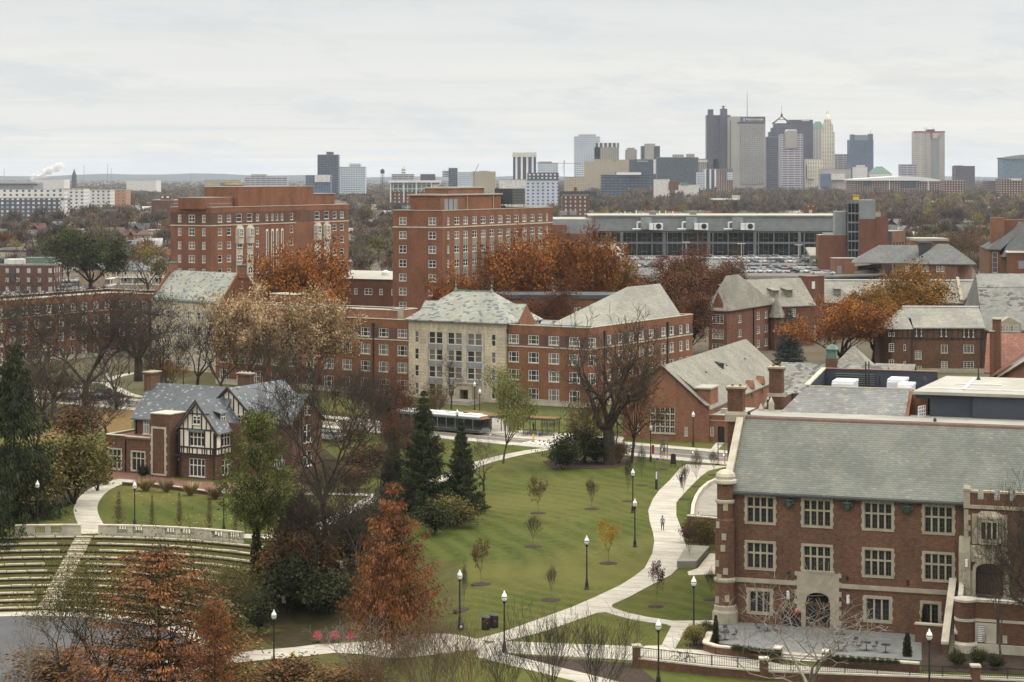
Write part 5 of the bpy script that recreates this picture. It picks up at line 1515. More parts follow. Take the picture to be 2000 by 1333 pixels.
mb=MB();p=[yp(1952,790,397),yp(2060,790,370),yp(2060,670,370),yp(1952,737,397)];q=[H6f.lc(v)+(v[2],) for v in p];mb._add(q+[(a_,b2+6,c_) for a_,b2,c_ in q],[(0,1,2,3),(7,6,5,4),(0,4,5,1),(1,5,6,2),(2,6,7,3),(3,7,4,0)],0)
h6.part('wall',mb,['brick_orange'])
p=H6f.lc(yp(1947,700,399));mb=MB();zt=yp(1947,624,399)[2];z2=yp(1947,648,399)[2]
mb.box(p[0]-.75,p[0]+.75,p[1]-.6,p[1]+.6,2,zt);mb.box(p[0]-.95,p[0]+.95,p[1]-.8,p[1]+.8,zt,zt+.25,1);mb.box(p[0]-1.25,p[0]-.3,p[1]-.75,p[1]+.5,2,z2);mb.box(p[0]-1.4,p[0]-.2,p[1]-.9,p[1]+.6,z2,z2+.22,1)
h6.part('chimney',mb,['brick_red','limestone_white'])
# dark hipped roof hall and the big dark gabled one at the right edge
H8f=Fr(yp(1768,600,640)[:2],-10)
h8=Bld('hipped_hall','brown brick hall with dark hipped shingle roofs and a roof lantern beyond the golden tree','building',H8f)
s_=h8.side();E=s_.X(1870);ev=s_.Z(1820,516);r_=h8.side(E,0,75);RE=r_.X(1898)
h8.face(s_,-3,E,-.5,ev,[s_.rect(1769,520,1776,531),s_.rect(1799,520,1805,531),s_.rect(1807,520,1813,531),s_.rect(1829,520,1835,531),s_.rect(1838,520,1844,531)],'sash2')
facade(h8.wall,r_,0,RE,-.5,ev);shell(h8.wall,-3,E,0,18,-.5,ev,'fr');h8.done(['brick_brown'])
mb=MB();pk=h8.side(0,9);rz=pk.Z(1838,477)
x0,x1=pk.X(1832),pk.X(1853)
hip_roof(mb,s_.X(1782),E+RE*.26,0,19,ev,rz,x0,x1,'x',.6)
hip_roof(mb,-16,s_.X(1800),6,24,ev,rz-.6,-8,4,'x',.6)
rf=h8.part('roof',mb,['shingle_grey'])
mb=MB();x=pk.X(1807);mb.box(x-2,x+2,8,11,ev+2,rz+.3);mb.box(x-2.3,x+2.3,7.7,11.3,rz+.3,rz+.6);h8.part('roof_lantern',mb,['dark_metal'],rf)
H7f=Fr(yp(1932,590,560)[:2],-8)
h7=Bld('dark_roof_hall','tall brick hall under a steep dark shingle roof at the right edge','building',H7f)
s_=h7.side();ev=s_.Z(1945,486);ev2=s_.Z(1980,500)
x1=s_.X(1952);gw=s_.rect(1939,493,1948,533)
facade(h7.wall,s_,0,x1,-.5,ev,[gw],.3);h7.win(s_,gw,'grid');shell(h7.wall,0,30,.02,30,-.5,ev,'f');h7.wall.box(x1,x1+5,-2,.4,-.5,ev2);h7.done(['brick_brown'])
mb=MB();rz=s_.Z(1990,436)
mb.slab([(-.6,-.6,ev-.2),(x1+.2,-.6,ev-.2),(x1+9.5,9,rz),(10,9,rz)],.3);mb.poly([(-.6,-.6,ev-.2),(10,9,rz),(-.6,22,ev-.2)])
mb.slab([(x1+.2,-2.6,ev2-.2),(30,-2.6,ev2-.2),(32,9,rz+.2),(x1+6.0,9,rz+.2)],.3);mb.slab([(x1+4,-3.2,ev2-.4),(30,-3.2,ev2-.4),(32,5,rz-2),(x1+10,5,rz-2)],.3)
h7.part('roof',mb,['shingle_dark'])
mb=MB();a_=s_.X(1941);b2=s_.X(1969);mb.box(a_,b2,9,12,ev-2,s_.Z(1950,427));mb.box(b2,b2+6,11,14,ev,s_.Z(1950,431));h7.part('chimney',mb,['brick_orange'])
mb=MB();a_=h7.side(0,-6).X(1968);za=h7.side(0,-6).Z(1985,492);mb.box(a_,30,-7,-2.5,-.5,za-.3);o=h7.part('low_block',mb,['brick_red'])
mb=MB();mb.box(a_-.3,30,-7.3,-2.3,za-.3,za+.1);mb.box(a_+.3,30,-7,-2.5,za+.1,za+.12,1);h7.part('low_roof',mb,['white_trim','flat_roof'],o)
mb=MB();a_=h7.side(0,-7).X(1989);mb.box(a_,a_+4,-7.06,-6.98,za-4.6,za-2.4);h7.part('wall_panel',mb,['grey_metal'],o)
# ================================================================== TERRAIN
AC,AR0,AR1=(-52.0,201.6),23.7,42.6
def sst(x,a,b):
 t=min(1,max(0,(x-a)/(b-a)));return t*t*(3-2*t)
def terr(x,y):
 r=math.hypot(x-AC[0],y-AC[1])
 d1=min(1,max(0,(AR1-r)/(AR1-AR0)))
 d2=sst(-x,3,17)*sst(-y,-237,-216)
 d3=.35*sst(-x,6,17)*sst(-y,-222,-204)
 return -5.0*max(d1,d2,d3)
def gt(u,v,dz=0.0):
 """point of the real terrain seen at a photo pixel"""
 lo=None;Y=160.0
 while Y<900:
  z=CAMH-(v-HZ)/FPX*Y
  if z<=terr((u-1000)/FPX*Y,Y):break
  Y+=.25
 return ((u-1000)/FPX*Y,Y,terr((u-1000)/FPX*Y,Y)+dz)
xs=[-40000,-15000,-5000,-2000,-800,-300,-150]+list(np.arange(-90,13,1.25))+[20,60,200,500,1200,3000,8000,20000,40000]
ys=[-200,0,100,140]+list(np.arange(160,251,1.25))+[262,300,360,450,600,900,1500,3000,6000,12000,30000]
v=[(x,y,terr(x,y)) for y in ys for x in xs];nx=len(xs)
mb=MB();mb.v=v
for j in range(len(ys)-1):
 for i in range(nx-1):mb.f.append([j*nx+i,j*nx+i+1,(j+1)*nx+i+1,(j+1)*nx+i]);mb.mi.append(0)
gobj=struct('ground',mb,['lawn_grass'])
for p in gobj.data.polygons:p.use_smooth=True
# far blue rise on the horizon
mb=MB();n=60
top=[]
for i in range(n+1):
 x=-7000+14000*i/n;h=30+26*(.5+.5*sin(i*.37+1))*(.6+.4*sin(i*.11))+6*sin(i*1.7)
 top.append((x,h))
for i in range(n):
 (x0,h0),(x1,h1)=top[i],top[i+1]
 mb.poly([(x0,14500,0),(x1,14500,0),(x1,16500,h1),(x0,16500,h0)]);mb.poly([(x0,16500,h0),(x1,16500,h1),(x1,19000,0),(x0,19000,0)])
struct('hills',mb,['hill_blue'])
def sheet(name,px,mat,dz,h=None,label=None):
 """flat paved or planted area from ground pixels (z = 0 areas only)"""
 mb=MB();pts=[gp(u,v) for u,v in px]
 a=sum(pts[i][0]*pts[(i+1) % len(pts)][1]-pts[(i+1) % len(pts)][0]*pts[i][1] for i in range(len(pts)))
 if a<0:pts=pts[::-1]
 mb.poly([(x,y,dz) for x,y,z in pts])
 for i in range(len(pts)):
  (x0,y0,_),(x1,y1,_)=pts[i],pts[(i+1) % len(pts)];mb.poly([(x0,y0,dz-.3),(x1,y1,dz-.3),(x1,y1,dz),(x0,y0,dz)])
 return struct(name,mb,[mat])
def strip(name,pts,wdt,mat,dz=.05,world=False,sub=2.0):
 """paved strip draped over the terrain"""
 P=[(p if world else gt(*p)) for p in pts];P=[Vector((p[0],p[1])) for p in P]
 # smooth by Catmull-Rom
 S=[]
 for i in range(len(P)-1):
  p0,p1,p2,p3=P[max(i-1,0)],P[i],P[i+1],P[min(i+2,len(P)-1)]
  k=max(2,int((p2-p1).length/sub))
  for j in range(k):
   t=j/k
   S.append(.5*((2*p1)+(-p0+p2)*t+(2*p0-5*p1+4*p2-p3)*t*t+(-p0+3*p1-3*p2+p3)*t**3))
 S.append(P[-1]);mb=MB();nn=5
 for i,p in enumerate(S):
  d=(S[min(i+1,len(S)-1)]-S[max(i-1,0)]).normalized();nrm=Vector((-d.y,d.x))
  for j in range(nn):
   q=p+nrm*wdt*(j/(nn-1)-.5);mb.v.append((q.x,q.y,terr(q.x,q.y)+dz))
 for i in range(len(S)-1):
  for j in range(nn-1):mb.f.append([i*nn+j,(i+1)*nn+j,(i+1)*nn+j+1,i*nn+j+1][::-1]);mb.mi.append(0)
 return struct(name,mb,[mat])
# lawn walk in its long S
L=[(1340,908),(1328,916),(1308,939),(1288,958),(1275,976),(1266,998),(1269,1020),(1275,1040),(1278,1058),(1274,1082),(1259,1111),(1240,1126),(1212,1144),(1163,1167),(1117,1187),(1051,1211),(978,1237),(930,1250)]
Rr=[(978,1256),(1060,1235),(1110,1218),(1150,1204),(1165,1198),(1183,1197),(1229,1210),(1270,1217),(1300,1220),(1311,1224),(1292,1262),
      (1318,1269),(1341,1228),(1350,1223),(1394,1218),(1394,1213),(1315,1214),(1262,1206),(1222,1197),(1199,1189),(1194,1185),(1198,1181),(1229,1167),(1272,1144),(1311,1124),(1336,1098),(1341,1070),(1331,1035),(1321,1008),(1321,982),(1341,959),(1368,932),(1384,920),(1410,914),(1430,912)]
WALKM='concrete_path'
sheet('path_lawn',L+Rr,WALKM,.06)
sheet('path_terrace',[(978,1254),(1240,1264),(1292,1262),(1318,1269),(1380,1272),(1530,1300),(1800,1318),(2050,1326),(2050,1345),(1500,1328),(1380,1312),(1240,1292),(960,1275),(940,1262)],WALKM,.075)
sheet('path_diagonal',[(935,1262),(980,1276),(1200,1331),(1260,1350),(1180,1350),(1120,1331),(930,1284)],WALKM,.05)
strip('path_hollow',[(950,1258),(900,1262),(820,1262),(740,1262),(660,1268),(590,1275),(500,1283),(420,1290),(330,1300)],4.2,WALKM,.06)
strip('path_upper',[(1075,878),(1040,882),(985,893),(930,908),(880,930),(820,950),(745,970),(700,992),(650,1018),(590,1040),(520,1050),(450,1046),(360,1038),(270,1033),(195,1030)],2.6,WALKM,.05)
strip('path_garden',[(880,960),(790,965),(725,968),(670,966),(610,966),(540,962)],2.0,WALKM,.055)
strip('path_house',[(250,938),(222,945),(195,957),(175,975),(167,995),(172,1015),(180,1030),(180,1044)],3.0,WALKM,.06)
# street
rd=Vector((-.82,.572)).normalized();rn=Vector((rd.y,-rd.x))
rc=Vector((25.4,316.4))
def road(t,off):q=rc+rd*t+rn*off;return (q.x,q.y)
def rstrip(name,o0,o1,mat,z,t0=-30,t1=230,k=24,thick=0):
 mb=MB()
 for i in range(k):
  a,b=t0+(t1-t0)*i/k,t0+(t1-t0)*(i+1)/k
  p=[road(a,o0),road(a,o1),road(b,o1),road(b,o0)]
  mb.poly([(x,y,z) for x,y in p][::-1])
  if thick:
   for o in (o0,o1):q=[road(a,o),road(b,o)];mb.poly([(q[0][0],q[0][1],z-thick),(q[1][0],q[1][1],z-thick),(q[1][0],q[1][1],z),(q[0][0],q[0][1],z)])
 return struct(name,mb,[mat])
rstrip('road',-3.9,3.9,'asphalt',.02)
rstrip('pavement_near',-6.9,-3.95,WALKM,.15,thick=.2);rstrip('pavement_far',3.95,6.8,WALKM,.15,thick=.2)
mb=MB()
for o in (-.12,.1):
 for i in range(30):a,b=-30+i*8.6,-30+(i+1)*8.6;p=[road(a,o),road(a,o+.12),road(b,o+.12),road(b,o)];mb.poly([(x,y,.026) for x,y in p][::-1])
struct('road_centre_line',mb,['yellow_paint'])
mb=MB()
for i in range(22):
 a=-24+i*5.5;p=[road(a,1.7),road(a+.2,1.7),road(a+1.4,3.8),road(a+1.2,3.8)];mb.poly([(x,y,.026) for x,y in p][::-1])
for i in range(7):p=[road(21+i*.9,-3.6),road(21.45+i*.9,-3.6),road(21.45+i*.9,3.6),road(21+i*.9,3.6)];mb.poly([(x,y,.028) for x,y in p][::-1])
struct('road_markings',mb,['white_paint'])
sheet('plaza',[(1010,842),(1220,855),(1212,868),(1130,868),(1000,856)],WALKM,.10)
sheet('path_hall',[(1398,866),(1414,866),(1398,884),(1386,882)],WALKM,.08)
sheet('forecourt',[(860,800),(940,812),(985,822),(1000,856),(900,838),(820,812)],'concrete',.09)
strip('undergrowth',[(545,1230),(600,1190),(650,1120),(690,1050)],13,'ivy_shade',.03)  # strips of ivy cover that also paint tree shade onto the ground
strip('undergrowth',[(520,1258),(600,1243),(690,1236)],7,'ivy_shade',.028)
strip('undergrowth',[(-20,1010),(60,985),(130,960),(185,925)],11,'ivy_shade',.035)
strip('undergrowth',[(720,920),(780,925),(850,1015),(900,1015)],6,'ivy_shade',.03)
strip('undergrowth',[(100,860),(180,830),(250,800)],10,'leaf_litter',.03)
strip('undergrowth',[(-10,820),(90,812),(190,800)],16,'ivy_shade',.025)  # more dark strips, painting in the shade below the left and centre trees
strip('undergrowth',[(560,880),(620,930),(690,940)],12,'ivy_shade',.025)
strip('undergrowth',[(60,780),(190,775),(270,770)],9,'ivy_shade',.022)
strip('undergrowth',[(450,800),(560,806),(700,822)],9,'ivy_shade',.022)
strip('path_residence',[(205,745),(235,735),(275,728)],2.2,WALKM,.06)
strip('path_residence_branch',[(160,752),(200,748),(255,772),(300,778)],2.2,WALKM,.065)
# terrace and house paving, litter and beds
sheet('driveway',[(1355,985),(1362,970),(1378,955),(1400,942),(1440,938),(1440,1010),(1352,1008)],'concrete',.09)
sheet('house_paving',[(186,930),(205,915),(360,940),(470,945),(600,950),(600,968),(430,968),(360,958),(240,948),(190,942)],'brick_paving',.04)
sheet('leaf_litter',[(195,812),(262,808),(255,845),(215,850)],'leaf_litter',.05)
sheet('planting_bed',[(985,1279),(1240,1297),(1300,1345),(1235,1350),(1010,1282)],'mulch',.035)
sheet('terrace_bed',[(1800,1290),(1800,1252),(1872,1262),(2050,1288),(2050,1320),(1800,1311)],'mulch',.05)
sheet('border_bed',[(1402,1196),(1570,1214),(1570,1219),(1402,1202)],'mulch',.06)
sheet('shrub_bed',[(1340,1262),(1395,1230),(1402,1255),(1375,1272)],'mulch',.05)
sheet('oak_bed',[(1060,902),(1130,893),(1225,897),(1238,905),(1200,915),(1080,917)],'mulch',.05)
# stage
mb=MB();mb.poly([(AC[0]+21.4*cos(2*pi*i/64),AC[1]+21.4*sin(2*pi*i/64),-4.96) for i in range(64)]);struct('stage_floor',mb,['stage_paving'])
mb=MB()
for i in range(64):
 a,b=2*pi*i/64,2*pi*(i+1)/64;mb.poly([(AC[0]+r*cos(t),AC[1]+r*sin(t),-4.94) for r,t in ((21.4,a),(23.5,a),(23.5,b),(21.4,b))])
struct('stage_walk',mb,['concrete_path'])
# ================================================================== AMPHITHEATRE
am=thing('amphitheatre','grassy amphitheatre of curved pale stone seat rows sinking to a dark round stage','amphitheatre',(AC[0],AC[1],0))
rows_n=11
def arcseg(mb,r0,r1,z0,z1,p0,p1,k=40,mi=0):
 P=lambda r,t,z: (r*sin(t),r*cos(t),z)
 for i in range(k):
  a,b=p0+(p1-p0)*i/k,p0+(p1-p0)*(i+1)/k
  mb.poly([P(r0,a,z1),P(r0,b,z1),P(r1,b,z1),P(r1,a,z1)][::-1],mi)
  mb.poly([P(r0,a,z0),P(r0,b,z0),P(r0,b,z1),P(r0,a,z1)],mi);mb.poly([P(r1,b,z0),P(r1,a,z0),P(r1,a,z1),P(r1,b,z1)],mi)
 for t in (p0,p1):mb.poly([P(r0,t,z0),P(r1,t,z0),P(r1,t,z1),P(r0,t,z1)],mi)
AIS=radians(1.5)
for k_ in range(rows_n):
 r=AR0+.6+k_*(AR1-AR0-1.2)/(rows_n-1);z=-5*(AR1-r)/(AR1-AR0)
 mb=MB();p1=radians(60-k_*.8)
 rj=random.Random(k_)
 t=radians(-22)
 while t<p1:
  t2=min(p1,t+2.3/r)
  if t2<AIS-.6/r or t>AIS+.5/r:
   d=rj.uniform(-.04,.04);arcseg(mb,r-.27+d,r+.27+d,z-.5,z+.26+rj.uniform(-.03,.03),t+.002,t2-.002,2)
  t=t2
 o=mb.build('seat_row',['seat_stone'],am)
 mb=MB();arcseg(mb,r-.34,r-.24,z-.6,z+.12,radians(-22),p1,60);mb.build('riser',['ivy_shade'],o)
mb=MB()
for i in range(33):
 r=AR0-.3+i*(AR1-AR0+.3)/33;z=-5*(AR1-r)/(AR1-AR0)+.12
 arcseg(mb,r,r+.62,z-.5,z+.06,AIS-1.05/r,AIS+.95/r,2)
mb.build('aisle_steps',['seat_stone'],am)
def balustrade(label,pts,h=1.15):
 """low stone wall with baluster panels; pts = wall line in world coordinates"""
 root=thing('balustrade',label,'balustrade',(pts[0][0],pts[0][1],pts[0][2] if len(pts[0])>2 else 0),0,'stone balustrades above the amphitheatre')
 o=Vector(root.location)
 w,bal,cap=MB(),MB(),MB()
 for i in range(len(pts)-1):
  a,b=Vector((pts[i][0],pts[i][1],0)),Vector((pts[i+1][0],pts[i+1][1],0));d=b-a;ln=d.length;an=math.atan2(d.y,d.x)
  for m_ in (w,bal,cap):m_.M=Matrix.Translation(a-Vector((o.x,o.y,0))) @ Matrix.Rotation(an,4,'Z')
  cap.box(-.02,ln+.02,-.3,.3,h,h+.16)
  w.box(0,ln,-.26,.26,-.9,.3)
  if i % 3 != 0 or len(pts)==5 and i in (1,2):
   w.box(0,.35,-.22,.22,.3,h);w.box(ln-.35,ln,-.22,.22,.3,h)
   nb=int((ln-.7)/.3)
   for j in range(nb):
    x=.35+(ln-.7)*(j+.5)/nb;bal.lathe(x,0,[(.07,.3),(.12,.5),(.06,.8),(.07,1.0),(.11,h)],7)
  else:w.box(0,ln,-.22,.22,.3,h)
 w.build('wall',['limestone_white'],root);cap.build('coping',['limestone_white'],root);bal.build('baluster_panel',['limestone'],root)
 return root
def arcpts(u0,u1,n,r):
 out=[]
 for i in range(n+1):
  u=u0+(u1-u0)*i/n;D=(u-1000)/FPX
  # intersection of the sight column with the back circle
  A=D*D+1;B=-2*(D*AC[0]+AC[1]);Cc=AC[0]**2+AC[1]**2-r*r
  Y=(-B+sqrt(B*B-4*A*Cc))/(2*A);out.append((D*Y,Y,0))
 return out
balustrade('short stone balustrade at the head of the amphitheatre, left of the path gap',arcpts(30,158,4,AR1+.6))
balustrade('long curved stone balustrade at the head of the amphitheatre, right of the path gap',arcpts(193,474,9,AR1+.6))
# ================================================================== HALF TIMBERED HOUSE
c0=gp(421,939)
TF=Fr(c0,-28);tu=Bld('tudor_house','half timbered brick house with steep blue grey slate roofs and tall chimneys above the amphitheatre','building',TF)
f=tu.side();rs=tu.side(0,0,90)
zt0=f.Z(385,888)
zev=f.Z(419,842);XG=-6.4;PKZ=f.Z(385,788)
gw=f.rect(369,896,400,931);uw=f.rect(368,844,398,872);aw=f.rect(375,813,390,829)
cen=XG/2
def ctr(r):w_=r[2]-r[0];return (cen-w_/2,r[1],cen+w_/2,r[3])
gw,uw,aw=ctr(gw),ctr(uw),ctr(aw)
tu.face(f,XG,0,-.3,zt0,[gw],'tudor3',mi=0);tu.face(f,XG,0,zt0,zev,[uw],'tudor3',mi=1)
tu.wall.poly([(XG,0,zev),(0,0,zev),(cen,0,PKZ)],1)
tu.win(tu.side(0,-.18),aw,'tudor2')
r1=rs.rect(433,844,455,871);r2=rs.rect(433,897,459,926)
tu.face(rs,0,7,-.3,zt0,[r2],'tudor3',mi=0);tu.face(rs,0,7,zt0,zev,[r1],'tudor3',mi=1)
shell(tu.wall,XG,0,0,8,-.3,zev,'fr',1)
tb=MB()
def bt(side,x0,x1,z0,z1,d=.07):
 tb.M=side.M();tb.box(x0,x1,-d,.02,z0,z1);tb.M=None
for z in (zt0,zt0+.95,zev):bt(f,XG-.05,.05,z-.11,z+.11,.09)
bt(f,XG+1.1,-1.1,zev+2.15,zev+2.32,.09)
for x in (XG+.1,XG+.85,cen-1.35,cen-1.28+2.6,-.85,-.1):bt(f,x-.1,x+.1,zt0,zev)
for x in (XG+.5,XG+1.5,XG+2.4,cen,cen+.9,-1.5,-.5):bt(f,x-.08,x+.08,zt0+.1,zt0+.9)
for i in range(-3,4):
 x=cen+i*.8;zz=zev+(PKZ-zev)*(1-abs(i*.8)/3.2)
 if abs(i)>=1:bt(f,x-.08,x+.08,zev,zz-.1)
bt(f,cen-.08,cen+.08,aw[3],PKZ-.2)
for z in (zt0,zt0+.95,zev-.1):bt(rs,-.05,7,z-.11,z+.11,.09)
for x in (.1,r1[0]-.15,r1[2]+.15,r1[2]+.9,6.2):bt(rs,x-.1,x+.1,zt0,zev)
for i in range(9):bt(rs,i*.75-.07,i*.75+.07,zt0+.1,zt0+.9)
for sg in (-1,1):
 x0=cen+sg*3.9;tb.xprism([(x0,zev-.75),(cen,PKZ+.2),(cen,PKZ+.55),(x0,zev-.35)] if sg<0 else [(cen,PKZ+.2),(x0,zev-.75),(x0,zev-.35),(cen,PKZ+.55)],-.6,-.42)
# main block
MX0,MY0,MY1,MEV,MRZ=-17.2,3.6,12.4,7.75,12.1
mw=tu.side(0,MY0).rect(279,819,292,848)
tu.face(tu.side(0,MY0),MX0,4,-.3,MEV,[mw],'tudor3',mi=0);shell(tu.wall,MX0,4,MY0,MY1,-.3,MEV,'f',0)
tu.wall.poly([(MX0,MY1,MEV),(MX0,MY0,MEV),(MX0,8,MRZ)],0)
# second gable and the right wing
tu.wall.poly([(-8.2,6.5,5),(3.4,6.5,5),(3.4,6.5,7.0),(-2.4,6.5,12.1),(-8.2,6.5,7.0)],1)
shell(tu.wall,-8.2,3.4,6.5,20,-.3,7.0,'',0);tu.wall.poly([(3.4,20,7),(-8.2,20,7),(-2.4,20,12.1)],0)
g3=tu.side(7.3,8,90)
tu.face(g3,0,8,-.3,7.6,[(3.2,4.4,5.2,7.0),(3.2,1,5.4,3.2)],'tudor2',mi=0);tu.wall.poly([(7.3,8,7.6),(7.3,16,7.6),(7.3,12,11.2)],0)
tu.win(tu.side(7.5,8,90),(3.4,8.4,4.6,9.7),'tudor2');tu.face(tu.side(0,8),3.4,7.3,-.3,7.6,[(4.4,1,6.2,3)],'tudor3',mi=0);shell(tu.wall,0,7.3,8,16,-.3,7.6,'frl',0)
for i in range(-4,5):
 x=-2.4+i*.85;zz=12.0-abs(i*.85)*.9;bt(tu.side(0,6.5),x-.08,x+.08,7.0,zz,.08)
for z in (8.2,):bt(tu.side(0,6.5),-6.8,2.2,z-.1,z+.1,.1)
for sg in (-1,1):
 x0=-2.4+sg*6.2;tb.xprism([(x0,6.5),(-2.4,12.2),(-2.4,12.55),(x0,6.9)] if sg<0 else [(-2.4,12.2),(x0,6.5),(x0,6.9),(-2.4,12.55)],6.0,6.2)
tu.win(tu.side(0,6.3),(-.9,7.2,.4,8.6),'tudor2')
# low flat wing with two bays, stair block
LX0=tu.side(0,0).X(206);LXm=tu.side(0,0).X(247);LX1=-10.6;lz=f.Z(240,852)
w1=f.rect(212,878,236,916);w2=f.rect(256,884,280,920)
tu.face(f,LX0,LXm-.3,-.3,lz,[w1],'tudorstone',mi=0);tu.face(tu.side(0,.25),LXm-.3,LX1,-.3,lz-.12,[w2],'tudorstone',mi=0)
shell(tu.wall,LX0,LX1,.26,9,-.3,lz-.1,'fr',0)
SX0,SX1,SY0,SY1=-10.6,-7.2,-1.1,2.6;sz=f.Z(318,808)
shell(tu.wall,SX0,SX1,SY0,SY1,-.3,sz,'',0);tu.wall.box(SX1,XG,1.0,4,-.3,zt0+1.5)
tu.done(['brick_hall','cream_stucco'])
tu.part('timber_frame',tb,['dark_timber'])
mb=MB();mb.box(LX0-.05,LX1,.1,8.5,lz-.35,lz-.15);lr=tu.part('flat_roof',mb,['brick_paving'])
mb=MB();mb.box(LX0-.1,LXm-.25,-.12,.4,lz,lz+.14);mb.box(LXm-.25,LX1,.13,.65,lz-.12,lz+.02);mb.box(LX0-.1,LX0+.4,.4,9,lz,lz+.14);mb.box(SX0-.1,SX1+.1,SY0-.1,SY1+.1,sz,sz+.16)
tu.part('parapet_cap',mb,['limestone_white'])
ss=tu.side(0,SY0);px0,px1=ss.X(297),ss.X(323);pz0,pz1=ss.Z(310,929),ss.Z(310,834)
mb=MB();M0=SY0
mb.box(px0,px1,M0-.06,M0+.02,pz1-.28,pz1);mb.box(px0,px1,M0-.06,M0+.02,pz0,pz0+.25)
for x in (px0,px1):mb.box(x-.14,x+.14,M0-.07,M0+.02,pz0,pz1)
z=pz0+.3
while z<pz1-.5:mb.box(px0-.3,px0-.14,M0-.05,M0+.02,z,z+.4);mb.box(px1+.14,px1+.3,M0-.05,M0+.02,z,z+.4);z+=1.3
tu.part('stone_frame',mb,['limestone_white'])
mb=MB();d0=tu.side(0,.95).X(347);mb.box(d0-.15,XG-.02,.88,1.0,-.1,2.5);dd=tu.part('door_frame',mb,['white_trim']);mb=MB();mb.box(d0+.1,XG-.1,.82,.88,-.1,2.3);tu.part('door',mb,['black_iron'],dd)
mb=MB()
gable_roof(mb,MX0,-2.4,MY0,MY1,MEV,MRZ,'x',.45,.2)
rf=tu.part('main_roof',mb,['slate_tudor'])
mb=MB();gable_roof(mb,XG,0,-.1,6.6,zev,PKZ,'y',.5,.2);tu.part('gable_roof',mb,['slate_tudor'])
mb=MB();gable_roof(mb,-8.2,3.4,6.5,20,7.0,12.15,'y',.4,.2);tu.part('cross_roof',mb,['slate_tudor'])
mb=MB();gable_roof(mb,-2.4,7.3,8,16,7.6,11.25,'x',.4,.2);tu.part('wing_roof',mb,['slate_tudor'])
# roof dormer on the bay, small gablet
q=rs;dx,dy,dzz=-1.3,3.0,zev+1.45
mb=MB();mb.box(dx-1.2,dx+.35,dy-.75,dy+.75,dzz-.6,dzz+.75);do=tu.part('dormer',mb,['dark_timber'])
mb=MB();mb.slab([(dx-2.4,dy-1.0,dzz+1.5),(dx+.7,dy-1.0,dzz+.8),(dx+.7,dy+1.0,dzz+.8),(dx-2.4,dy+1.0,dzz+1.5)],.15);tu.part('dormer_roof',mb,['slate_tudor'],do)
tu.win(tu.side(dx+.52,dy,90),(-.55,dzz-.45,.55,dzz+.6),'tudor2')
mb=MB();mb.xprism([(XG-2.2,6.4),(XG+.4,6.4),(XG-.9,9.0)],2.6,5.5);tu.part('gablet',mb,['slate_tudor'])
mb=MB()
for x,y in ((-.1,-.3),(XG+.35,-.25)):mb.box(x-.06,x+.06,y-.06,y+.06,0,zev-.3)
mb.box(MX0+.3,MX0+.45,MY0-.2,MY0-.05,4,MEV-.3);mb.box(XG-.3,.3,-.62,-.5,zt0-.28,zt0-.12)
tu.part('downpipe',mb,['black_iron'])
mb=MB();mb.box(cen-1.4,cen+1.4,-.5,-.0,uw[3]+.12,uw[3]+.3);tu.part('window_hood',mb,['copper_green'])
chimney(tu,MX0-.2,8,0,13.9,1.3,2.2,('brick_hall','limestone','limestone_white'));s12=tu.side(0,12.6)
chimney(tu,s12.X(480),12.6,6,13.9,2.2,1.0,('brick_hall','limestone','limestone_white'))
def lowwall(name,label,cat,px,h,t,mats=('brick_hall','limestone_white'),group=None,cap=.14,world=None):
 P=world or [gp(u,v) for u,v in px]
 root=thing(name,label,cat,(P[0][0],P[0][1],0),0,group);o=Vector((P[0][0],P[0][1],0))
 a,b=MB(),MB()
 for i in range(len(P)-1):
  p,q=Vector((P[i][0],P[i][1],0)),Vector((P[i+1][0],P[i+1][1],0));d=q-p
  for m_ in (a,b):m_.M=Matrix.Translation(p-o) @ Matrix.Rotation(math.atan2(d.y,d.x),4,'Z')
  e=.0 if i==len(P)-2 else .02
  a.box(0,d.length+e,-t/2,t/2,-.2,h);b.box(-.03,d.length+.03,-t/2-.07,t/2+.07,h,h+cap-.002*(i % 2))
 a.build('wall',[mats[0]],root);b.build('coping',[mats[1]],root)
 return root
lowwall('garden_wall','low brick garden wall with stone top along the paved house terrace','wall',[(240,948),(300,952),(362,960),(430,970),(520,972)],.4,.35)
# ================================================================== PATIO, RAILINGS, STREET THINGS
pz=[(1402,1213),(1560,1219),(1800,1236),(1800,1292),(1605,1281),(1535,1277),(1400,1258)]
sheet('patio',pz,'patio_slate',.10)
lowwall('planter_wall','low brick planter wall with white coping left of the patio steps','wall',[(1396,1230),(1378,1272),(1400,1279),(1460,1285),(1526,1294)],.7,.45,group='patio planter walls')
lowwall('planter_wall','low brick planter wall with white coping right of the patio steps','wall',[(1606,1299),(1700,1306),(1795,1313)],.7,.45,group='patio planter walls')
lowwall('retaining_wall','brick retaining wall with white coping at the right end of the patio below the stairs','wall',[(1788,1255),(1872,1262)],1.7,.5)
st=thing('patio_steps','broad shallow stone steps down from the patio between the planter walls','steps',gp(1566,1292))
mb=MB();mb.M=Matrix.Rotation(radians(-18),4,'Z')
for i in range(3):mb.box(-1.9,1.9,-.2-.45*i+.9,1.5,-.1,.38-.14*i)
mb.build('treads',['concrete_path'],st)
mb=MB();mb.M=Matrix.Rotation(radians(-18),4,'Z')
for x in (-2.15,2.15):mb.box(x-.3,x+.3,-.5,.6,0,1.0);mb.box(x-.36,x+.36,-.56,.66,1.0,1.12,1)
mb.build('pier',['brick_hall','limestone_white'],st)
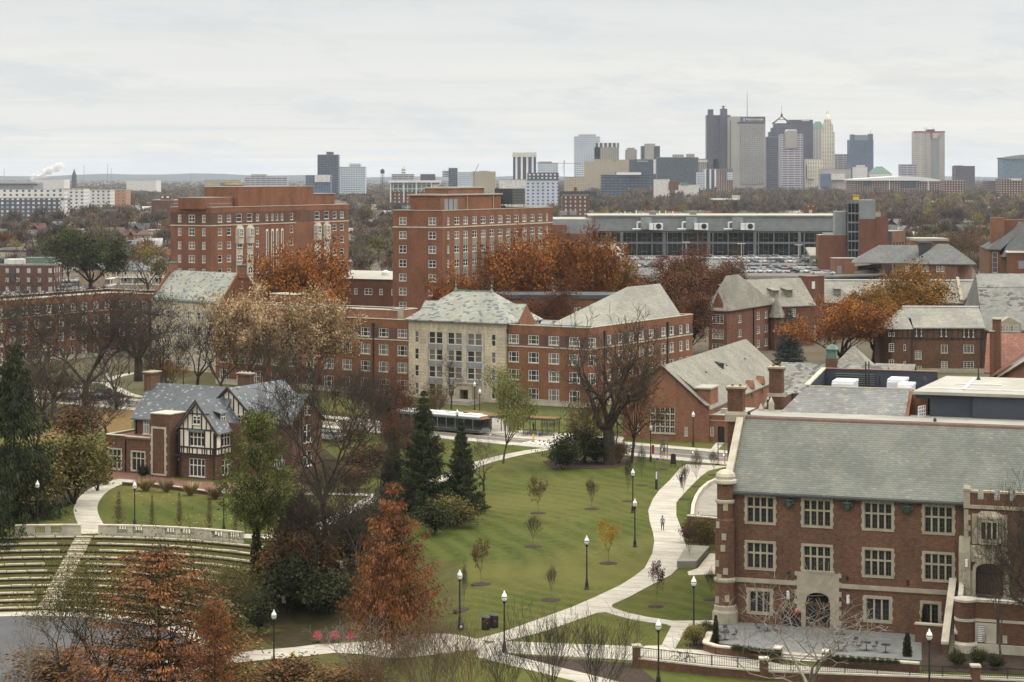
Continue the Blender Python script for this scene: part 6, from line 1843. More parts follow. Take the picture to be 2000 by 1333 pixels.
# black railing on a low brick wall
RP=[(1243,1302),(1390,1319),(1492,1328),(1650,1334),(1905,1343),(2030,1348)]
rl=thing('iron_railing','black iron railing on a low brick wall with white coping in the foreground','railing',gp(*RP[0]));o=Vector(rl.location)
w,cp,ir=MB(),MB(),MB()
for i in range(len(RP)-1):
 p,q=Vector(gp(*RP[i])),Vector(gp(*RP[i+1]));d=q-p;M_=Matrix.Translation(p-o) @ Matrix.Rotation(math.atan2(d.y,d.x),4,'Z')
 w.M=cp.M=ir.M=M_;ln=d.length
 w.box(0,ln,-.18,.18,-.3,.7);cp.box(0,ln,-.24,.24,.7,.82)
 n=int(ln/.15)
 for j in range(n):x=ln*(j+.5)/n;ir.box(x-.014,x+.014,-.014,.014,.9,1.65)
 ir.box(0,ln,-.03,.03,1.65,1.71);ir.box(0,ln,-.02,.02,.88,.92)
 m_=int(ln/2.2) or 1
 for j in range(m_+1):x=ln*j/m_;ir.box(x-.03,x+.03,-.032,.032,.82,1.75)
w.build('wall',['brick_hall'],rl);cp.build('coping',['limestone_white'],rl);ir.build('rail_panel',['black_iron'],rl)
for u,v in ((1243,1302),(1492,1328),(1905,1343)):
 p=Vector(gp(u,v))-o;mb=MB();mb.box(p.x-.34,p.x+.34,p.y-.34,p.y+.34,-.3,1.75);k=mb.build('pier',['brick_hall'],rl)
 mb=MB();mb.box(p.x-.42,p.x+.42,p.y-.42,p.y+.42,1.75,1.92);mb.build('pier_cap',['limestone_white'],k)
# planters beside the S walk
lowwall('loading_wall','brick wall with a stone cap beside the curved concrete drive','wall',None,1.5,.5,world=[gp(1356,1060),gp(1410,1064)])
lowwall('drive_kerb','curved white kerb wall edging the concrete drive beside the brick hall','wall',[(1402,940),(1384,948),(1370,960),(1360,975),(1354,992),(1352,1012)],.35,.3,('limestone_white','limestone_white'))
lowwall('drive_wall','low brick wall with pierced panel at the near end of the curved drive','wall',[(1343,1024),(1410,1030)],1.0,.35)
b=thing('stone_bench','broad pale stone bench slab around a young dark tree beside the S walk','bench',gp(1322,1108));mb=MB()
P=[gp(1322,1110),gp(1360,1110),gp(1386,1080),gp(1341,1077)];o=Vector(b.location)
mb.prism([(p[0]-o.x,p[1]-o.y) for p in P],0,.75);mb.build('slab',['concrete'],b)
sheet('gravel_bed',[(1362,1112),(1386,1082),(1408,1084),(1408,1122),(1345,1125),(1343,1118)],'limestone_white',.07)
def hedge_ball():
 return None
# ---- furniture
def make_table():
 t=thing('patio_table','x','table');mb=MB();mb.lathe(0,0,[(.44,.70),(.45,.72),(.44,.74)],20);mb.build('tabletop',['black_iron'],t)
 mb=MB();mb.lathe(0,0,[(.3,.0),(.28,.03),(.05,.06),(.035,.35),(.035,.68),(.12,.70)],10);mb.build('pedestal',['black_iron'],t);return t
def make_chair():
 t=thing('patio_chair','x','chair');mb=MB()
 for i in range(5):mb.box(-.2,.2,-.2+i*.08,-.14+i*.08,.44,.46)
 mb.build('seat',['black_iron'],t)
 mb=MB()
 for i in range(4):z=.58+i*.08;mb.box(-.2,.2,.20+i*.02,.215+i*.02,z,z+.06)
 mb.build('backrest',['black_iron'],t)
 for sx in (-.2,.2):
  mb=MB();mb.tube((sx,.28,.9),(sx,-.22,0),.014,n=5);mb.tube((sx,-.18,.46),(sx,.24,0),.014,n=5);mb.build('leg',['black_iron'],t)
 return t
tb_,ch_=make_table(),make_chair()
tl=['at the left end of the patio by the planter corner','near the wall left of the arched door','by the wall right of the arched door','behind the right hand planter hedge, leftmost of four','behind the right hand planter hedge, between two chairs','at the right end of the hedge beside the spiral shrub']
for i,(u,v) in enumerate(((1416,1250),(1499,1233),(1644,1240),(1638,1271),(1692,1271),(1730,1275))):
 dup(tb_,gp(u,v,.1),i,label='round black metal table '+tl[i],group='patio tables')
cl=[((1434,1249),-1.2,'right of the leftmost patio table'),((1405,1252),1.6,'left of the leftmost patio table'),((1418,1240),.3,'behind the leftmost patio table'),((1481,1235),1.3,'left of the table near the door'),
      ((1512,1232),-1.4,'right of the table near the door'),((1630,1240),1.4,'left of the table under the right window'),((1670,1264),-.6,'standing between two tables behind the hedge'),((1678,1271),-1.5,'tucked at the second table behind the hedge'),
      ((1708,1272),-1.2,'right of the second table behind the hedge'),((1650,1273),-1.7,'right of the first table behind the hedge')]
for (u,v),r,l in cl:dup(ch_,gp(u,v,.1),r,label='black slatted folding chair '+l,group='patio chairs')
drop(tb_);drop(ch_)
def make_bin():
 t=thing('litter_bin','x','bin');mb=MB();mb.lathe(0,0,[(.26,0),(.3,.05),(.31,.85),(.29,.88)],16)
 for i in range(16):
  a=2*pi*i/16;mb.box(.31*cos(a)-.02,.31*cos(a)+.02,.31*sin(a)-.02,.31*sin(a)+.02,.06,.84)
 mb.build('body',['black_iron'],t)
 mb=MB();mb.lathe(0,0,[(.33,.88),(.34,.94),(.2,1.04),(.06,1.08)],16);mb.build('lid',['black_iron'],t)
 mb=MB();mb.box(-.06,.06,-.345,-.325,.48,.62);mb.build('notice',['red_paint'],t)
 return t
bn=make_bin()
dup(bn,gp(949,1230),.3,(1.25,)*3,'black slatted litter bin, the left one of the pair beside the lawn walk','pair of bins by the lawn walk')
dup(bn,gp(965,1226),.2,(1.25,)*3,'black slatted litter bin, the right one of the pair beside the lawn walk','pair of bins by the lawn walk')
dup(bn,gp(1536,1222,.1),0,(1.5,)*3,'large black bin against the hall wall, further from the arched door','bins beside the arched door')
k=dup(bn,gp(1559,1223,.1),0,(1.5,)*3,'large black bin with a red rim right beside the arched door','bins beside the arched door',{'lid': 'red_paint'})
drop(bn)
def make_lamp():
 t=thing('street_lamp','x','lamp post')
 mb=MB();mb.lathe(0,0,[(.26,0),(.26,.12),(.2,.2),(.17,.75),(.12,.85),(.1,1.1)],10);mb.build('base',['black_iron'],t)
 mb=MB();mb.lathe(0,0,[(.085,1.05),(.065,4.4),(.12,4.45),(.16,4.6),(.2,4.68)],10);mb.build('post',['black_iron'],t)
 mb=MB();mb.lathe(0,0,[(.15,4.68),(.25,4.85),(.27,5.02),(.24,5.06)],14);g_=mb.build('globe',['lamp_globe'],t)
 mb=MB();mb.lathe(0,0,[(.285,5.0),(.285,5.06)],14);mb.build('rim',['black_iron'],g_)
 mb=MB();mb.lathe(0,0,[(.26,5.06),(.2,5.25),(.1,5.36),(.1,5.42),(.05,5.55),(.02,5.62)],14);mb.build('cap',['lamp_globe'],g_)
 return t
lp=make_lamp()
LAMPS=[(73,1028,'beside the short balustrade under the dark spruces'),(263,1030,'on the lawn edge behind the long balustrade among the columnar trees'),(437,1040,'behind the right end of the long balustrade beside the pine'),
         (535,1303,'beside the hollow path at the right of the rust tree'),(898,1228,'beside the orange cypress with a dark bag hung at its foot'),(985,1276,'in the fork of the walks right of the litter bins'),
         (1146,1152,'on the lawn edge halfway along the S walk'),(1240,1069,'on the lawn beside the walker, nearer one of two in line'),(1236,1002,'on the lawn, further one of two in line beside the walk'),
         (1271,902,'at the street corner with a red banner on its post'),(1354,873,'in front of the gabled hall'),(1355,1243,'by the brick hall between walk and patio shrubs'),(1286,1340,'in the foreground before the iron railing'),
         (1815,1362,'in the foreground at the right before the terrace wall'),(205,768,'with a white banner beside the residence path'),(358,756,'behind the tudor house ridge on the lawn'),(252,732,'in the court of the dormitory'),
         (709,852,'left of the bus under the bare trees'),(713,846,'with a white banner left of the bus'),(893,868,'in front of the bus'),(927,806,'beside the residence hall portal'),(937,822,'beyond the pale green tree')]
for i,(u,v,l) in enumerate(LAMPS):
 p=gt(u,v)
 k=dup(lp,p,0,None,'black lamp post '+l,'campus lamp posts')
 if 'banner' in l:
  mb=MB();m_='red_paint' if 'red' in l else 'white_paint'
  if 'red' in l:mb.box(.15,.5,-.15,.1,1.2,2.5)
  else:mb.box(.1,.7,-.01,.01,2.6,3.9);mb.box(.05,.75,-.015,.015,3.9,3.94)
  mb.build('banner',[m_],k)
drop(lp)
k=thing('bag','dark bag with a white tag leaning at the foot of the lamp post','bag',gt(901,1230));mb=MB();mb.lathe(0,-.3,[(.22,0),(.3,.2),(.26,.6),(.12,.85)],10);mb.build('body',['black_iron'],k);mb=MB();mb.box(-.1,.1,-.62,-.55,.3,.5);mb.build('label_tag',['white_paint'],k)
# spotlight pole in the amphitheatre
p=gt(400,1165);k=thing('light_pole','thin black spotlight pole standing among the amphitheatre seat rows','lamp post',p);mb=MB();mb.tube((0,0,-.5),(0,0,3.6),.05);mb.box(-.4,.1,-.04,.04,3.0,3.06);mb.build('post',['black_iron'],k)
for x in (.18,-.35):mb=MB();mb.lathe(x,-.1,[(.08,2.9),(.16,3.0),(.16,3.2),(.05,3.3)],8);mb.build('spotlight',['lamp_globe' if x>0 else 'black_iron'],k)
# red slatted garden chairs
def make_adirondack():
 t=thing('garden_chair','x','chair')
 mb=MB()
 for i in range(5):x=-.26+i*.13;mb.slab([(x-.055,-.35,.38),(x+.055,-.35,.38),(x+.055,.2,.26),(x-.055,.2,.26)],.025)
 mb.build('seat',['red_paint'],t);mb=MB()
 for i in range(5):
  x=-.26+i*.13;h=1.05-abs(i-2)*.05;mb.slab([(x-.055,.2,.28),(x+.055,.2,.28),(x+.055,.5,h),(x-.055,.5,h)],.03)
 mb.build('backrest',['red_paint'],t)
 for s in (-1,1):
  mb=MB();mb.box(s*.38-.07,s*.38+.07,-.4,.35,.56,.59);mb.build('armrest',['red_paint'],t)
  mb=MB();mb.box(s*.34-.03,s*.34+.03,-.38,-.28,0,.56);mb.box(s*.34-.03,s*.34+.03,.3,.4,0,.56);mb.build('leg',['red_paint'],t)
 return t
ac=make_adirondack()
for u,v,l in ((621,1256,'leftmost of three, left of the small bare tree'),(654,1256,'middle of three, right of the small bare tree'),(686,1257,'rightmost of three, half under the orange cypress')):
 dup(ac,gt(u,v),.15,(1.08,)*3,'red garden chair on the hollow path, '+l,'red garden chairs')
drop(ac)
k=thing('fire_hydrant','yellow hydrant beside the hollow path near the lamp post','hydrant',gt(572,1288));mb=MB();mb.lathe(0,0,[(.2,0),(.14,.06),(.14,.5),(.18,.55),(.12,.7),(.04,.76)],10);mb.tube((-.24,0,.42),(.24,0,.42),.08,n=8);mb.build('body',['yellow_paint'],k)
# ---- bicycles
def make_bike():
 t=thing('bicycle','x','bicycle')
 for x in (-.52,.52):
  mb=MB();n=18
  for i in range(n):
   a,b2=2*pi*i/n,2*pi*(i+1)/n;mb.tube((x+.34*cos(a),0,.34+.34*sin(a)),(x+.34*cos(b2),0,.34+.34*sin(b2)),.022,n=5)
  for i in range(8):a=pi*i/4;mb.tube((x,0,.34),(x+.33*cos(a),0,.34+.33*sin(a)),.004,n=3)
  mb.build('wheel',['tyre'],t)
 mb=MB();S,B,H,Rw,Fw=(-.18,0,.82),(-.05,0,.3),(.38,0,.82),(-.52,0,.34),(.52,0,.34)
 for a,b2 in ((S,B),(S,H),(B,(.4,0,.72)),(B,Rw),(Rw,(-.17,0,.75)),(H,Fw),(H,(.36,0,.98))):mb.tube(a,b2,.022,n=6)
 mb.build('frame',['dark_metal'],t)
 mb=MB();mb.box(-.32,-.06,-.07,.07,.88,.93);mb.tube((-.18,0,.82),(-.18,0,.9),.02);mb.build('saddle',['black_iron'],t)
 mb=MB();mb.tube((.34,-.28,1.0),(.34,.28,1.0),.016);mb.tube((.34,-.28,1.0),(.24,-.3,1.02),.016);mb.tube((.34,.28,1.0),(.24,.3,1.02),.016);mb.build('handlebar',['black_iron'],t)
 return t
bk_=make_bike()
rr=random.Random(11)
for i in range(15):
 u=1023+i*3.9;dup(bk_,gp(u,851+.15*i+rr.uniform(-1,1),.1),1.1+rr.uniform(-.25,.25),label='dark bicycle parked in the crowded rack by the street behind the pale green tree',group='bicycles in the near rack')
for i in range(7):
 u=1060+i*5;dup(bk_,gp(u,833+rr.uniform(-1,1),.1),1.0+rr.uniform(-.3,.3),label='bicycle parked in the further rack beyond the green roofed shelter',group='bicycles in the far rack')
dup(bk_,gp(1333,1301,.1),-.15,(1.3,)*3,'black bicycle leaning on the iron railing in the foreground')
dup(bk_,gp(1128,860,.1),.3,None,'bicycle held upright by the person on the plaza behind the dark shrubs')
drop(bk_)
br_=thing('bike_rack','low steel hoop rack under the row of dark bicycles by the street','bike rack',gp(1023,851));mb=MB()
e=Vector(gp(1080,853))-Vector(gp(1023,851))
for i in range(9):
 p=e*(i/8);mb.tube((p.x,p.y-.3,0),(p.x,p.y-.3,.85),.03);mb.tube((p.x,p.y+.3,0),(p.x,p.y+.3,.85),.03);mb.tube((p.x,p.y-.3,.85),(p.x,p.y+.3,.85),.03)
mb.build('hoops',['grey_metal_dark'],br_)
# ---- bus shelters with planted roofs
def shelter(u0,v0,u1,v1,label):
 a,b2=Vector(gp(u0,v0)),Vector(gp(u1,v1));d=b2-a;ln=d.length
 t=thing('bus_shelter',label,'shelter',a,math.atan2(d.y,d.x),'planted roof shelters');mb=MB();mb.box(-.3,ln+.3,-.4,2.6,2.5,2.72);r_=mb.build('roof',['dark_metal'],t)
 mb=MB();mb.box(-.2,ln+.2,-.3,2.5,2.72,2.86);mb.build('planting',['leaf_litter'],r_)
 for i in range(4):
  for y in (0,2.2):mb=MB();mb.tube((ln*i/3,y,0),(ln*i/3,y,2.5),.07);mb.build('post',['black_iron'],t)
shelter(902,836,958,846,'flat planted shelter roof on black posts behind the bus, left of the pale green tree')
shelter(1012,848,1082,852,'flat planted shelter roof on black posts right of the pale green tree, above bicycles')
# ---- bus
bt0=47;pc=road(bt0,1.9)
bus=thing('bus','long city bus with white roof and dark windows passing behind the spruces','bus',(pc[0],pc[1],.02),math.atan2(rd.y,rd.x)+pi)
BLN=9.2
mb=MB();prof=[(-1.28,.35),(1.28,.35),(1.28,2.75),(1.1,3.0),(-1.1,3.0),(-1.28,2.75)]
mb.yprism(prof,-BLN,BLN);mb.build('body',['grey_metal_dark'],bus)
mb=MB();mb.yprism([(-1.2,2.9),(1.2,2.9),(1.05,3.12),(-1.05,3.12)],-BLN+.2,BLN-.2)
for i,(x0,x1) in enumerate(((-7.8,-5),(-3.5,.5),(2,4.2),(5.5,8.3))):mb.box(x0,x1,-.8,.8,3.1,3.32)
mb.build('roof',['steel_white'],bus)
for s in (-1,1):
 mb=MB()
 for i in range(10):x=-BLN+.5+i*1.83;mb.box(x,x+1.65,s*1.285-.01,s*1.285+.01,.85,2.5)
 mb.build('side_window',['glass_dark'],bus)
for x in (-BLN-.01,BLN+.01):
 mb=MB();mb.box(x-.02,x+.02,-1.1,1.1,1.1,2.5);mb.build('windscreen',['glass_dark'],bus)
 mb=MB();mb.box(x-.03,x+.03,-.9,.9,2.55,2.8);mb.build('route_display',['orange_plastic'],bus)
for x in (-6.2,1.0,6.4):
 for s in (-1,1):mb=MB();mb.M=Matrix.Translation((x,s*1.12,.5)) @ Matrix.Rotation(pi/2,4,'X');mb.lathe(0,0,[(.5,-.15),(.5,.15)],14);mb.build('wheel',['tyre'],bus)
mb=MB();mb.box(-BLN+.3,BLN-.3,-1.3,-1.288,.45,.7);mb.box(-BLN+.3,BLN-.3,1.288,1.3,.45,.7);mb.build('stripe',['dark_metal'],bus)
# ---- cars
def make_car(kind):
 t=thing('parked_car','x','car')
 suv=kind=='suv';h=1.72 if suv else 1.45
 low=[(-2.2,.35),(2.2,.35),(2.28,.6),(2.2,.85),(1.1,.98),(-1.75 if not suv else -2.1,1.02),(-2.2,.95),(-2.26,.6)]
 mb=MB()
 n=len(low)
 pts=[(x,-.9,z) for x,z in low]+[(x,.9,z) for x,z in low]
 mb._add(pts,[tuple(range(n)),tuple(range(2*n-1,n-1,-1))]+[(i,n+i,n+(i+1) % n,(i+1) % n) for i in range(n)],0)
 cab=[(1.1,.98),(.35,h-.06),(-.2,h),(-1.2 if not suv else -1.9,h-.04),(-1.95 if not suv else -2.15,1.0)]
 roof=cab[1:4]
 mb.slab([(cab[1][0]+.05,-.66,h),(cab[1][0]+.05,.66,h),(cab[3][0]-.05,.66,h),(cab[3][0]-.05,-.66,h)][::-1],.06)
 body=mb.build('body',['car_white'],t)
 mb=MB();n=len(cab)
 pts=[(x,-.84+.18*(z-.98)/(h-.98),z-.02) for x,z in cab]+[(x,.84-.18*(z-.98)/(h-.98),z-.02) for x,z in cab]
 mb._add(pts,[tuple(range(n)),tuple(range(2*n-1,n-1,-1))]+[(i,n+i,n+(i+1) % n,(i+1) % n) for i in range(n)],0)
 mb.build('windows',['car_glass'],t)
 for x in (-1.38,1.4):
  for s in (-1,1):
   mb=MB();mb.M=Matrix.Translation((x,s*.84,.34)) @ Matrix.Rotation(pi/2,4,'X');mb.lathe(0,0,[(.33,-.11),(.33,.11)],12);mb.lathe(0,0,[(.18,-.12),(.18,.12)],10,1)
   mb.build('wheel',['tyre','grey_metal'],t)
 for s in (-1,1):mb=MB();mb.box(2.18,2.29,s*.65-.18,s*.65+.18,.62,.78);mb.build('headlight',['lamp_globe'],t)
 for s in (-1,1):mb=MB();mb.box(-2.27,-2.15,s*.68-.15,s*.68+.15,.7,.88);mb.build('tail_light',['red_paint'],t)
 return t
for nm,c in (('car_white',(.66,.67,.67)),('car_silver',(.42,.43,.44)),('car_dark',(.022,.024,.028)),('car_red',(.25,.03,.035)),('car_blue',(.05,.08,.14)),('car_grey',(.16,.165,.17))):
 flat(nm,c,tuple(x*.92 for x in c),1,.25,.6)
sedan,suv=make_car('sedan'),make_car('suv')
CC=[('white','car_white'),('silver','car_silver'),('dark','car_dark'),('red','car_red'),('blue','car_blue'),('grey','car_grey')]
rr=random.Random(21)
def park(p,rot,where):
 nm,m_=CC[rr.choices(range(6),(11,8,3,1.2,1,2.5))[0]];k=rr.random()<.35
 dup(suv if k else sedan,p,rot,(1.12,)*3,nm+(' utility car ' if k else ' saloon car ')+where,nm+(' utility cars ' if k else ' cars ')+where,{'body':m_})
seqs=[((1213,1300),508,12,'in the back row of the car park left of the rust oak'),((1225,1290),522.5,15,'in the front row of the car park left of the rust oak'),
  ((1358,1600),507,16,'in the back row of the car park by the glass building'),((1420,1600),513.5,16.5,'in the middle row of the car park by its lamp posts'),((1430,1600),526,17.5,'in the third row of the car park'),((1440,1600),533,18,'in the nearest row of the car park behind the parapet')]
for (u0,u1),v,du,where in seqs:
 u=u0
 while u<u1:
  if rr.random()<.97:p=gp(u,v,DZ);park((p[0],p[1],DZ+.01),radians(-35)+rr.uniform(-.04,.04)+(pi if rr.random()<.5 else 0),where)
  u+=du
for u,v,z,w in ((1683,510,10.5,'on the upper ramp right of the stair hut'),(1703,510,10.5,'on the upper ramp right of the stair hut'),(1690,533,DZ,'in the lower bay right of the stair hut'),(1706,533,DZ,'in the lower bay right of the stair hut'),(1597,536,DZ,'beside the stair hut'),(1618,537,DZ,'beside the stair hut')):
 p=gp(u,v,z);park((p[0],p[1],z+.02),radians(-10),w)
for u,v in ((180,782),(196,779),(150,770),(128,786),(620,855),(648,862)):
 p=gp(u,v);park((p[0],p[1],.03),math.atan2(rd.y,rd.x)+rr.uniform(-.1,.1),'parked along the street behind the tudor house')
for j,(v0,n_) in enumerate(((545,11),(553,12),(562,12),(572,11))):
 for i in range(n_):
  u=2+i*17+j*5
  if u>200:continue
  p=gp(u,v0+6);park((p[0],p[1],.02),radians(60)+rr.uniform(-.1,.1),'in the open car lot beyond the dormitory wing')
drop(sedan);drop(suv)
# car park lamps
def make_deck_lamp():
 t=thing('deck_lamp','x','lamp post');mb=MB();mb.tube((0,0,0),(0,0,9),.16);mb.build('post',['limestone_white'],t)
 mb=MB();mb.box(-1.6,-.2,-.3,.3,9,9.25);mb.box(.2,1.6,-.3,.3,9,9.25);mb.box(-.2,.2,-.1,.1,9,9.15);mb.build('lamp_head',['steel_white'],t);return t
dl=make_deck_lamp()
for u,v,l in ((1218,520,'at the left ramp'),(1340,516,'behind the rust oaks'),(1448,520,'in the middle of the parked cars'),(1560,523,'near the right end of the parked cars')):
 dup(dl,gp(u,v,DZ),.1,None,'tall pale car park lamp with twin heads '+l,'car park lamps')
p=gp(1849,575);dup(dl,(p[0],p[1],0),.2,(1,1,1),'tall pale pole with twin heads before the hipped hall')
drop(dl)
# ---- street clutter
k=thing('notice_board','black two legged notice board standing on the walk corner near the street','sign',gp(1315,911));mb=MB();mb.box(-.38,.38,-.05,.05,.3,1.75);mb.box(-.25,.25,-.06,.06,1.75,1.85);mb.build('panel',['black_iron'],k)
for x in (-.38,.38):mb=MB();mb.box(x-.04,x+.04,-.05,.05,0,.6);mb.build('leg',['black_iron'],k)
k=thing('emergency_phone','slim dark pillar with a white lettered strip beside the lawn walk','phone pillar',gp(1282,956));mb=MB();mb.box(-.17,.17,-.12,.12,0,2.6);mb.box(.17,.23,-.1,.1,0,2.55,1);mb.build('pillar',['black_iron','grey_metal'],k);mb=MB();mb.box(-.1,.1,-.14,-.12,1.4,2.45);mb.build('white_strip',['white_paint'],k)
k=thing('blue_light_pole','thin bent pole carrying a small blue light at the lawn corner','light',gp(1279,917));mb=MB();mb.tube((0,0,0),(0,0,1.2),.03);mb.tube((0,0,1.2),(.35,0,1.4),.03);mb.build('post',['black_iron'],k);mb=MB();mb.lathe(.35,0,[(.08,1.38),(.14,1.48),(.14,1.58),(.05,1.68)],8);mb.build('lamp',['blue_light'],k)
for u,v,l in ((1297,897,'by the street corner lamp post'),(1409,908,'beside the hall turret at the kerb')):
 k=thing('barricade_post','orange and grey barricade with black feet '+l,'barricade',gp(u,v),0,'street barricades')
 mb=MB()
 for x in (-.5,.5):mb.box(x-.08,x+.08,-.06,.06,.1,.9)
 mb.build('lower_rail',['orange_plastic'],k);mb=MB()
 for x in (-.5,.5):mb.box(x-.07,x+.07,-.05,.05,.9,3.0)
 mb.box(-.6,.6,-.07,.07,3.0,3.12);mb.build('frame',['grey_metal_dark'],k);mb=MB()
 for x in (-.5,.5):mb.box(x-.4,x+.4,-.25,.25,0,.12)
 mb.build('foot',['black_iron'],k)
k=thing('channel_post','orange and white striped marker post at the edge of the dark shrubs','marker post',gp(836,1042));mb=MB()
for i in range(4):mb.lathe(0,0,[(.1,.1+i*.28),(.1,.1+i*.28+.28)],10,i % 2)
mb.lathe(0,0,[(.25,0),(.25,.1)],10,2);mb.build('body',['orange_plastic','white_paint','black_iron'],k)
k=thing('crossing_sign','small yellow crossing marker standing in the street','sign',gp(1042,863));mb=MB();mb.lathe(0,0,[(.35,0),(.3,.1)],8,1);mb.box(-.15,.15,-.03,.03,.1,1.2);mb.build('panel',['yellow_paint','black_iron'],k)
k=thing('park_bench','dark bench on the sloping lawn edge beside the spruces','bench',gp(935,980),.2);mb=MB();mb.box(-.9,.9,-.25,.25,.42,.48);mb.build('seat',['wood_door'],k);mb=MB();mb.box(-.9,.9,.22,.28,.5,.95);mb.build('backrest',['wood_door'],k)
for x in (-.7,.7):mb=MB();mb.box(x-.05,x+.05,-.25,.25,0,.42);mb.build('leg',['black_iron'],k)
k=thing('phone_box','dark red display box near the portal steps behind the bus','box',gp(885,824));mb=MB();mb.box(-.5,.5,-.3,.3,.2,1.4);mb.yprism([(-.3,1.4),(.3,1.4),(.3,1.7)],-.5,.5);mb.build('body',['red_paint'],k);mb=MB();mb.box(-.4,.4,-.2,.2,0,.2);mb.build('base',['black_iron'],k)
# ---- people (one grown body each)
def person(name_label,loc,rot,top,legs,step=.25,h=1.75,pack=None,arm=.12):
 root=thing('person',name_label,'person',loc,rot)
 V,E,R=[],[],[]
 def add(p,r,par=None):
  V.append(p);R.append(r)
  if par is not None:E.append((par,len(V)-1))
  return len(V)-1
 pel=add((0,0,.96),(.15,.12));wa=add((0,0,1.12),(.145,.105),pel);che=add((0,-.01,1.32),(.17,.125),wa);sh=add((0,0,1.44),(.12,.09),che)
 ne=add((0,-.01,1.51),(.055,.055),sh);hd=add((0,-.02,1.60),(.082,.095),ne);tp=add((0,-.015,1.70),(.07,.08),hd)
 for s in (-1,1):
  st_=step*s
  hp=add((s*.09,0,.9),(.1,.1),pel);kn=add((s*.1,-.12*s*step/.25*.6-.04,.5),(.065,.07),hp);an_=add((s*.1,-st_*.9+.04,.09),(.045,.05),kn);add((s*.11,-st_*.9-.14,.04),(.045,.035),an_)
  so=add((s*.19,0,1.41),(.065,.065),sh);el_=add((s*.25,st_*.3+.03,1.14),(.048,.05),so);wr_=add((s*.24,st_*.5-.1-arm,.92),(.034,.036),el_);hn=add((s*.235,st_*.52-.13-arm,.84),(.036,.042),wr_)
  for q in range(4):add((s*(.20+.018*q),st_*.53-.16-arm-.006*q,.755+.008*abs(q-1)),(.009,.009),hn)
  add((s*.2,st_*.53-.19-arm,.82),(.010,.010),hn)
 me=bpy.data.meshes.new('body');me.from_pydata(V,E,[]);o=put('body',me,root)
 md=o.modifiers.new('skin','SKIN');md.use_smooth_shade=True
 for i,r in enumerate(R):me.skin_vertices[0].data[i].radius=r
 me.skin_vertices[0].data[0].use_root=True
 o.modifiers.new('sub','SUBSURF').levels=2
 bpy.context.view_layer.update()
 dg=bpy.context.evaluated_depsgraph_get();m2=bpy.data.meshes.new_from_object(o.evaluated_get(dg));o.modifiers.clear();o.data=m2
 m2.materials.clear()
 for m_ in (top,legs,'skin','black_iron'):m2.materials.append(MATS[m_])
 for p in m2.polygons:
  z=p.center.z;x=abs(p.center.x)
  p.material_index=3 if z<.1 else (2 if z>1.49 or (z<.9 and x>.17 and z>.6) else (0 if z>.93 or x>.19 else 1));p.use_smooth=True
 mb=MB();mb.lathe(0,.0,[(.098,1.63),(.105,1.68),(.09,1.74),(.04,1.775)],12);mb.build('hair',['hair'],root)
 mb=MB()
 for s in (-1,1):mb.lathe(s*.033,-.108,[(.006,1.612),(.012,1.62),(.006,1.628)],6)
 mb.lathe(0,-.122,[(.016,1.575),(.012,1.60),(.004,1.62)],6,1);mb.box(-.025,.025,-.112,-.1,1.548,1.556)
 mb.build('face',['hair','skin'],root)
 if pack:
  mb=MB();mb.lathe(0,.2,[(.08,1.02),(.15,1.06),(.16,1.35),(.1,1.45)],10);mb.build('backpack',[pack],root)
 root.scale=(h/1.77,)*3
 return root
person('person in a light grey hoodie and dark trousers walking down the S walk',gp(1294,1036,.06),0.05,'light_hoodie','denim',.26,1.78)
person('person in a dark coat with a backpack walking away up the S walk',gp(1331,953,.06),pi-.3,'grey_coat','grey_coat',.2,1.8,'denim')
person('person in black standing under the shelter behind the bicycles',gp(1042,845,.1),1,'black_iron','black_iron',.08,1.8)
person('person in dark clothes holding a bicycle on the plaza',gp(1124,860,.1),.5,'black_iron','denim',.1,1.78,None,.3)
# ================================================================== TREES
def np_mesh(name,V,Fq,mat,smooth=False):
 """V (n,3), Fq (m,k) -> mesh, quickly"""
 me=bpy.data.meshes.new(name);n,(m,k)=len(V),Fq.shape
 me.vertices.add(n);me.vertices.foreach_set('co',np.asarray(V,np.float32).ravel())
 me.loops.add(m*k);me.loops.foreach_set('vertex_index',np.asarray(Fq,np.int32).ravel())
 me.polygons.add(m);me.polygons.foreach_set('loop_start',np.arange(0,m*k,k,dtype=np.int32))
 if smooth:me.polygons.foreach_set('use_smooth',np.ones(m,bool))
 me.materials.append(MATS[mat]);me.update(calc_edges=True);me.validate()
 return me
def tubes(S,n):
 """segments (k, 8): p0 p1 r0 r1 -> verts, quads"""
 S=np.asarray(S,float);k=len(S)
 p0,p1,r0,r1=S[:,:3],S[:,3:6],S[:,6],S[:,7]
 d=p1-p0;d /= np.linalg.norm(d,axis=1,keepdims=True)+1e-9
 a=np.where(np.abs(d[:,2:3])<.9,np.array([[0,0,1.]]),np.array([[1.,0,0]]))
 u=np.cross(d,a);u /= np.linalg.norm(u,axis=1,keepdims=True)+1e-9;w_=np.cross(d,u)
 t=np.arange(n)*2*pi/n
 ring=np.cos(t)[None,:,None]*u[:,None,:]+np.sin(t)[None,:,None]*w_[:,None,:]
 V=np.concatenate([p0[:,None]+ring*r0[:,None,None],p1[:,None]+ring*r1[:,None,None]],1).reshape(-1,3)
 i=np.arange(n);j=(i+1) % n
 q=np.stack([i,j,j+n,i+n],1)
 Fq=(q[None]+(np.arange(k)*2*n)[:,None,None]).reshape(-1,4)
 return V,Fq
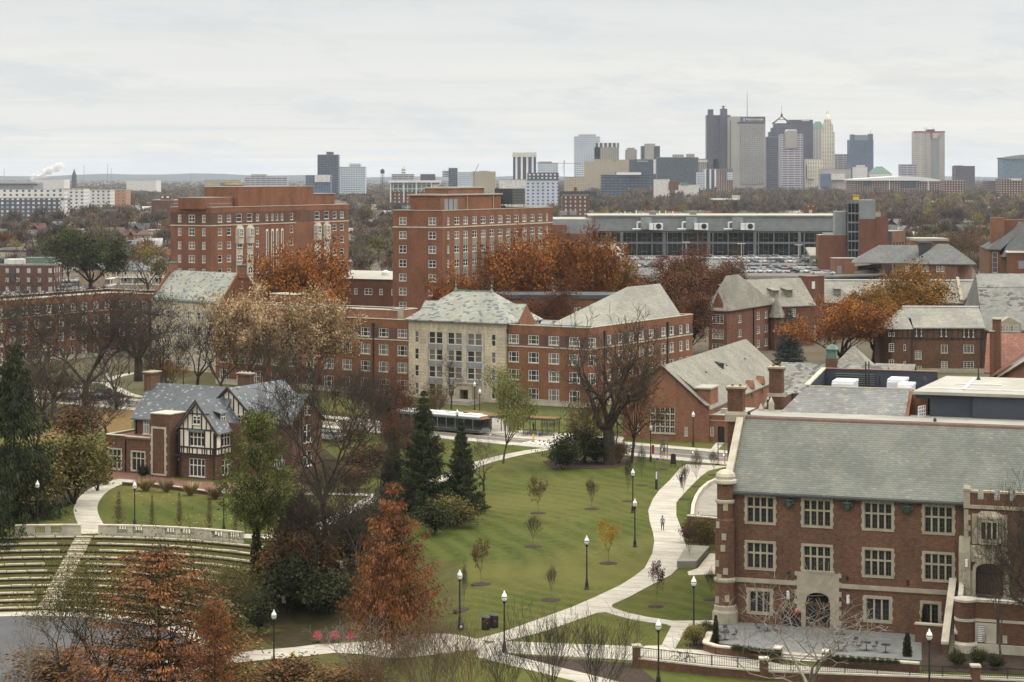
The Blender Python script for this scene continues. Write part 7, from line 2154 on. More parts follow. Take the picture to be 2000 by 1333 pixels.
def leaves(rng,P,size,aspect=1.0,droop=0.0,D=None):
 """one small bent-free quad per point, random facing; D = long axis direction"""
 k=len(P);P=np.asarray(P)
 if D is None:D=rng.normal(size=(k,3))
 D=D/(np.linalg.norm(D,axis=1,keepdims=True)+1e-9)
 D[:,2]-=droop;D /= np.linalg.norm(D,axis=1,keepdims=True)+1e-9
 u=np.cross(D,rng.normal(size=(k,3)));u /= np.linalg.norm(u,axis=1,keepdims=True)+1e-9
 s=size*rng.uniform(.6,1.35,(k,1));a=D*s*aspect;b=u*s
 V=np.stack([P-a*.1-b*.35,P+a*.45-b*.55,P+a,P+a*.45+b*.55],1).reshape(-1,3)
 return V,np.arange(4*k).reshape(-1,4)
def skeleton(seed,levels=5,trunk=.22,nlimb=5,ratio=.72,spread=.9,up=.25,wob=.22,kids_=(2,3),thin=.62,r0=.022,multi=1,side=.5):
 """recursive branching in a unit-height box; returns list of (p0,p1,r0,r1,level)"""
 rng=np.random.default_rng(seed);S=[]
 def grow(p,d,ln,r,lv):
  ns=3 if lv<2 else 2
  for i in range(ns):
   d=d+rng.normal(size=3)*wob*(.5 if lv==0 else 1);d[2]+=up*.3*(lv>0);d /= np.linalg.norm(d)
   q=p+d*ln/ns;r2=r*(.86 if lv else .92)
   S.append((*p,*q,r,r2,lv));p,r=q,r2
   if lv>0 and lv<levels and i<ns-1 and rng.random()<side:br(p,d,ln*.75,r*.6,lv+1)
  if lv<levels:
   n=nlimb if lv==0 else rng.integers(kids_[0],kids_[1]+1)
   for j in range(n):br(p,d,ln*ratio*rng.uniform(.75,1.2) if lv else ln*rng.uniform(1.1,1.6),r*(thin if lv else .6),lv+1,2*pi*j/n)
 def br(p,d,ln,r,lv,az=None):
  az=rng.uniform(0,2*pi) if az is None else az+rng.uniform(-.4,.4)
  a=np.array([cos(az),sin(az),0.]);nd=d*(1-.35*spread)+a*spread*rng.uniform(.55,1.1);nd[2]+=up*.4
  grow(p,nd/np.linalg.norm(nd),ln,r,lv)
 for m_ in range(multi):
  d=np.array([0,0,1.]) if multi==1 else np.array([rng.normal()*.35,rng.normal()*.35,1.])
  grow(np.array([rng.normal()*.01*(multi>1),rng.normal()*.01*(multi>1),-.02]),d/np.linalg.norm(d),trunk,r0,0)
 A=np.array(S);zmax=np.percentile(A[:,5],98.7)
 A[:,:8] /= zmax;w_=np.percentile(np.abs(A[:,3:5]),98)
 A[:,[0,1,3,4]] *= .5/w_
 return A
def leafy_pts(rng,A,n,lmin,jitter):
 T=A[A[:,8]>=lmin];L=np.linalg.norm(T[:,3:6]-T[:,:3],axis=1);i=rng.choice(len(T),n,p=L/L.sum());t=rng.random((n,1))
 return T[i,:3]*(1-t)+T[i,3:6]*t+rng.normal(size=(n,3))*jitter
PROTO={}
def proto(name,kind,trunk_mat,crown_mat,build):
 """one of each kind: Empty > trunk, crown; copied to every place where it stands"""
 t=thing(kind,'x','tree');meshes=build()
 for nm,(V,Fq),m_,sm in meshes:put(nm,np_mesh(nm,V,Fq,m_,sm),t)
 PROTO[name]=t
 return t
def bare(name,kind,seed,bark='bark',twig='twig',**kw):
 fine=kw.pop('fine',1.65)
 def b():
  A=skeleton(seed,**kw);lv=A[:,8]
  A[:,6:8]=np.maximum(A[:,6:8],.0009*fine)
  return [('trunk',tubes(A[lv<=2][:,:8],7),bark,True),('crown',tubes(A[lv>2][:,:8],3),twig,False)]
 return proto(name,kind,bark,twig,b)
def leafy(name,kind,seed,leaf,n,size,jitter=.02,lmin=3,bark='bark',keep=4,**kw):
 def b():
  rng=np.random.default_rng(seed+99);A=skeleton(seed,**kw);lv=A[:,8];P=leafy_pts(rng,A,n,lmin,jitter)
  return [('trunk',tubes(A[lv<=keep][:,:8],5),bark,True),('crown',leaves(rng,P,size,1.0),leaf,False)]
 return proto(name,kind,bark,leaf,b)
def conifer(name,kind,seed,leaf,whorls=34,per=9,shape=.9,base=.04,droop=.35,tip=.25,dens=60,size=.016,aspect=2.6,bark='bark',gaps=0.0,hang=.6,ragged=.25,rise=0.0,width=.5,spray=.045):
 def b():
  rng=np.random.default_rng(seed);S=[(0,0,-.02,0,0,.99,.016,.002)];PP,DD=[],[]
  S=[(0,0,-.02+i*.1,0,0,.08+i*.1,.017*(1-i*.095),.017*(1-(i+1)*.095)) for i in range(10)]
  for w_ in range(whorls):
   f=(w_+rng.uniform(-.3,.3))/whorls;z=base+(1-base)*max(f,0)
   R=width*(1-max(f,0))**shape
   if rng.random()<gaps:continue
   az0=rng.uniform(0,2*pi)
   for k in range(per):
    az=az0+2*pi*k/per+rng.uniform(-.3,.3);r=R*rng.uniform(1-ragged,1.08)+.008
    dr=np.array([cos(az),sin(az),0]);n=7;pts=[]
    for i in range(n+1):
     t=i/n;pts.append(np.array([0,0,z])+dr*r*t+np.array([0,0,r*(rise*t-droop*t*(1-t*tip*2.2))]))
    for i in range(0,n,2):S.append((*pts[i],*pts[min(i+2,n)],.0045*(1-i/n)+.0008,.0045*(1-(i+2)/n)*.8+.0008))
    m_=max(6,int(dens*r/width));t=rng.uniform(.1,1.03,m_)**.8;ii=np.minimum((t*n).astype(int),n-1)
    q=np.array(pts);a=q[ii]+(q[ii+1]-q[ii])*(t*n-ii)[:,None]
    sp=rng.normal(size=(m_,3))*spray*(.35+.65*(1-np.abs(2*t-1)))[:,None]*(r/width+.3);sp[:,2]=-np.abs(sp[:,2])*hang+.2*sp[:,2]
    PP.append(a+sp);d=dr[None]*.8+sp/spray*.5;d[:,2]-=hang*.6;DD.append(d)
  P=np.concatenate(PP);D=np.concatenate(DD);V,Fq=leaves(rng,P,size,aspect,0,D)
  return [('trunk',tubes(S,5),bark,True),('crown',(V,Fq),leaf,False)]
 return proto(name,kind,bark,leaf,b)
def plant(name,u,vb,vt,wpx,label,cat='tree',group=None,mats=None,z=None,rot=None,loc=None):
 """set a copy where photo pixel (u, vb) meets the ground, tall up to row vt, wpx wide"""
 p=loc or (gp(u,vb,z) if z is not None else gt(u,vb));s=FPX/p[1]
 h=(vb-vt)/s;wd=wpx/s
 k=dup(PROTO[name],p,random.uniform(0,6.3) if rot is None else rot,(wd,wd,h),label,group,mats);k['category']=cat
 return k
# prototypes
bare('oak','bare_oak',5,'bark','twig',levels=6,trunk=.16,nlimb=5,ratio=.76,spread=.95,up=.16,wob=.26,r0=.034,thin=.68,side=.36)
bare('bareA','bare_tree',12,'bark','twig',levels=6,trunk=.2,nlimb=4,ratio=.75,spread=.8,up=.28,wob=.24,r0=.028,thin=.68,side=.36)
bare('bareB','bare_tree',23,'bark_grey','twig',levels=6,trunk=.24,nlimb=5,ratio=.73,spread=.85,up=.24,wob=.24,r0=.026,thin=.67,side=.36)
bare('bareC','bare_tree',31,'bark_grey','twig',levels=6,trunk=.3,nlimb=6,ratio=.71,spread=.7,up=.34,wob=.2,r0=.027,thin=.66,side=.4)
bare('elm','bare_tree',38,'bark','twig',levels=6,trunk=.42,nlimb=7,ratio=.66,spread=.8,up=.22,wob=.22,r0=.036,thin=.64,side=.42,fine=1.3)
bare('forkpale','bare_tree',44,'bark_pale','twig_pale',levels=5,trunk=.18,nlimb=4,ratio=.74,spread=.85,up=.2,wob=.28,r0=.017,side=.5,fine=1.6)
bare('shrub','bare_shrub',51,'twig_tan','twig_tan',levels=4,kids_=(2,2),trunk=.28,nlimb=3,ratio=.74,spread=.6,up=.3,wob=.2,r0=.009,multi=9,side=.6,fine=1.7)
bare('shrubgrey','bare_shrub',52,'twig','twig',levels=4,kids_=(2,2),trunk=.3,nlimb=3,ratio=.74,spread=.5,up=.36,wob=.17,r0=.009,multi=10,side=.6,fine=1.5)
bare('young','young_tree',61,'bark_grey','twig',levels=4,trunk=.34,nlimb=9,ratio=.6,spread=.8,up=.36,wob=.14,r0=.012,side=.95,fine=3.4)
K=dict(levels=5,trunk=.18,nlimb=6,ratio=.74,spread=.9,up=.22,wob=.22,r0=.022)
leafy('orange','autumn_tree',3,'leaf_orange',22000,.0155,.035,3,**K)
leafy('gold','autumn_tree',14,'leaf_gold',20000,.0155,.035,3,**K)
leafy('rust','autumn_tree',25,'leaf_rust',20000,.016,.035,3,**K)
leafy('cream','cream_leaved_tree',36,'leaf_cream',24000,.0155,.032,3,'bark_grey',5,levels=5,trunk=.18,nlimb=6,ratio=.74,spread=.85,up=.3,wob=.2,r0=.018)
leafy('lime','pale_green_tree',47,'leaf_lime',10000,.015,.035,3,'bark_grey',5,levels=5,trunk=.26,nlimb=6,ratio=.72,spread=.85,up=.25,wob=.16,r0=.02)
leafy('willow','willow_tree',58,'leaf_willow',24000,.017,.04,3,**K)
leafy('brown','brown_leaved_tree',69,'leaf_brown',6500,.015,.035,3,'bark',5,**K)
leafy('olive','thinning_tree',70,'leaf_olive',5000,.010,.03,3,'bark',5,levels=5,trunk=.2,nlimb=6,ratio=.74,spread=.8,up=.3,wob=.22,r0=.016)
leafy('youngleaf','young_tree',81,'leaf_brown',1500,.032,.045,2,'bark_grey',4,levels=4,trunk=.34,nlimb=8,ratio=.6,spread=.85,up=.34,wob=.14,r0=.012)
leafy('bush','leafy_shrub',92,'leaf_olive',5000,.035,.06,2,'twig',2,levels=4,trunk=.12,nlimb=6,ratio=.75,spread=.9,up=.3,wob=.25,r0=.01,multi=4)
leafy('hedge','evergreen_shrub',93,'leaf_hedge',5000,.04,.07,1,'twig',2,levels=3,trunk=.2,nlimb=7,ratio=.8,spread=1.0,up=.3,wob=.25,r0=.01,multi=3)
conifer('spruce','spruce_tree',4,'needle_dark',36,9,1.0,.02,.30,.5,230,.0085,2.8,hang=.7,ragged=.45,gaps=.06,spray=.04)
conifer('bigspruce','spruce_tree',8,'needle_dark',22,10,.8,.04,.50,.45,240,.0085,2.8,hang=1.0,ragged=.35,gaps=.05,spray=.06)
conifer('bluespruce','blue_spruce',15,'needle_blue',34,10,.8,.02,.15,.4,110,.012,2.4,hang=.4,ragged=.35)
conifer('cypress','bald_cypress',16,'leaf_cypress',32,8,.82,.05,.10,.5,330,.0064,3.0,hang=1.0,ragged=.6,gaps=.14,rise=.28,spray=.055)
conifer('thincypress','bald_cypress',27,'leaf_cypress',26,7,.55,.10,.05,.5,260,.0058,3.0,hang=.9,ragged=.65,gaps=.22,rise=.3,spray=.05)
conifer('pine','pine_tree',17,'needle_pine',24,8,.6,.34,-.1,.2,230,.0085,2.2,hang=.25,ragged=.6,gaps=.16,rise=.35,spray=.06)
conifer('spiral','columnar_shrub',18,'leaf_hedge',26,7,.45,.02,.1,.2,34,.05,1.4,hang=.1)
conifer('slim','columnar_tree',19,'leaf_brown',26,7,.8,.06,0,.1,26,.016,2.2,hang=.1,rise=.35,ragged=.6,gaps=.1,spray=.07)
# ---- named trees near the camera
plant('bigspruce',28,1015,660,215,'huge dark spruce filling the left edge above the short balustrade')
plant('bigspruce',-50,1060,690,190,'dark spruce cut by the left edge of the view behind the huge spruce')
plant('spruce',828,1003,757,150,'tall dark spruce in front of the bus, the taller of the lawn pair')
plant('spruce',901,1002,818,108,'slim dark spruce right of the tall spruce in front of the bus')
plant('spruce',768,985,830,82,'short dark spruce left of the tall spruce pair')
plant('pine',503,1168,798,172,'green pine with a long bare ivied trunk before the tudor house')
plant('cypress',768,1262,935,250,'orange bald cypress standing between the hollow and the lawn',z=-2.0)
plant('thincypress',310,1400,1068,450,'broad rust coloured bald cypress in front of the stage')
plant('olive',205,1400,1060,260,'half bare tree with sparse green leaves left of the rust cypress crown')
plant('olive',330,1400,1035,240,'half bare tree with sparse green leaves over the rust cypress crown')
plant('elm',637,1062,685,300,'large grey bare tree with a stout trunk right of the tudor house')
plant('bareC',620,1110,900,170,'thin pale stemmed bare tree in the thicket below the upper path')
plant('bareB',570,1150,930,160,'bare tree in the thicket beside the pine trunk')
plant('bareA',665,1120,940,190,'bare tree in the thicket left of the orange cypress')
plant('oak',1190,908,610,235,'great bare spreading oak at the street corner of the lawn')
plant('brown',1232,905,665,130,'thin brown leaved crown showing at the right of the great bare oak')
plant('brown',1140,905,760,110,'brown leaved low crown left of the great bare oak trunk')
plant('lime',982,906,722,125,'pale green leaved tree on the lawn edge beside the bicycles')
plant('bareA',165,800,545,270,'tall bare dark tree left of the dormitory court')
plant('bareB',60,800,560,230,'bare dark tree at the left edge before the dormitory wing')
plant('oak',270,745,560,170,'bare many limbed tree in the court before the dormitory wing')
plant('bareA',385,770,590,130,'bare tree before the pale stone middle of the dormitory')
plant('cream',476,790,572,168,'cream and pink leaved tree before the dormitory, the left one of two')
plant('cream',612,790,578,178,'cream gold leaved tree before the residence hall, the right one of two')
plant('gold',325,760,703,72,'small yellow leaved tree behind the tudor house chimney')
plant('rust',760,860,750,92,'rust brown small tree left of the bus')
plant('rust',770,905,810,80,'rust brown shrub tree below the bus')
plant('brown',855,830,745,75,'russet small tree before the limestone bay')
plant('bareA',882,800,690,66,'slim bare tree before the limestone bay portal')
plant('bareC',700,900,720,150,'bare grey tree left of the lamp with a banner')
plant('bareB',560,985,740,190,'bare tree covering the right wing of the tudor house')
plant('forkpale',1632,1420,1165,390,'pale barked bare tree in the foreground before the patio',loc=(gp(1632,1420)[0],171,-2))
plant('bareB',2010,1300,930,180,'dark bare tree overhanging the terrace at the right edge')
plant('oak',2060,1330,990,260,'dark bare spreading tree cut by the right edge of the view')
plant('bareA',582,880,790,60,'small bare tree right of the tudor house gable')
plant('bareA',207,850,770,80,'small bare tree on the leaf covered lawn left of the tudor house')
for u,vb,vt,w_,l in ((835,1400,1190,190,'dense tan bare shrub in front of the orange cypress'),(905,1400,1215,150,'tan bare shrub beside the fork of the walks'),(735,1400,1225,150,'pale yellow twigged shrub in the bottom foreground left of the cypress'),
                       (1075,1385,1190,170,'upright grey bare shrub in the mulch bed, left of two'),(1165,1385,1205,160,'upright grey bare shrub in the mulch bed, right of two'),(985,1400,1230,120,'bare grey shrub below the lamp post in the walk fork')):
 plant('shrubgrey' if 'grey' in l else 'shrub',u,vb,vt,w_,l,'shrub',z=-1.0 if u<960 else None)
plant('forkpale',690,1352,1205,190,'small bare tree with a few orange leaves before the red chairs')
plant('forkpale',62,1420,1210,150,'pale bare sapling at the bottom left before the stage')
for pr,u,vb,vt,w_,l in (('bareB',110,830,555,240,'tall bare tree at the left before the dormitory wing'),('bareA',22,790,535,260,'tall bare tree cut by the left edge before the dormitory wing'),('bareC',228,800,600,180,'bare grey tree before the dormitory wing doorway'),('bareA',315,775,575,170,'bare dark tree in the court left of the pale stone front'),
  ('bareB',432,790,600,170,'bare tree between the pale stone front and the cream tree'),('bareC',345,800,640,150,'low bare tree behind the yellow leaved tree'),('brown',95,830,690,150,'russet brown tree behind the huge spruce'),('bareC',70,920,690,200,'bare brown tree right behind the huge spruce'),
  ('bareC',172,900,715,170,'bare brown tree above the yellowish shrub'),('bareB',525,850,650,170,'bare tree behind the ridge of the tudor house'),('bareA',742,995,840,110,'bare small tree left of the short dark spruce'),
  ('bareA',545,1130,915,150,'bare tree right behind the pine trunk'),('bareC',612,1180,945,180,'bare tree rising from the ivy below the upper path'),('bareB',705,1160,950,160,'bare tree just left of the orange cypress'),('olive',455,1260,1085,130,'sparse olive tree at the right end of the seat rows'),
  ('olive',120,1380,1090,190,'sparse olive tree at the left of the stage'),('bareB',815,930,800,100,'bare tree between the spruce and the bus'),('bareA',945,960,860,90,'thin bare tree right of the slim spruce'),('brown',690,900,800,100,'brown leaved tree before the left wing of the residence hall'),('bareC',735,850,720,110,'bare tree before the left wing of the residence hall'),
  ('thincypress',420,1420,1165,190,'rust foliage at the bottom beside the hollow path lamp'),('bareB',1955,1290,1010,110,'dark bare tree in front of the terrace wall'),('brown',560,810,700,90,'brown leaved tree behind the right chimney of the tudor house')):
 plant(pr,u,vb,vt,w_,l)
# young lawn trees with mulch rings
YT=[(1051,1003,935,38,'youngleaf',None,'young red brown leaved tree on the lawn, the upper of the brown pair'),(1156,995,935,33,'young',None,'young vase shaped bare tree on the upper lawn'),(1040,1068,1005,33,'young',None,'young vase shaped bare tree in the middle of the lawn'),
      (1188,1101,1018,42,'youngleaf','leaf_yellow','young yellow leaved tree beside the S walk'),(940,1142,1058,40,'youngleaf',None,'young red brown leaved tree low on the lawn near the orange cypress'),(1076,1172,1104,26,'young',None,'young slim bare tree low on the lawn'),
      (906,1192,1100,14,'young',None,'very thin bare sapling beside the lamp post on the low lawn'),(1281,1186,1098,34,'youngleaf','leaf_maroon','young dark twigged tree on the grass wedge below the S walk'),(1346,1097,1027,42,'young',None,'young dark bare tree set into the stone bench slab'),
      (1335,976,905,30,'young',None,'young bare tree beside the walk near the walking person'),(1361,951,878,28,'young',None,'young bare tree on the grass strip by the curved drive, middle of three'),(1393,929,880,24,'young',None,'young bare tree on the grass strip by the hall turret'),
      (1226,980,890,20,'young',None,'faint bare sapling on the lawn left of the two lamp posts'),(1254,949,868,18,'young',None,'faint bare sapling near the street corner lamp'),(1296,917,860,14,'young',None,'bare sapling beside the notice board'),(1388,1172,1110,28,'young',None,'young bare tree against the hall turret')]
for u,vb,vt,w_,pr,lm,l in YT:
 plant(pr,u,vb,vt,w_,l,'tree','young trees on the lawn',{'crown':lm} if lm else None)
 p=gt(u,vb);r=.8 if u>1200 else 1.0;mb=MB()
 mb.lathe(p[0],p[1],[(r*1.15,p[2]-.1),(r,p[2]+.04),(r*.5,p[2]+.1),(.1,p[2]+.12)],11,0,u);o=mb.build('mulch',['mulch']);o['kind']='stuff';o['label']='dark mulch ring round a young tree';o['category']='mulch'
# slim columnar trees behind the balustrade
for u,vb,vt,w_,l in ((232,1030,958,26,'brown leaved columnar tree behind the balustrade, fullest of the row'),(297,1032,965,16,'thin columnar tree behind the balustrade left of the lawn lamp'),(350,1034,960,20,'thin brown columnar tree in the middle of the balustrade lawn'),(409,1040,952,20,'dark brown columnar tree at the right of the balustrade lawn'),(460,1044,975,16,'thin columnar tree right of the lamp behind the pine')):
 plant('slim',u,vb,vt,w_,l,'tree','columnar trees behind the balustrade')
plant('spiral',501,1172,1015,30,'ivy sleeve climbing the bare trunk of the green pine','ivy')
# shrubs
SH=[('bush',145,985,850,150,'yellowish green big shrub right of the huge spruce'),('bush',70,1010,900,130,'olive shrub under the huge spruce'),('bush',190,960,880,70,'dark green shrub beside the house paving'),('bush',150,870,790,110,'brown olive shrub behind the yellowish shrub'),
      ('hedge',280,935,910,26,'clipped dark shrub in the house planter'),('hedge',1100,918,862,62,'dark evergreen shrub left of the great oak, front'),('hedge',1130,905,840,95,'tall dark evergreen shrub behind the front shrub by the oak'),('hedge',1165,905,855,70,'dark evergreen shrub against the oak trunk'),
      ('bush',1210,905,865,40,'thin brown shrub right of the oak trunk'),('bush',880,1030,975,95,'yellow green shrub below the tall spruces'),('hedge',850,1045,985,70,'dark green shrub at the lawn edge by the marker post'),
      ('hedge',725,1060,985,90,'dark evergreen shrub left of the cypress top'),('hedge',690,1110,1000,80,'dark ivied shrub in the thicket'),('hedge',640,1200,1118,120,'dark ivy mass on the slope above the red chairs'),('hedge',560,1200,1090,110,'dark ivy mass below the pine'),
      ('bush',470,1200,1110,110,'olive shrub at the right end of the seat rows'),('bush',430,1290,1180,120,'grey green shrub beside the stage'),('bush',560,1165,1040,120,'brown thicket shrub right of the pine trunk'),('bush',625,1150,1050,110,'brown thicket shrub below the stout bare tree'),('bush',585,1090,1000,110,'brown thicket shrub at the end of the seat rows'),('hedge',505,1240,1150,70,'ivy clump round the foot of the pine'),
      ('bush',1360,1262,1222,50,'olive shrub beside the patio corner, front'),('hedge',1380,1248,1215,40,'dark shrub beside the patio corner, behind'),('bush',1370,1072,1015,58,'yellow green shrub by the drive wall'),('hedge',1350,1060,1020,40,'dark purple shrub behind the young bench tree'),
      ('bush',690,960,915,70,'brown olive shrub by the garden path'),('bush',830,905,860,90,'russet undergrowth below the bus'),('bush',720,930,870,110,'reddish brown shrub left of the spruces'),('bush',590,870,830,60,'olive shrub behind the tudor house'),
      ('bush',560,1360,1290,150,'brown ground shrub in the bottom foreground left of centre'),('bush',90,1345,1275,190,'dark brown ground shrub at the bottom left'),('bush',680,1380,1300,160,'brown ground shrub in the bottom foreground beside the pale twigs'),
      ('hedge',1870,1305,1272,34,'round dark shrub at the foot of the terrace wall, left'),('hedge',1912,1302,1268,38,'round dark shrub at the foot of the terrace wall below the louvre'),('hedge',1945,1310,1280,34,'round dark shrub at the foot of the terrace wall, right')]
for pr,u,vb,vt,w_,l in SH:plant(pr,u,vb,vt,w_,l,'shrub',mats={'crown': 'leaf_maroon'} if 'purple' in l else ({'crown': 'leaf_brown'} if l.startswith(('brown','russet','reddish','dark brown','thin brown')) else None))
for i,(u,v) in enumerate([(1434+i*8.8,1266+i*1.2) for i in range(11)]+[(1620+i*14.5,1285+i*1.1) for i in range(10)]):
 plant('hedge',u,v+8,v-7,14 if i<11 else 16,'round clipped box ball behind the planter wall '+('left' if i<11 else 'right')+' of the patio steps','shrub','box balls '+('left' if i<11 else 'right')+' of the patio steps',z=.62)
for u,vb,vt,w_,l in ((1446,1214,1170,13,'by the left window of the hall'),(1490,1217,1176,12,'under the left window of the hall'),(1704,1234,1190,15,'at the right hand hall window'),(1757,1238,1195,14,'right of the hall window'),(1806,1250,1180,18,'before the small window by the stairs'),(1772,1285,1235,20,'spiral clipped at the right end of the hedge'),(1398,1258,1200,14,'at the corner of the patio')):
 plant('spiral',u,vb,vt,w_,'narrow dark evergreen column '+l,'shrub','evergreen columns by the hall')
# tufts of ornamental grass along the house terrace
def grass_proto():
 rng=np.random.default_rng(3);k=500;a=rng.uniform(0,2*pi,k);r=rng.uniform(0,.1,k);P=np.stack([r*np.cos(a),r*np.sin(a),np.zeros(k)],1);D=np.stack([np.cos(a)*.45,np.sin(a)*.45,np.ones(k)],1)+rng.normal(size=(k,3))*.12
 t=thing('ornamental_grass','x','grass');V,Fq=leaves(rng,P,.028,30,0,D);put('blades',np_mesh('blades',V,Fq,'grass_tan'),t);PROTO['grass']=t
grass_proto()
for u,vb,vt,w_,l in ((285,960,932,40,'under the stone framed stair block'),(325,962,934,32,'roundest, before the house door'),(372,968,940,36,'under the ground floor window'),(420,975,948,40,'by the house corner'),(205,948,922,34,'left of the flat roofed wing')):
 plant('grass',u,vb,vt,w_,'tan tuft of ornamental grass '+l,'grass','ornamental grass tufts')
# mid-distance trees
MT=[('orange',585,728,487,200,'big orange brown tree before the left dormitory tower'),('orange',1040,704,468,185,'big orange tree before the right dormitory tower, left one'),('orange',1112,700,464,185,'big orange tree right of the dormitory tower, middle'),('gold',1182,690,478,120,'yellow green autumn tree beside the car park ramp'),
      ('orange',905,725,535,120,'low orange tree at the foot of the right dormitory tower'),('rust',1075,738,566,100,'rust tree behind the low brick range'),('rust',1330,630,488,115,'dark rust oak before the parked cars, upper'),('rust',1300,690,530,200,'dark rust oak before the parked cars, broad lower'),
      ('rust',1400,632,510,125,'dark rust oak right of the upper oak'),('rust',1345,720,572,130,'dark rust oak beside the quad hall'),('orange',1640,728,588,185,'bright orange tree behind the cupola'),('gold',1768,712,526,180,'golden orange tree above the timbered hall'),('gold',1700,718,566,125,'golden tree between the orange tree and the timbered hall'),('orange',1800,560,530,70,'small orange tree top behind the long slate roof'),
      ('bluespruce',1541,720,598,72,'blue grey spruce beside the quad hall'),('willow',174,580,450,150,'large round olive green willow beyond the dormitory wing'),('bareA',290,575,470,110,'bare dark tree right of the willow'),('brown',1885,510,425,90,'round brown tree behind the hipped hall'),('brown',1830,555,505,60,'brown bare tree before the hipped hall'),
      ('bareA',85,510,430,66,'bare grey tree left of the willow'),('brown',90,450,380,95,'russet brown tree before the dark apartment block'),('gold',215,440,393,58,'ochre tree right of the apartment block'),('gold',295,455,398,80,'olive gold tree left of the dormitory tower'),('olive',700,500,430,60,'green yellow tree between the dormitory towers'),('olive',745,500,450,55,'olive tree left of the right dormitory tower'),
      ('bareB',1585,640,560,60,'bare tree before the quad wing'),('rust',945,728,556,110,'rust orange tree behind the limestone bay roof'),('rust',710,585,530,50,'thin brown shrub tree before the dining hall'),('bareA',20,565,480,60,'bare tree at the left edge over the brick row houses'),('bareA',1860,530,470,50,'bare tree beside the brown round tree')]
for pr,u,vb,vt,w_,l in MT:plant(pr,u,vb,vt,w_,l)
for t in list(PROTO.values()):drop(t)
PROTO.clear()
# ================================================================== TOWN BEYOND: houses, woods, skyline
def crownlets(seed,n,size,aspect,shape=1.0):
 """light crown for far trees: leaf clumps gathered on a few boughs"""
 rng=np.random.default_rng(seed);nb=9
 az=rng.uniform(0,2*pi,nb);el=rng.uniform(-.1,1.2,nb);rr_=rng.uniform(.5,1,nb)
 B=np.stack([np.cos(az)*np.cos(el)*rr_*.3,np.sin(az)*np.cos(el)*rr_*.3,.55+np.sin(el)*rr_*.32*shape],1)
 i=rng.integers(0,nb,n);P=B[i]+rng.normal(size=(n,3))*np.array([.12,.12,.10]);P[:,2]=np.clip(P[:,2],.14,1.02)
 D=P-np.array([0,0,.25])+rng.normal(size=(n,3))*.25
 return leaves(rng,P,size,aspect,0,D),B
def far_proto(seed,n,size,aspect,mat,shape=1.0):
 t=thing('town_tree','x','tree');(V,Fq),B=crownlets(seed,n,size,aspect,shape)
 S=[(0,0,-.02,0,0,.35,.022,.016)]+[(0,0,.2+.1*(k % 3),*b,.011,.004) for k,b in enumerate(B)]
 put('trunk',np_mesh('trunk',*tubes(S,4),'bark'),t);put('crown',np_mesh('crown',V,Fq,mat),t)
 return t
FP=[('grey brown bare',far_proto(1,900,.028,5,'haze_twig')),('grey brown bare',far_proto(2,900,.028,5,'haze_twig',.8)),('brown',far_proto(3,800,.036,2,'haze_brown')),('rust',far_proto(4,800,.036,1.6,'haze_rust')),
      ('olive green',far_proto(5,800,.036,1.6,'haze_green')),('yellow',far_proto(6,800,.036,1.6,'haze_yellow')),('grey brown bare',far_proto(7,900,.028,6,'haze_twig',1.2))]
rr=random.Random(77)
BLOCK=[]
def clear(x,y):
 for x0,x1,y0,y1 in BLOCK:
  if x0<x<x1 and y0<y<y1:return False
 return True
BLOCK+=[(-100,-10,420,560),(-35,60,440,600),(15,175,735,1015),(40,160,440,580),(118,150,560,680),(-20,35,380,480),(120,175,500,600)]
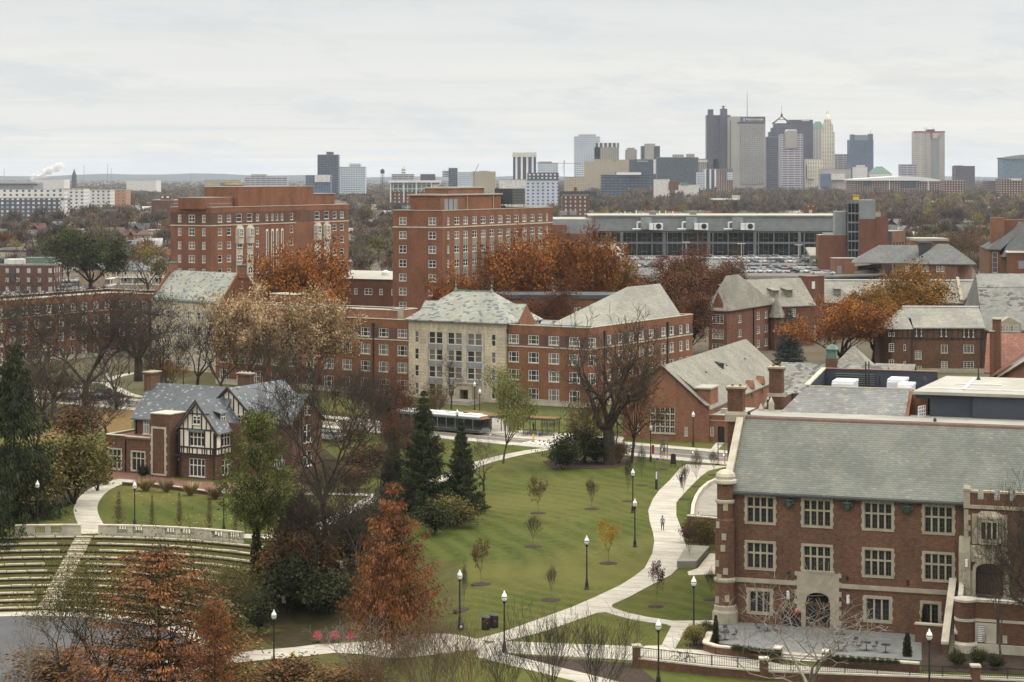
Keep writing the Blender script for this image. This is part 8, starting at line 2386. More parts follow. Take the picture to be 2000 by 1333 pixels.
# ---- houses of the neighbourhood
for nm,c in (('paint_white',(.66,.65,.62)),('paint_cream',(.5,.45,.36)),('paint_grey',(.26,.27,.28)),('paint_tan',(.36,.28,.2)),('paint_dark',(.10,.085,.08))):flat(nm,c,None,.4,.85,.2)
for nm,c in (('roof_charcoal',(.07,.072,.078)),('roof_grey',(.17,.175,.18)),('roof_green',(.15,.2,.17)),('roof_brown',(.12,.085,.07)),('roof_red',(.10,.055,.047)),('roof_pale',(.42,.42,.41))):flat(nm,c,None,.8,.85,.2)
def house_proto(kind):
 t=thing('town_house','x','house');w_,d_,h_=((8,10,6),(11,9,5.6),(14,10,6.2))[kind];mb=MB();shell(mb,-w_/2,w_/2,0,d_,-.3,h_)
 if kind==0:mb.poly([(-w_/2,0,h_),(w_/2,0,h_),(0,0,h_+4)]);mb.poly([(w_/2,d_,h_),(-w_/2,d_,h_),(0,d_,h_+4)])
 mb.build('wall',['paint_white'],t);mb=MB()
 if kind==0:gable_roof(mb,-w_/2,w_/2,0,d_,h_,h_+4,'y',.5,.2)
 elif kind==1:hip_roof(mb,-w_/2,w_/2,0,d_,h_,h_+3.6,-1.5,1.5,'x',.6)
 else:gable_roof(mb,-w_/2,w_/2,0,d_,h_,h_+3.6,'x',.5,.2);gable_roof(mb,-4.5,.5,-1,5,h_,h_+2.6,'y',.3,.2)
 r_=mb.build('roof',['roof_charcoal'],t);mb=MB();mb.box(1.5,2.3,3,3.9,h_+1,h_+4.9);mb.box(1.4,2.4,2.9,4.0,h_+4.9,h_+5.1);mb.build('chimney',['brick_dark'],r_)
 for z in (.9,3.6):
  for x in (-w_*.28,w_*.28):mb=MB();mb.box(x-.6,x+.6,-.06,.02,z,z+1.6);mb.box(x-.42,x+.42,-.08,-.05,z+.15,z+1.45,1);mb.build('window',['white_paint','glass_dark'],t)
  mb=MB();mb.box(w_/2-.02,w_/2+.06,3,4.2,z,z+1.6);mb.box(w_/2+.05,w_/2+.08,3.18,4.02,z+.15,z+1.45,1);mb.build('window',['white_paint','glass_dark'],t)
 mb=MB();mb.box(-w_/2+.5,w_/2-.5,-2.2,0,2.7,2.95);mb.box(-w_/2+.5,w_/2-.5,-2.2,0,-.1,.4)
 for x in (-w_/2+.7,0,w_/2-.7):mb.box(x-.12,x+.12,-2.1,-1.9,.4,2.7)
 mb.build('porch',['white_paint'],t)
 return t
HP=[house_proto(k) for k in range(3)]
WALLS=[('white','paint_white'),('cream','paint_cream'),('grey','paint_grey'),('tan','paint_tan'),('dark','paint_dark'),('red brick','brick_red')]
ROOFS=[('charcoal','roof_charcoal'),('grey','roof_grey'),('green grey','roof_green'),('brown','roof_brown'),('dull red','roof_red'),('pale','roof_pale')]
HS=[]
for v0,u0,u1,du in ((566,-10,0,40),(556,215,330,50),(540,205,330,46),(520,195,330,42),(503,230,340,45),(478,-10,330,38),(462,0,330,34),(448,0,330,30),(436,100,330,30),(428,150,335,24),(420,250,335,22),(413,240,335,20),(507,690,765,36),(478,690,765,28),(456,685,765,26),(438,682,770,22),(425,690,765,22),(415,685,770,20),
                       (520,1905,1935,30),(490,1775,1860,34),(470,1770,1930,30),(456,1745,1930,27),(445,1745,1930,24),(430,1740,1990,24),(421,1560,1990,36),(412,1080,1990,46),(405,1100,1990,50)):
 u=u0
 while u<=u1:HS.append((u+rr.uniform(-6,6),v0+rr.uniform(-3,3)));u+=du
where=lambda u: 'left of the left dormitory tower' if u<340 else ('between the two dormitory towers' if u<780 else ('right of the stair tower' if u>1735 else 'in the woods before downtown'))
for u,v in HS:
 p=gp(u,v);k=rr.randrange(3);wn_,wm=rr.choice(WALLS);rn_,rm=rr.choice(ROOFS)
 if v>405 and not clear(p[0],p[1]):continue
 far_='distant ' if v<440 else ''
 l=far_+wn_+' town house with a '+rn_+' roof '+where(u);s=1.0 if v>440 else 1.25
 dup(HP[k],p,radians(rr.choice((0,62,-28,90,25))+rr.uniform(-6,6)),(s,s,s),l,l,{'wall':wm,'roof':rm});BLOCK.append((p[0]-8,p[0]+8,p[1]-14 if v>440 else p[1]-40,p[1]+12))
for t in HP:drop(t)
def blockbld(name,label,u0,u1,v0,vb,Y,mats,depth=30,parts=(),ang=0.0,group=None,cat='building',z0=-2,roofm='flat_roof'):
 """far building: shaft from row v0 down to the ground, columns u0..u1 at distance Y"""
 x0,x1=(u0-1000)/FPX*Y,(u1-1000)/FPX*Y;zt=CAMH-(v0-HZ)/FPX*Y
 t=thing(name,label,cat,((x0+x1)/2,Y,0),radians(ang),group);hw=(x1-x0)/2
 mb=MB();shell(mb,-hw,hw,0,depth,z0,zt);mb.build('wall',[mats],t)
 mb=MB();mb.box(-hw-.1,hw+.1,-.15,depth+.1,zt,zt+max(.6,(zt)*.006));mb.build('roof',[roofm],t)
 k=Y/FPX
 for (pn,a,b,va,vb2,m_,off) in parts:
  mb=MB();mb.box((a-(u0+u1)/2)*k,(b-(u0+u1)/2)*k,off,off+max(4,depth*.5),CAMH-(vb2-HZ)*k,CAMH-(va-HZ)*k);mb.build(pn,[m_],t)
 return t,hw,zt,k
# ---- mid town blocks
facade_mat('f_apt_dark',(.085,.10,.135),(.34,.34,.33),4.2,3.3,.45,.52,.9);facade_mat('f_apt_white',(.66,.66,.65),(.05,.055,.06),5.0,3.3,.4,.5);facade_mat('f_apt_orange',(.40,.22,.13),(.12,.12,.12),5,3.3,.4,.5)
facade_mat('f_brickrow',(.12,.058,.042),(.34,.33,.31),4,3.4,.32,.5,.4);facade_mat('f_green',(.42,.45,.42),(.075,.11,.105),4.5,4.4,.78,.8);facade_mat('f_bluewhite',(.48,.53,.62),(.06,.075,.11),5,3.4,.42,.5);facade_mat('f_beige',(.40,.35,.255),(.17,.15,.12),4,3.5,.4,.5)
t,hw,zt,k=blockbld('apartment_block','long white and navy apartment block with white window pairs at the left edge',-40,124,388,430,1650,'f_apt_dark',25,[('upper_storey',-40,125,371,388,'f_apt_white',.6),('corner_bay',118,126,392,424,'f_apt_white',-.6)])
blockbld('apartment_block','white apartment block with dark square windows right of the navy one',112,164,370,410,1900,'f_apt_white',25)
blockbld('apartment_block','low white apartment block in the middle of the apartment row',164,214,372,410,2000,'f_apt_white',25)
blockbld('apartment_block','orange brick apartment block at the right end of the apartment row',210,246,372,410,2050,'f_apt_orange',25)
t,hw,zt,k=blockbld('row_houses','dark brick row houses with white trimmed windows at the left edge before the willow',-30,106,519,560,760,'f_brickrow',12,[('roof_slope',46,100,504,519,'roof_green',2),('white_parapet',8,48,507,519,'paint_white',.2),('bay_front',18,30,524,550,'paint_dark',-.8),('roof_slope',-30,10,506,519,'roof_charcoal',2)])
BLOCK+=[(-200,-130,740,790)]
blockbld('warehouse','long low pale walled building with a flat brown roof left of the willow',-30,118,492,520,900,'paint_cream',40,[('roof_edge',-30,118,489,492,'roof_charcoal',-.3)],roofm='roof_brown');BLOCK+=[(-240,-190,880,950)]
blockbld('warehouse','dark brick warehouse with rooftop house left of the left dormitory tower',296,340,392,420,1700,'brick_dark',40,[('rooftop_house',312,332,382,393,'brick_dark',3),('white_window',314,318,384,387,'white_paint',2.5),('white_window',324,329,384,387,'white_paint',2.5)])
blockbld('shop_row','low building with an orange tan roof left of the left dormitory tower',280,336,452,470,1300,'paint_cream',25,[('roof_sheet',280,336,450,453,'terracotta',0)])
blockbld('shop_row','low tan roofed building beside the olive gold tree',196,245,452,466,1350,'paint_tan',20)
blockbld('warehouse','wide white flat warehouse far left of the dormitory towers',247,305,353,364,4300,'paint_white',60)
blockbld('warehouse','pale grey shed roofed warehouse at the far left',-5,66,358,372,3000,'paint_grey',60,[('roof_sheet',-5,70,355,359,'roof_pale',-3)])
blockbld('warehouse','pale block below the steam plume at the far left',66,125,351,362,4600,'paint_white',60)
blockbld('office_block','green glass and white framed block behind the right dormitory tower',761,858,356,400,1950,'f_green',30,[('roof_plate',759,860,353,357,'steel_white',-2),('brick_base',762,850,374,400,'f_brickrow',-.5),('white_pier',762,764,357,395,'steel_white',-1.5),('white_pier',788,790,357,395,'steel_white',-1.5),('white_pier',812,814,357,395,'steel_white',-1.5),('white_pier',842,844,357,395,'steel_white',-1.5),('stair_core',845,857,361,392,'paint_cream',-1.5)])
blockbld('apartment_block','pale blue white apartment block under construction right of the cooling unit',975,1030,352,392,2100,'paint_white',30)
blockbld('apartment_block','pale blue apartment block with dark windows left of the downtown towers',1028,1090,354,388,2050,'f_bluewhite',30,[('open_frame',1030,1092,338,354,'f_apt_dark',2)])
blockbld('office_block','low beige block below the tall pale blue tower',1104,1142,347,372,3000,'f_beige',30)
blockbld('school','long dark roofed brick school in front of the beige block',1098,1150,382,400,1700,'f_brickrow',25,[('roof_slope',1094,1165,374,383,'shingle_dark',1),('chimney',1122,1127,366,376,'brick_red',5)])
blockbld('school','low orange brick block among the woods right of centre',1392,1440,391,402,2300,'brick_brown',25,[('roof_edge',1388,1442,388,391,'steel_white',-1),('upper_block',1432,1446,382,391,'paint_cream',2)])
blockbld('hall_tower','brick bell tower with open crown rising from the woods behind the glass building',1573,1594,405,425,1050,'brick_brown',6,[('tower_window',1580,1586,410,420,'limestone_white',-.3),('crown_pier',1572,1577,400,406,'brick_brown',-.2),('crown_pier',1581,1586,400,406,'brick_brown',-.2),('crown_pier',1590,1595,400,406,'brick_brown',-.2)])
blockbld('warehouse','white flat roofed sheds beside the hipped hall',1790,1850,470,500,760,'brick_orange',20,[('roof_sheet',1786,1852,466,471,'flat_roof_white',-1)])
# ---- downtown skyline
for nm,wl,gl,dx,dz_,fx,fz in (('f_paleblue',(.56,.59,.61),(.055,.15,.26),4.6,4.0,.7,.42),('f_tan_grid',(.35,.32,.255),(.04,.048,.06),4.5,4.2,.5,.55),('f_white_dark',(.70,.69,.66),(.03,.04,.075),9,400,.62,.985),('f_navy',(.04,.055,.085),(.055,.075,.11),6,4,.8,.5),('f_mauve',(.088,.086,.115),(.045,.05,.075),5,4.2,.7,.45),
         ('f_nation',(.31,.30,.275),(.12,.12,.125),3.4,4.0,.6,.72),('f_plainstone',(.34,.325,.29),(.31,.295,.265),9,60,.05,.05),('f_hunt',(.12,.12,.155),(.025,.036,.062),14,4.6,.93,.55),('f_hunt2',(.43,.40,.42),(.055,.07,.11),12,4.4,.88,.5),('f_dome',(.075,.068,.098),(.055,.052,.078),4,4,.6,.6),('f_leveque',(.66,.60,.47),(.24,.24,.24),5,8,.42,.75),
         ('f_bluegrid',(.11,.15,.22),(.035,.06,.11),4.6,4.4,.62,.62),('f_redtop',(.43,.41,.365),(.17,.17,.17),30,4.4,.85,.3),('f_brownblk',(.09,.075,.085),(.05,.05,.06),5,4,.5,.5),('f_dkglass',(.045,.064,.078),(.028,.042,.054),5,4.2,.85,.7),('f_curve',(.16,.22,.28),(.07,.115,.16),5,4,.75,.7),('f_copperroof',(.55,.55,.50),(.13,.15,.17),6,4.4,.5,.55)):
 facade_mat(nm,wl,gl,dx,dz_,fx,fz,.4,.3)
D=4200
def sky_(name,label,u0,u1,v0,mat,parts=(),depth=35,Y=D,**kw):return blockbld(name,label,u0,u1,v0,0,Y,mat,depth,parts,**kw)
sky_('office_tower','lone dark navy slab tower left of centre on the horizon',620,660,303,'f_navy',[('penthouse',637,650,297,304,'f_navy',4)],Y=3700)
sky_('hospital','white stepped hospital block right of the navy slab tower',662,713,327,'f_paleblue',[('upper_block',682,704,320,328,'f_paleblue',4)],Y=3800)
sky_('office_block','low blue grey block at the foot of the navy slab tower',597,645,343,'f_bluegrid',[('white_wing',615,645,342,356,'paint_white',-3)],Y=3300)
sky_('office_tower','white tower with dark vertical stripes left of the skyline',1002,1047,300,'f_white_dark',[('cap',1001,1048,298,307,'paint_white',-1)],Y=3400)
sky_('office_block','grey glass block right of the striped tower',1050,1090,320,'f_paleblue',[('upper_block',1052,1078,316,324,'f_tan_grid',3)],Y=3900)
sky_('office_tower','tall pale blue banded tower at the left of downtown',1122,1172,268,'f_paleblue',[('penthouse',1130,1164,262,269,'f_paleblue',4)])
sky_('office_tower','tan gridded office block beside the pale blue tower',1161,1209,281,'f_tan_grid',[('cap',1161,1209,279.5,288,'f_white_dark',-.5)])
sky_('office_block','wide beige block before the tan gridded tower',1142,1205,317,'f_beige',[('upper_block',1160,1196,311,318,'f_beige',4)],Y=3900)
sky_('hotel','slim beige tower left of the dark round signed tower',1223,1244,293,'f_tan_grid',[('cap',1226,1240,289,294,'f_tan_grid',4)])
sky_('office_block','low pale block between the beige towers',1205,1232,313,'f_beige',Y=4000)
sky_('office_tower','dark glass tower with pale centre core left of the wide dark block',1253,1289,286,'f_dkglass',[('core',1259,1277,281,322,'f_plainstone',-2),('antenna_base',1263,1280,281,287,'f_plainstone',3)])
t,hw,zt,k=sky_('hotel','dark blue glass hotel with a lettered top edge left of the wide dark block',1230,1278,312,'f_dkglass',[('white_fin',1276,1281,312,340,'paint_white',-2)],Y=3800)
def letters(parent,txt,x,y,z,h,mat='white_paint'):
 c=bpy.data.curves.new('lettering','FONT');c.body=txt;c.size=h*1.35;c.extrude=.25;c.align_x='CENTER'
 o=bpy.data.objects.new('lettering',c);COL.objects.link(o);bpy.context.view_layer.update()
 me=bpy.data.meshes.new_from_object(o.evaluated_get(bpy.context.evaluated_depsgraph_get()));bpy.data.objects.remove(o);me.materials.clear();me.materials.append(MATS[mat])
 o=put('lettering',me,parent,(x,y,z));o.rotation_euler=(pi/2,0,0);return o
letters(t,'RENAISSANCE',1,-.6,zt-4.2,2.4)
sky_('office_block','wide dark glass block in the middle of downtown',1284,1364,308,'f_dkglass',[('penthouse',1315,1336,302,309,'f_tan_grid',6),('penthouse',1342,1357,301,309,'f_tan_grid',6)],Y=4000)
sky_('parking_block','grey brown striped block right of the wide dark block',1364,1403,311,'f_tan_grid',[('white_top',1364,1388,313,317,'paint_white',-1)])
sky_('office_block','white finned block below the tall mauve tower',1376,1403,331,'f_white_dark',Y=3700)
sky_('office_block','pale teal block left of the white finned block',1363,1376,337,'f_paleblue',Y=3650)
sky_('apartment_block','red brick block below the lettered tower',1404,1431,331,'f_brickrow',[('glass_corner',1420,1431,336,352,'f_paleblue',-2)],Y=3600)
sky_('office_block','dark modern block with white roof frame before the beige towers',1175,1226,342,'f_navy',[('upper_block',1203,1270,337,366,'f_navy',3),('roof_frame',1204,1252,337,342,'steel_white',-3)],Y=3000)
sky_('warehouse','plain white box block before the wide dark block',1280,1308,351,'paint_white',[('brick_end',1306,1325,355,372,'brick_red',-2)],Y=2800)
sky_('market_hall','low hall with green copper gables before the wide dark block',1322,1365,362,'paint_white',[('copper_gable',1330,1344,357,362,'copper_green',-1)],Y=2900)
# twin tall towers
t,hw,zt,k=sky_('office_tower','tallest mauve grey tower with stepped twin shafts',1381,1427,226,'f_mauve',[('left_shaft',1383,1393,214,360,'f_mauve',-4),('centre_shaft',1407,1420,213,360,'f_mauve',-6),('window_strip',1402,1407,231,261,'f_navy',-2)])
mb=MB();cx_=(1413.5-1404)*k
for z,r in ((.5,3.0),(4.0,4.5)):mb.lathe(cx_,8,[(r,CAMH+(HZ-213)*k+z),(r,CAMH+(HZ-213)*k+z+1.3)],12)
mb.tube((cx_,8,CAMH+(HZ-213)*k),(cx_,8,CAMH+(HZ-213)*k+7),1.2);mb.build('beacon',['dark_metal'],t)
t,hw,zt,k=sky_('office_tower','broad stone and glass tower with company lettering on its top band',1425,1495,229,'f_plainstone',[('glass_field',1446,1492,245,360,'f_nation',-1.5),('sign_band',1446,1494,228.5,237,'f_brownblk',-1.2),('louvre_band',1441,1494,239,241,'dark_metal',-2),('dark_slot',1425.5,1427,236,350,'dark_metal',-1)],depth=45,Y=4150)
letters(t,'Nationwide',14,-2.4,zt-7.2,5.6)
mb=MB();lx_=(1453-1460)*k;mb.box(lx_-3.2,lx_+3.2,-2.2,-1.3,zt-8.5,zt-.5);o=mb.build('emblem',['car_blue_sign'] if 'car_blue_sign' in MATS else [flat('car_blue_sign',(.05,.13,.42)).name],t)
mb=MB();mb.xprism([(lx_-1.2,zt-8),(lx_+1.2,zt-8),(lx_+.4,zt-1.5),(lx_-.4,zt-1.5)],-2.5,-2.2);mb.build('emblem_mark',['white_paint'],o)
mb=MB();ax=(1461-1460)*k;mb.tube((ax,15,zt),(ax,15,zt+53),.8,.35,6);mb.build('antenna',['grey_metal_dark'],t)
# stepped tower with the pyramid frame
t,hw,zt,k=sky_('office_tower','dark stepped tower topped by an open pyramid frame',1497,1560,268,'f_hunt',[('step',1502,1556,258,270,'f_hunt',2),('step',1507,1552,250,260,'f_hunt',4),('step',1512,1548,241,252,'f_hunt',6)])
cz=CAMH+(HZ-241)*k;c0_=(1529.5-1528.5)*k;q=17*k;ap=CAMH+(HZ-227)*k
mb=MB()
for sx in (-1,1):
 for y in (8,8+2*q*.8):mb.tube((c0_+sx*q,y,cz),(c0_,8+q*.8,ap),1.1,.9)
 mb.tube((c0_+sx*q,8,cz),(c0_+sx*q,8+1.6*q,cz),1)
mb.lathe(c0_,8+q*.8,[(2.4,ap),(2.6,ap+3),(1.2,ap+5),(.3,ap+8)],8);mb.tube((c0_,8+q*.8,ap),(c0_,8+q*.8,ap+22),.3);mb.tube((c0_-q*.5,8,(cz+ap)/2),(c0_+q*.5,8,(cz+ap)/2),.8)
mb.build('pyramid_frame',['dark_metal'],t)
t,hw,zt,k=sky_('office_tower','pale banded tower with a gabled stone crown before the stepped dark tower',1525,1569,264,'f_hunt2',[('crown',1534,1557,256,290,'f_plainstone',-2),('side_block',1526,1534,261,266,'f_hunt2',1),('side_block',1561,1568,261,266,'f_hunt2',1)],Y=4000)
mb=MB();mb.xprism([(-12*k,CAMH+(HZ-256)*k),(11*k,CAMH+(HZ-256)*k),(7*k,CAMH+(HZ-253)*k),(-8*k,CAMH+(HZ-253)*k)],0,20);mb.build('crown_roof',['paint_white'],t)
sky_('office_tower','plain purple brown slab tower behind the stepped dark tower',1540,1588,235,'f_dome',[('sign_strip',1566,1581,235,237,'paint_white',-.6)],Y=4350)
t,hw,zt,k=sky_('office_tower','stone tower with a green copper hipped roof behind the spire tower',1586,1612,252,'f_copperroof',Y=4400)
mb=MB();mb.prism([(-hw,0),(hw,0),(hw,30),(-hw,30)],zt,zt+16,0,.35);mb.build('copper_roof',['copper_green'],t)
# spire tower
Y_=4250;k=Y_/FPX;xc=(1618-1000)*k
t=thing('spire_tower','ornate cream stone spire tower with stepped crown','building',(xc,Y_,0))
zz=lambda v: CAMH+(HZ-v)*k
mb=MB()
for hw_,va,vb2 in ((11.5,330,262),(9.5,262,250),(8,250,240),(6.2,240,233)):mb.box(-hw_*k,hw_*k,0+(11.5-hw_)*k,2*hw_*k+(11.5-hw_)*k,0 if va==330 else zz(va),zz(vb2))
for sx in (-1,1):mb.box(sx*11*k-1.5*k,sx*11*k+1.5*k,-1,4,0,zz(258));mb.box(sx*8.5*k-k,sx*8.5*k+k,1,5,zz(262),zz(244))
mb.build('shaft',['f_leveque'],t)
mb=MB();mb.lathe(0,11.5*k,[(5.5*k,zz(233)),(4.6*k,zz(228)),(2.4*k,zz(224)),(1.2*k,zz(221)),(.6*k,zz(218.5))],8);mb.build('spire',['cream_stucco'],t)
mb=MB()
for x in (-1.6,1.6):mb.tube((x*k,11.5*k,zz(225)),(x*k,11.5*k,zz(217)),.5,.3)
mb.build('mast',['grey_metal_dark'],t)
sky_('office_block','cream office block left of the spire tower foot',1576,1606,311,'f_leveque',[('front_block',1576,1590,324,350,'f_leveque',-4)],Y=4050)
sky_('office_block','pale banded block right of the spire tower',1628,1660,302,'f_hunt2',Y=4300)
t,hw,zt,k=sky_('office_tower','blue glass tower with chamfered grey top right of the spire tower',1660,1706,274,'f_bluegrid',[('corner_pylon',1662,1669,263,280,'f_bluegrid',-1),('corner_pylon',1697,1705,262,280,'f_bluegrid',-1),('top_slope',1668,1698,264,275,'grey_metal',2)])
mb=MB();mb.tube((20,8,zt),(20,8,zt+20),.4);mb.build('antenna',['grey_metal_dark'],t)
sky_('civic_block','white domed civic block before the blue glass tower',1671,1694,327,'paint_white',[('upper_block',1676,1690,323,328,'paint_white',3)],Y=3900)
t,hw,zt,k=sky_('civic_block','low block under a pale green copper roof right of the blue glass tower',1698,1742,340,'paint_white',Y=3900)
mb=MB();mb.prism([(-hw,0),(hw,0),(hw,30),(-hw,30)],zt,zt+14,0,.25);mb.build('copper_roof',['copper_green'],t)
sky_('civic_block','broad pale stone block before the spire tower',1604,1662,331,'f_plainstone',[('front_block',1622,1650,340,352,'paint_white',-4),('blue_wing',1603,1622,340,366,'f_bluegrid',-6)],Y=3700)
t,hw,zt,k=sky_('arena','wide brick sports arena with a white curved roof',1670,1838,352,'f_brickrow',[('dark_glass_bay',1685,1700,352,362,'f_dkglass',-1),('white_pier',1736,1738,350,372,'paint_white',-1),('dark_glass_bay',1760,1790,354,366,'f_dkglass',-1),('white_pier',1812,1814,352,372,'paint_white',-1)],Y=3300,depth=90)
mb=MB();prof=[(-hw-4,zt-1),(hw*.55,zt-1)]+[(hw*.55+(-hw-4-hw*.55)*i/10,zt+6.5-3.5*abs(2*i/10-.5)) for i in range(11)]
mb.xprism(prof,-4,80);mb.xprism([(hw*.5,zt-2),(hw+2,zt-2),(hw+2,zt),(hw*.5,zt+5)],-2,70);mb.build('curved_roof',['steel_white'],t)
t,hw,zt,k=sky_('office_tower','tall stone tower with red roof edge and white lettered sign at the right of downtown',1787,1845,258,'f_redtop',[('red_edge',1786,1846,256.5,259,'red_paint',-1),('blank_panel',1808,1817,262,350,'f_plainstone',-1.5),('grey_column',1820,1834,271,350,'grey_metal',-1),('blank_panel',1834,1845,262,350,'f_plainstone',-1.6),('penthouse',1812,1827,253,258,'f_mauve',6),('sign_bracket',1818,1819.4,259,271,'red_paint',-3)])
for i,w_ in enumerate((15,12,10)):
 mb=MB();x0=(1821.5-1816)*k;n_=w_//2;zt2=CAMH+(HZ-261.5-i*3.6)*k
 for j in range(n_):mb.box(x0+j*2*k*.98,x0+j*2*k*.98+1.5*k,-3.4,-2.6,zt2-2.3*k,zt2)
 mb.build('sign_letters',['paint_white'],t)
mb=MB()
for x in (-9,-5,8,11):mb.tube((x,10,CAMH+(HZ-253)*k),(x,10,CAMH+(HZ-249)*k),.5,.3)
mb.build('antenna',['grey_metal_dark'],t)
sky_('office_block','low banded block left of the red edged tower',1761,1790,322,'f_hunt2',Y=4100)
sky_('apartment_block','small dark purple block right of the red edged tower',1867,1904,325,'f_brownblk',[('upper_block',1867,1882,323.5,326,'f_brownblk',3)],Y=4000)
t,hw,zt,k=sky_('apartment_tower','blue glass tower with a curved roof at the right edge',1959,2040,310,'f_curve',Y=3600,depth=40)
mb=MB();n_=14;prof=[(hw*1.02-2*hw*1.04*i/n_,zt+9.5*sin(pi*(.12+.5*(1-i/n_)))-2) for i in range(n_+1)]
mb.xprism([(-hw,zt-1),(hw,zt-1)]+prof,-2,40);mb.build('curved_roof',['grey_metal'],t)
sky_('office_block','low brick and white block at the foot of the curved roof tower',1955,2010,351,'f_brickrow',[('white_band',1975,1995,349,353,'paint_white',-2)],Y=3000)
sky_('office_block','low purple brick block left of the curved roof tower',1846,1886,353,'f_brickrow',Y=3000)
sky_('office_block','small brown block at the foot of the woods by the curved roof tower',1930,1952,354,'f_brownblk',Y=3200)
sky_('office_block','grey stepped office block on the horizon left of the striped tower',876,893,329,'f_navy',[('side_block',864,884,334,346,'f_hunt2',2)],Y=4000)
sky_('office_block','brown flat block on the horizon behind the green glass block',821,849,341,'f_brownblk',Y=3800)
sky_('office_block','pale blue glass block right of the grey stepped office',894,922,337,'f_paleblue',Y=3900)
sky_('office_block','wide pale stepped offices on the horizon before the striped tower',922,968,336,'f_beige',[('upper_block',936,955,334,337,'f_beige',3)],Y=4100)
sky_('office_block','low pale offices behind the green glass block',765,808,341,'f_hunt2',Y=4300)
sky_('office_block','long pale grey hospital on the horizon left of the navy tower',478,560,346,'f_hunt2',[('upper_block',490,520,341,347,'f_hunt2',3)],Y=4600)
sky_('office_block','pale blocks on the horizon between the apartment row and the left tower',400,470,352,'f_beige',Y=4300)
sky_('warehouse','low sheds with a yellow and teal strip on the horizon',430,475,357,'paint_grey',[('teal_strip',430,455,357.5,359.5,'copper_green',-2),('yellow_strip',440,475,359,361,'yellow_paint',-3)],Y=3700)
# church spire, masts, water tower, crane
t=thing('church_spire','tiny dark church spire on the far left horizon','spire',(-(1000-144)/FPX*5200,5200,0));mb=MB();mb.box(-5,5,0,10,0,42);mb.build('tower',['roof_charcoal'],t);mb=MB();mb.lathe(0,5,[(6,42),(.3,60)],6);mb.build('spire',['roof_charcoal'],t)
for i,(u,v) in enumerate(((164,322),(210,321),(217,328),(373,337),(8,330))):
 t=thing('radio_mast','hair thin radio mast on the left horizon','mast',((u-1000)/FPX*7000,7000,0),0,'radio masts on the left horizon');mb=MB();mb.tube((0,0,0),(0,0,CAMH+(HZ-v)/FPX*7000),1.1,.6,4);mb.build('mast',['grey_metal'],t)
t=thing('water_tower','small dark water tower on the horizon right of the white hospital','water tower',((747-1000)/FPX*3500,3500,0));mb=MB();mb.lathe(0,0,[(.5,46),(3.6,47),(3.6,52),(.5,54.5)],10);mb.build('tank',['dark_metal'],t);mb=MB()
for a in range(4):mb.tube((3.2*cos(a*pi/2),3.2*sin(a*pi/2),0),(2.4*cos(a*pi/2),2.4*sin(a*pi/2),47),.4)
mb.build('leg',['dark_metal'],t)
t=thing('lattice_mast','pale lattice mast on the horizon behind the green glass block','mast',((788-1000)/FPX*3000,3000,0));mb=MB()
for x in (-1.2,1.2):mb.tube((x,0,0),(x,0,54),.3)
for i in range(9):mb.tube((-1.2,0,20+i*4),(1.2,0,24+i*4),.2)
for z in (50,46):mb.box(-3.2,3.2,-1,1,z,z+1.6)
mb.build('mast',['grey_metal'],t)
t=thing('tower_crane','thin grey crane jib leaning on the horizon right of the grey offices','crane',((926-1000)/FPX*3800,3800,0));mb=MB();mb.tube((0,0,0),(0,0,50),.8);mb.tube((0,0,46),(8.5,0,64),.6);mb.tube((0,0,46),(-6,0,44),.8);mb.build('jib',['grey_metal_dark'],t)
t=thing('tower_crane','long horizontal crane jib between the striped tower and the pale blue tower','crane',((1102-1000)/FPX*3600,3600,0));mb=MB();mb.tube((0,0,0),(0,0,66),.5);mb.tube((-50,0,65.5),(30,0,63.5),.5);mb.box(-1,1,-1,1,66,69);mb.tube((-2,0,65),(-2,0,48),.25);mb.build('jib',['grey_metal'],t)
# steam plume
_m,_n,_b=newmat('steam_soft');_b.inputs['Base Color'].default_value=(.9,.9,.9,1);_b.inputs['Roughness'].default_value=1;_b.inputs['Alpha'].default_value=.2
pr=np.random.default_rng(2);mb=MB();Yp=4700;kx=Yp/FPX
bv,bf_=[],[]
import bmesh
bmm=bmesh.new()
for i in range(46):
 f=pr.random();u=66+46*f+pr.normal()*5;v=349-24*f**1.3+pr.normal()*3.2;s=(3.2+4.5*f)*kx*pr.uniform(.6,1.1)
 bmesh.ops.create_icosphere(bmm,subdivisions=2,radius=s,matrix=Matrix.Translation(((u-1000)*kx,Yp+pr.normal()*10,CAMH+(HZ-v)*kx)))
for v_ in bmm.verts:n_=v_.co;v_.co+=Vector((sin(n_.x*.31+n_.z*.5),sin(n_.y*.4),cos(n_.z*.43+n_.x*.2)))*1.4
me=bpy.data.meshes.new('steam_plume');bmm.to_mesh(me);bmm.free();me.materials.append(MATS['steam_soft'])
for p in me.polygons:p.use_smooth=True
o=put('steam_plume',me);tag(o,'white steam plume drifting over the far left rooftops','steam',kind='stuff')
# utility poles
def pole_proto():
 t=thing('utility_pole','x','pole');mb=MB();mb.tube((0,0,0),(0,0,11),.16,.11);mb.build('post',['bark_grey'],t);mb=MB();mb.box(-1.6,1.6,-.07,.07,10.2,10.4);mb.box(-1.2,1.2,-.07,.07,9.2,9.35)
 for x in (-1.4,-.7,.7,1.4):mb.box(x-.05,x+.05,-.05,.05,10.4,10.65)
 mb.build('crossarm',['bark_grey'],t);return t
pp=pole_proto()
for u,v,l in ((1916,540,'left of the dark roofed hall, nearest of the line'),(1922,505,'left of the dark roofed hall, middle of the line'),(1926,475,'left of the dark roofed hall, furthest of the line'),(36,560,'before the brick row houses at the left'),(28,552,'at the left edge of the brick row houses'),(55,515,'beside the long cream warehouse')):
 p=gp(u,v);dup(pp,p,rr.uniform(-.3,.3),None,'wooden utility pole '+l,'utility poles')
drop(pp)
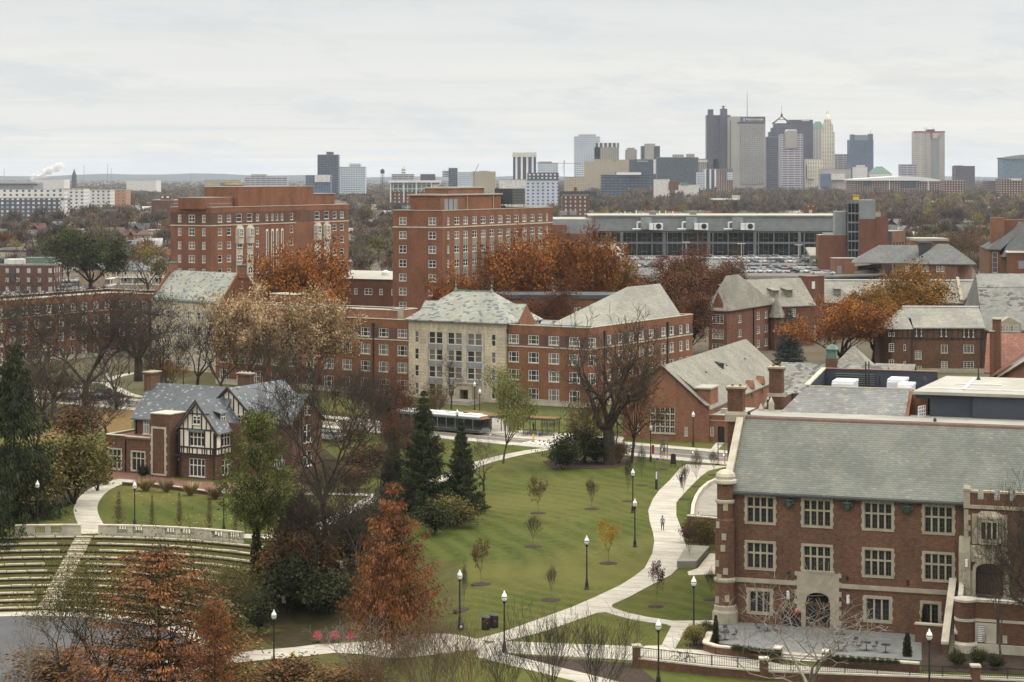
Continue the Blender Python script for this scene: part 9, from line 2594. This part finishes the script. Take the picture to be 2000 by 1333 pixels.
# ---- trees of the town: the nearer ones as things, the rest as one far wood
spots=[]
rows_=[(572,50),(560,44),(550,44),(540,40),(525,40),(512,34),(500,30),(490,26),(480,22),(470,19),(462,17),(455,15),(448,14),(442,13),(436,12),(430,11),(425,10),(420,10),(415,9.5),(411,9),(407,9),(403,8.5),(399,8),(396,8),(393,8),(390,7.5),(387,7),(384,7),(381,7),(378,7),(375,6.5),(372,6.5),(369,6.5),(366,6),(363.5,6),(361,6),(358.5,6),(356.5,6)]
vis=lambda u,v: not ((345<u<672 and v>398) or (775<u<1068 and v>405) or (1085<u<1735 and v>428) or (800<u<1735 and v>470) or (0<u<330 and v>578) or (1600<u<1900 and v>540) or (1930<u and v>480) or (1735<u<1766 and v>450) or (340<u<690 and v>470))
for v,du in rows_:
 u=-20+rr.uniform(0,du)
 while u<2020:
  vv=v+rr.uniform(-.25,.25)*max(1.2,(v-343)*.06)
  if vis(u,vv):
   p=gp(u,vv)
   dens=1.0 if (u>1060 or v<400) else .62
   if clear(p[0],p[1]) and rr.random()<dens:spots.append((p[0],p[1],u,vv))
  u+=du*rr.uniform(.6,1.4)
spots.sort(key=lambda s: s[1])
wts=(3,3,1.6,.6,1.3,.6,3)
far_parts={}
near_n=290
SEG=lambda u: 'left of the left dormitory tower' if u<345 else ('between the two dormitory towers' if u<790 else ('behind the research building' if u<1740 else 'right of the stair tower'))
FARM={i:(np.array([v.co[:] for v in [c for c in t.children if c.name.startswith('crown')][0].data.vertices]),[c for c in t.children if c.name.startswith('crown')][0].data.materials[0].name) for i,(n_,t) in enumerate(FP)}
acc={}
for i,(x,y,u,v) in enumerate(spots):
 k=rr.choices(range(7),wts)[0]
 if 1740<u and 395<v<425 and rr.random()<.4:k=5
 h=rr.uniform(8,15)*(1.0 if y<1500 else 1.2 if y<2600 else 1.45);wd=h*rr.uniform(.8,1.15)
 if y>2600 and u<1000:h *= .62
 if i<near_n:
  nm,t=FP[k];l=nm+' town tree '+SEG(u)
  dup(t,(x,y,-.1),rr.uniform(0,6.3),(wd,wd,h),l,nm+' town trees '+SEG(u))
 else:
  V,mn=FARM[k]
  nq=len(V)//4;kk=nq if y<1400 else (420 if y<2200 else 170);sc=sqrt(nq/kk)**.8
  sel=np.random.default_rng(i).choice(nq,kk,replace=False);Q=V.reshape(-1,4,3)[sel];c=Q.mean(1,keepdims=True);Q=c+(Q-c)*sc
  a=rr.uniform(0,6.3);R=np.array([[cos(a),-sin(a),0],[sin(a),cos(a),0],[0,0,1]])
  Q=(Q.reshape(-1,3) @ R.T)*np.array([wd,wd,h])+np.array([x,y,-.1]);acc.setdefault(mn,[]).append(Q)
mats_=list(acc);Vs=[np.concatenate(acc[m]) for m in mats_];V=np.concatenate(Vs);Fq=np.arange(len(V)).reshape(-1,4)
me=np_mesh('far_woods',V,Fq,mats_[0])
for m in mats_[1:]:me.materials.append(MATS[m])
me.polygons.foreach_set('material_index',np.repeat(np.arange(len(mats_)),[len(q)//4 for q in Vs]).astype(np.int32));me.update()
o=put('far_woods',me);tag(o,'bare and autumn coloured woods of the distant town reaching to the skyline','woods',kind='stuff')
for n_,t in FP:drop(t)
print('spots',len(spots),'far quads',len(Fq))
# ================================================================== THE AIR BETWEEN
m=bpy.data.materials.new('haze');m.use_nodes=True;nt=m.node_tree
for k in list(nt.nodes):
 if k.type != 'OUTPUT_MATERIAL':nt.nodes.remove(k)
pv_=nt.nodes.new('ShaderNodeVolumePrincipled');pv_.inputs['Color'].default_value=(.80,.88,1,1);pv_.inputs['Density'].default_value=.000034
pv_.inputs['Anisotropy'].default_value=.2
nt.links.new(pv_.outputs[0],[k for k in nt.nodes if k.type=='OUTPUT_MATERIAL'][0].inputs['Volume'])
mb=MB();mb.box(-42000,42000,-300,32000,-7,235);me=mb.mesh('haze',[]);me.materials.append(m);o=put('haze',me);tag(o,kind='stuff')
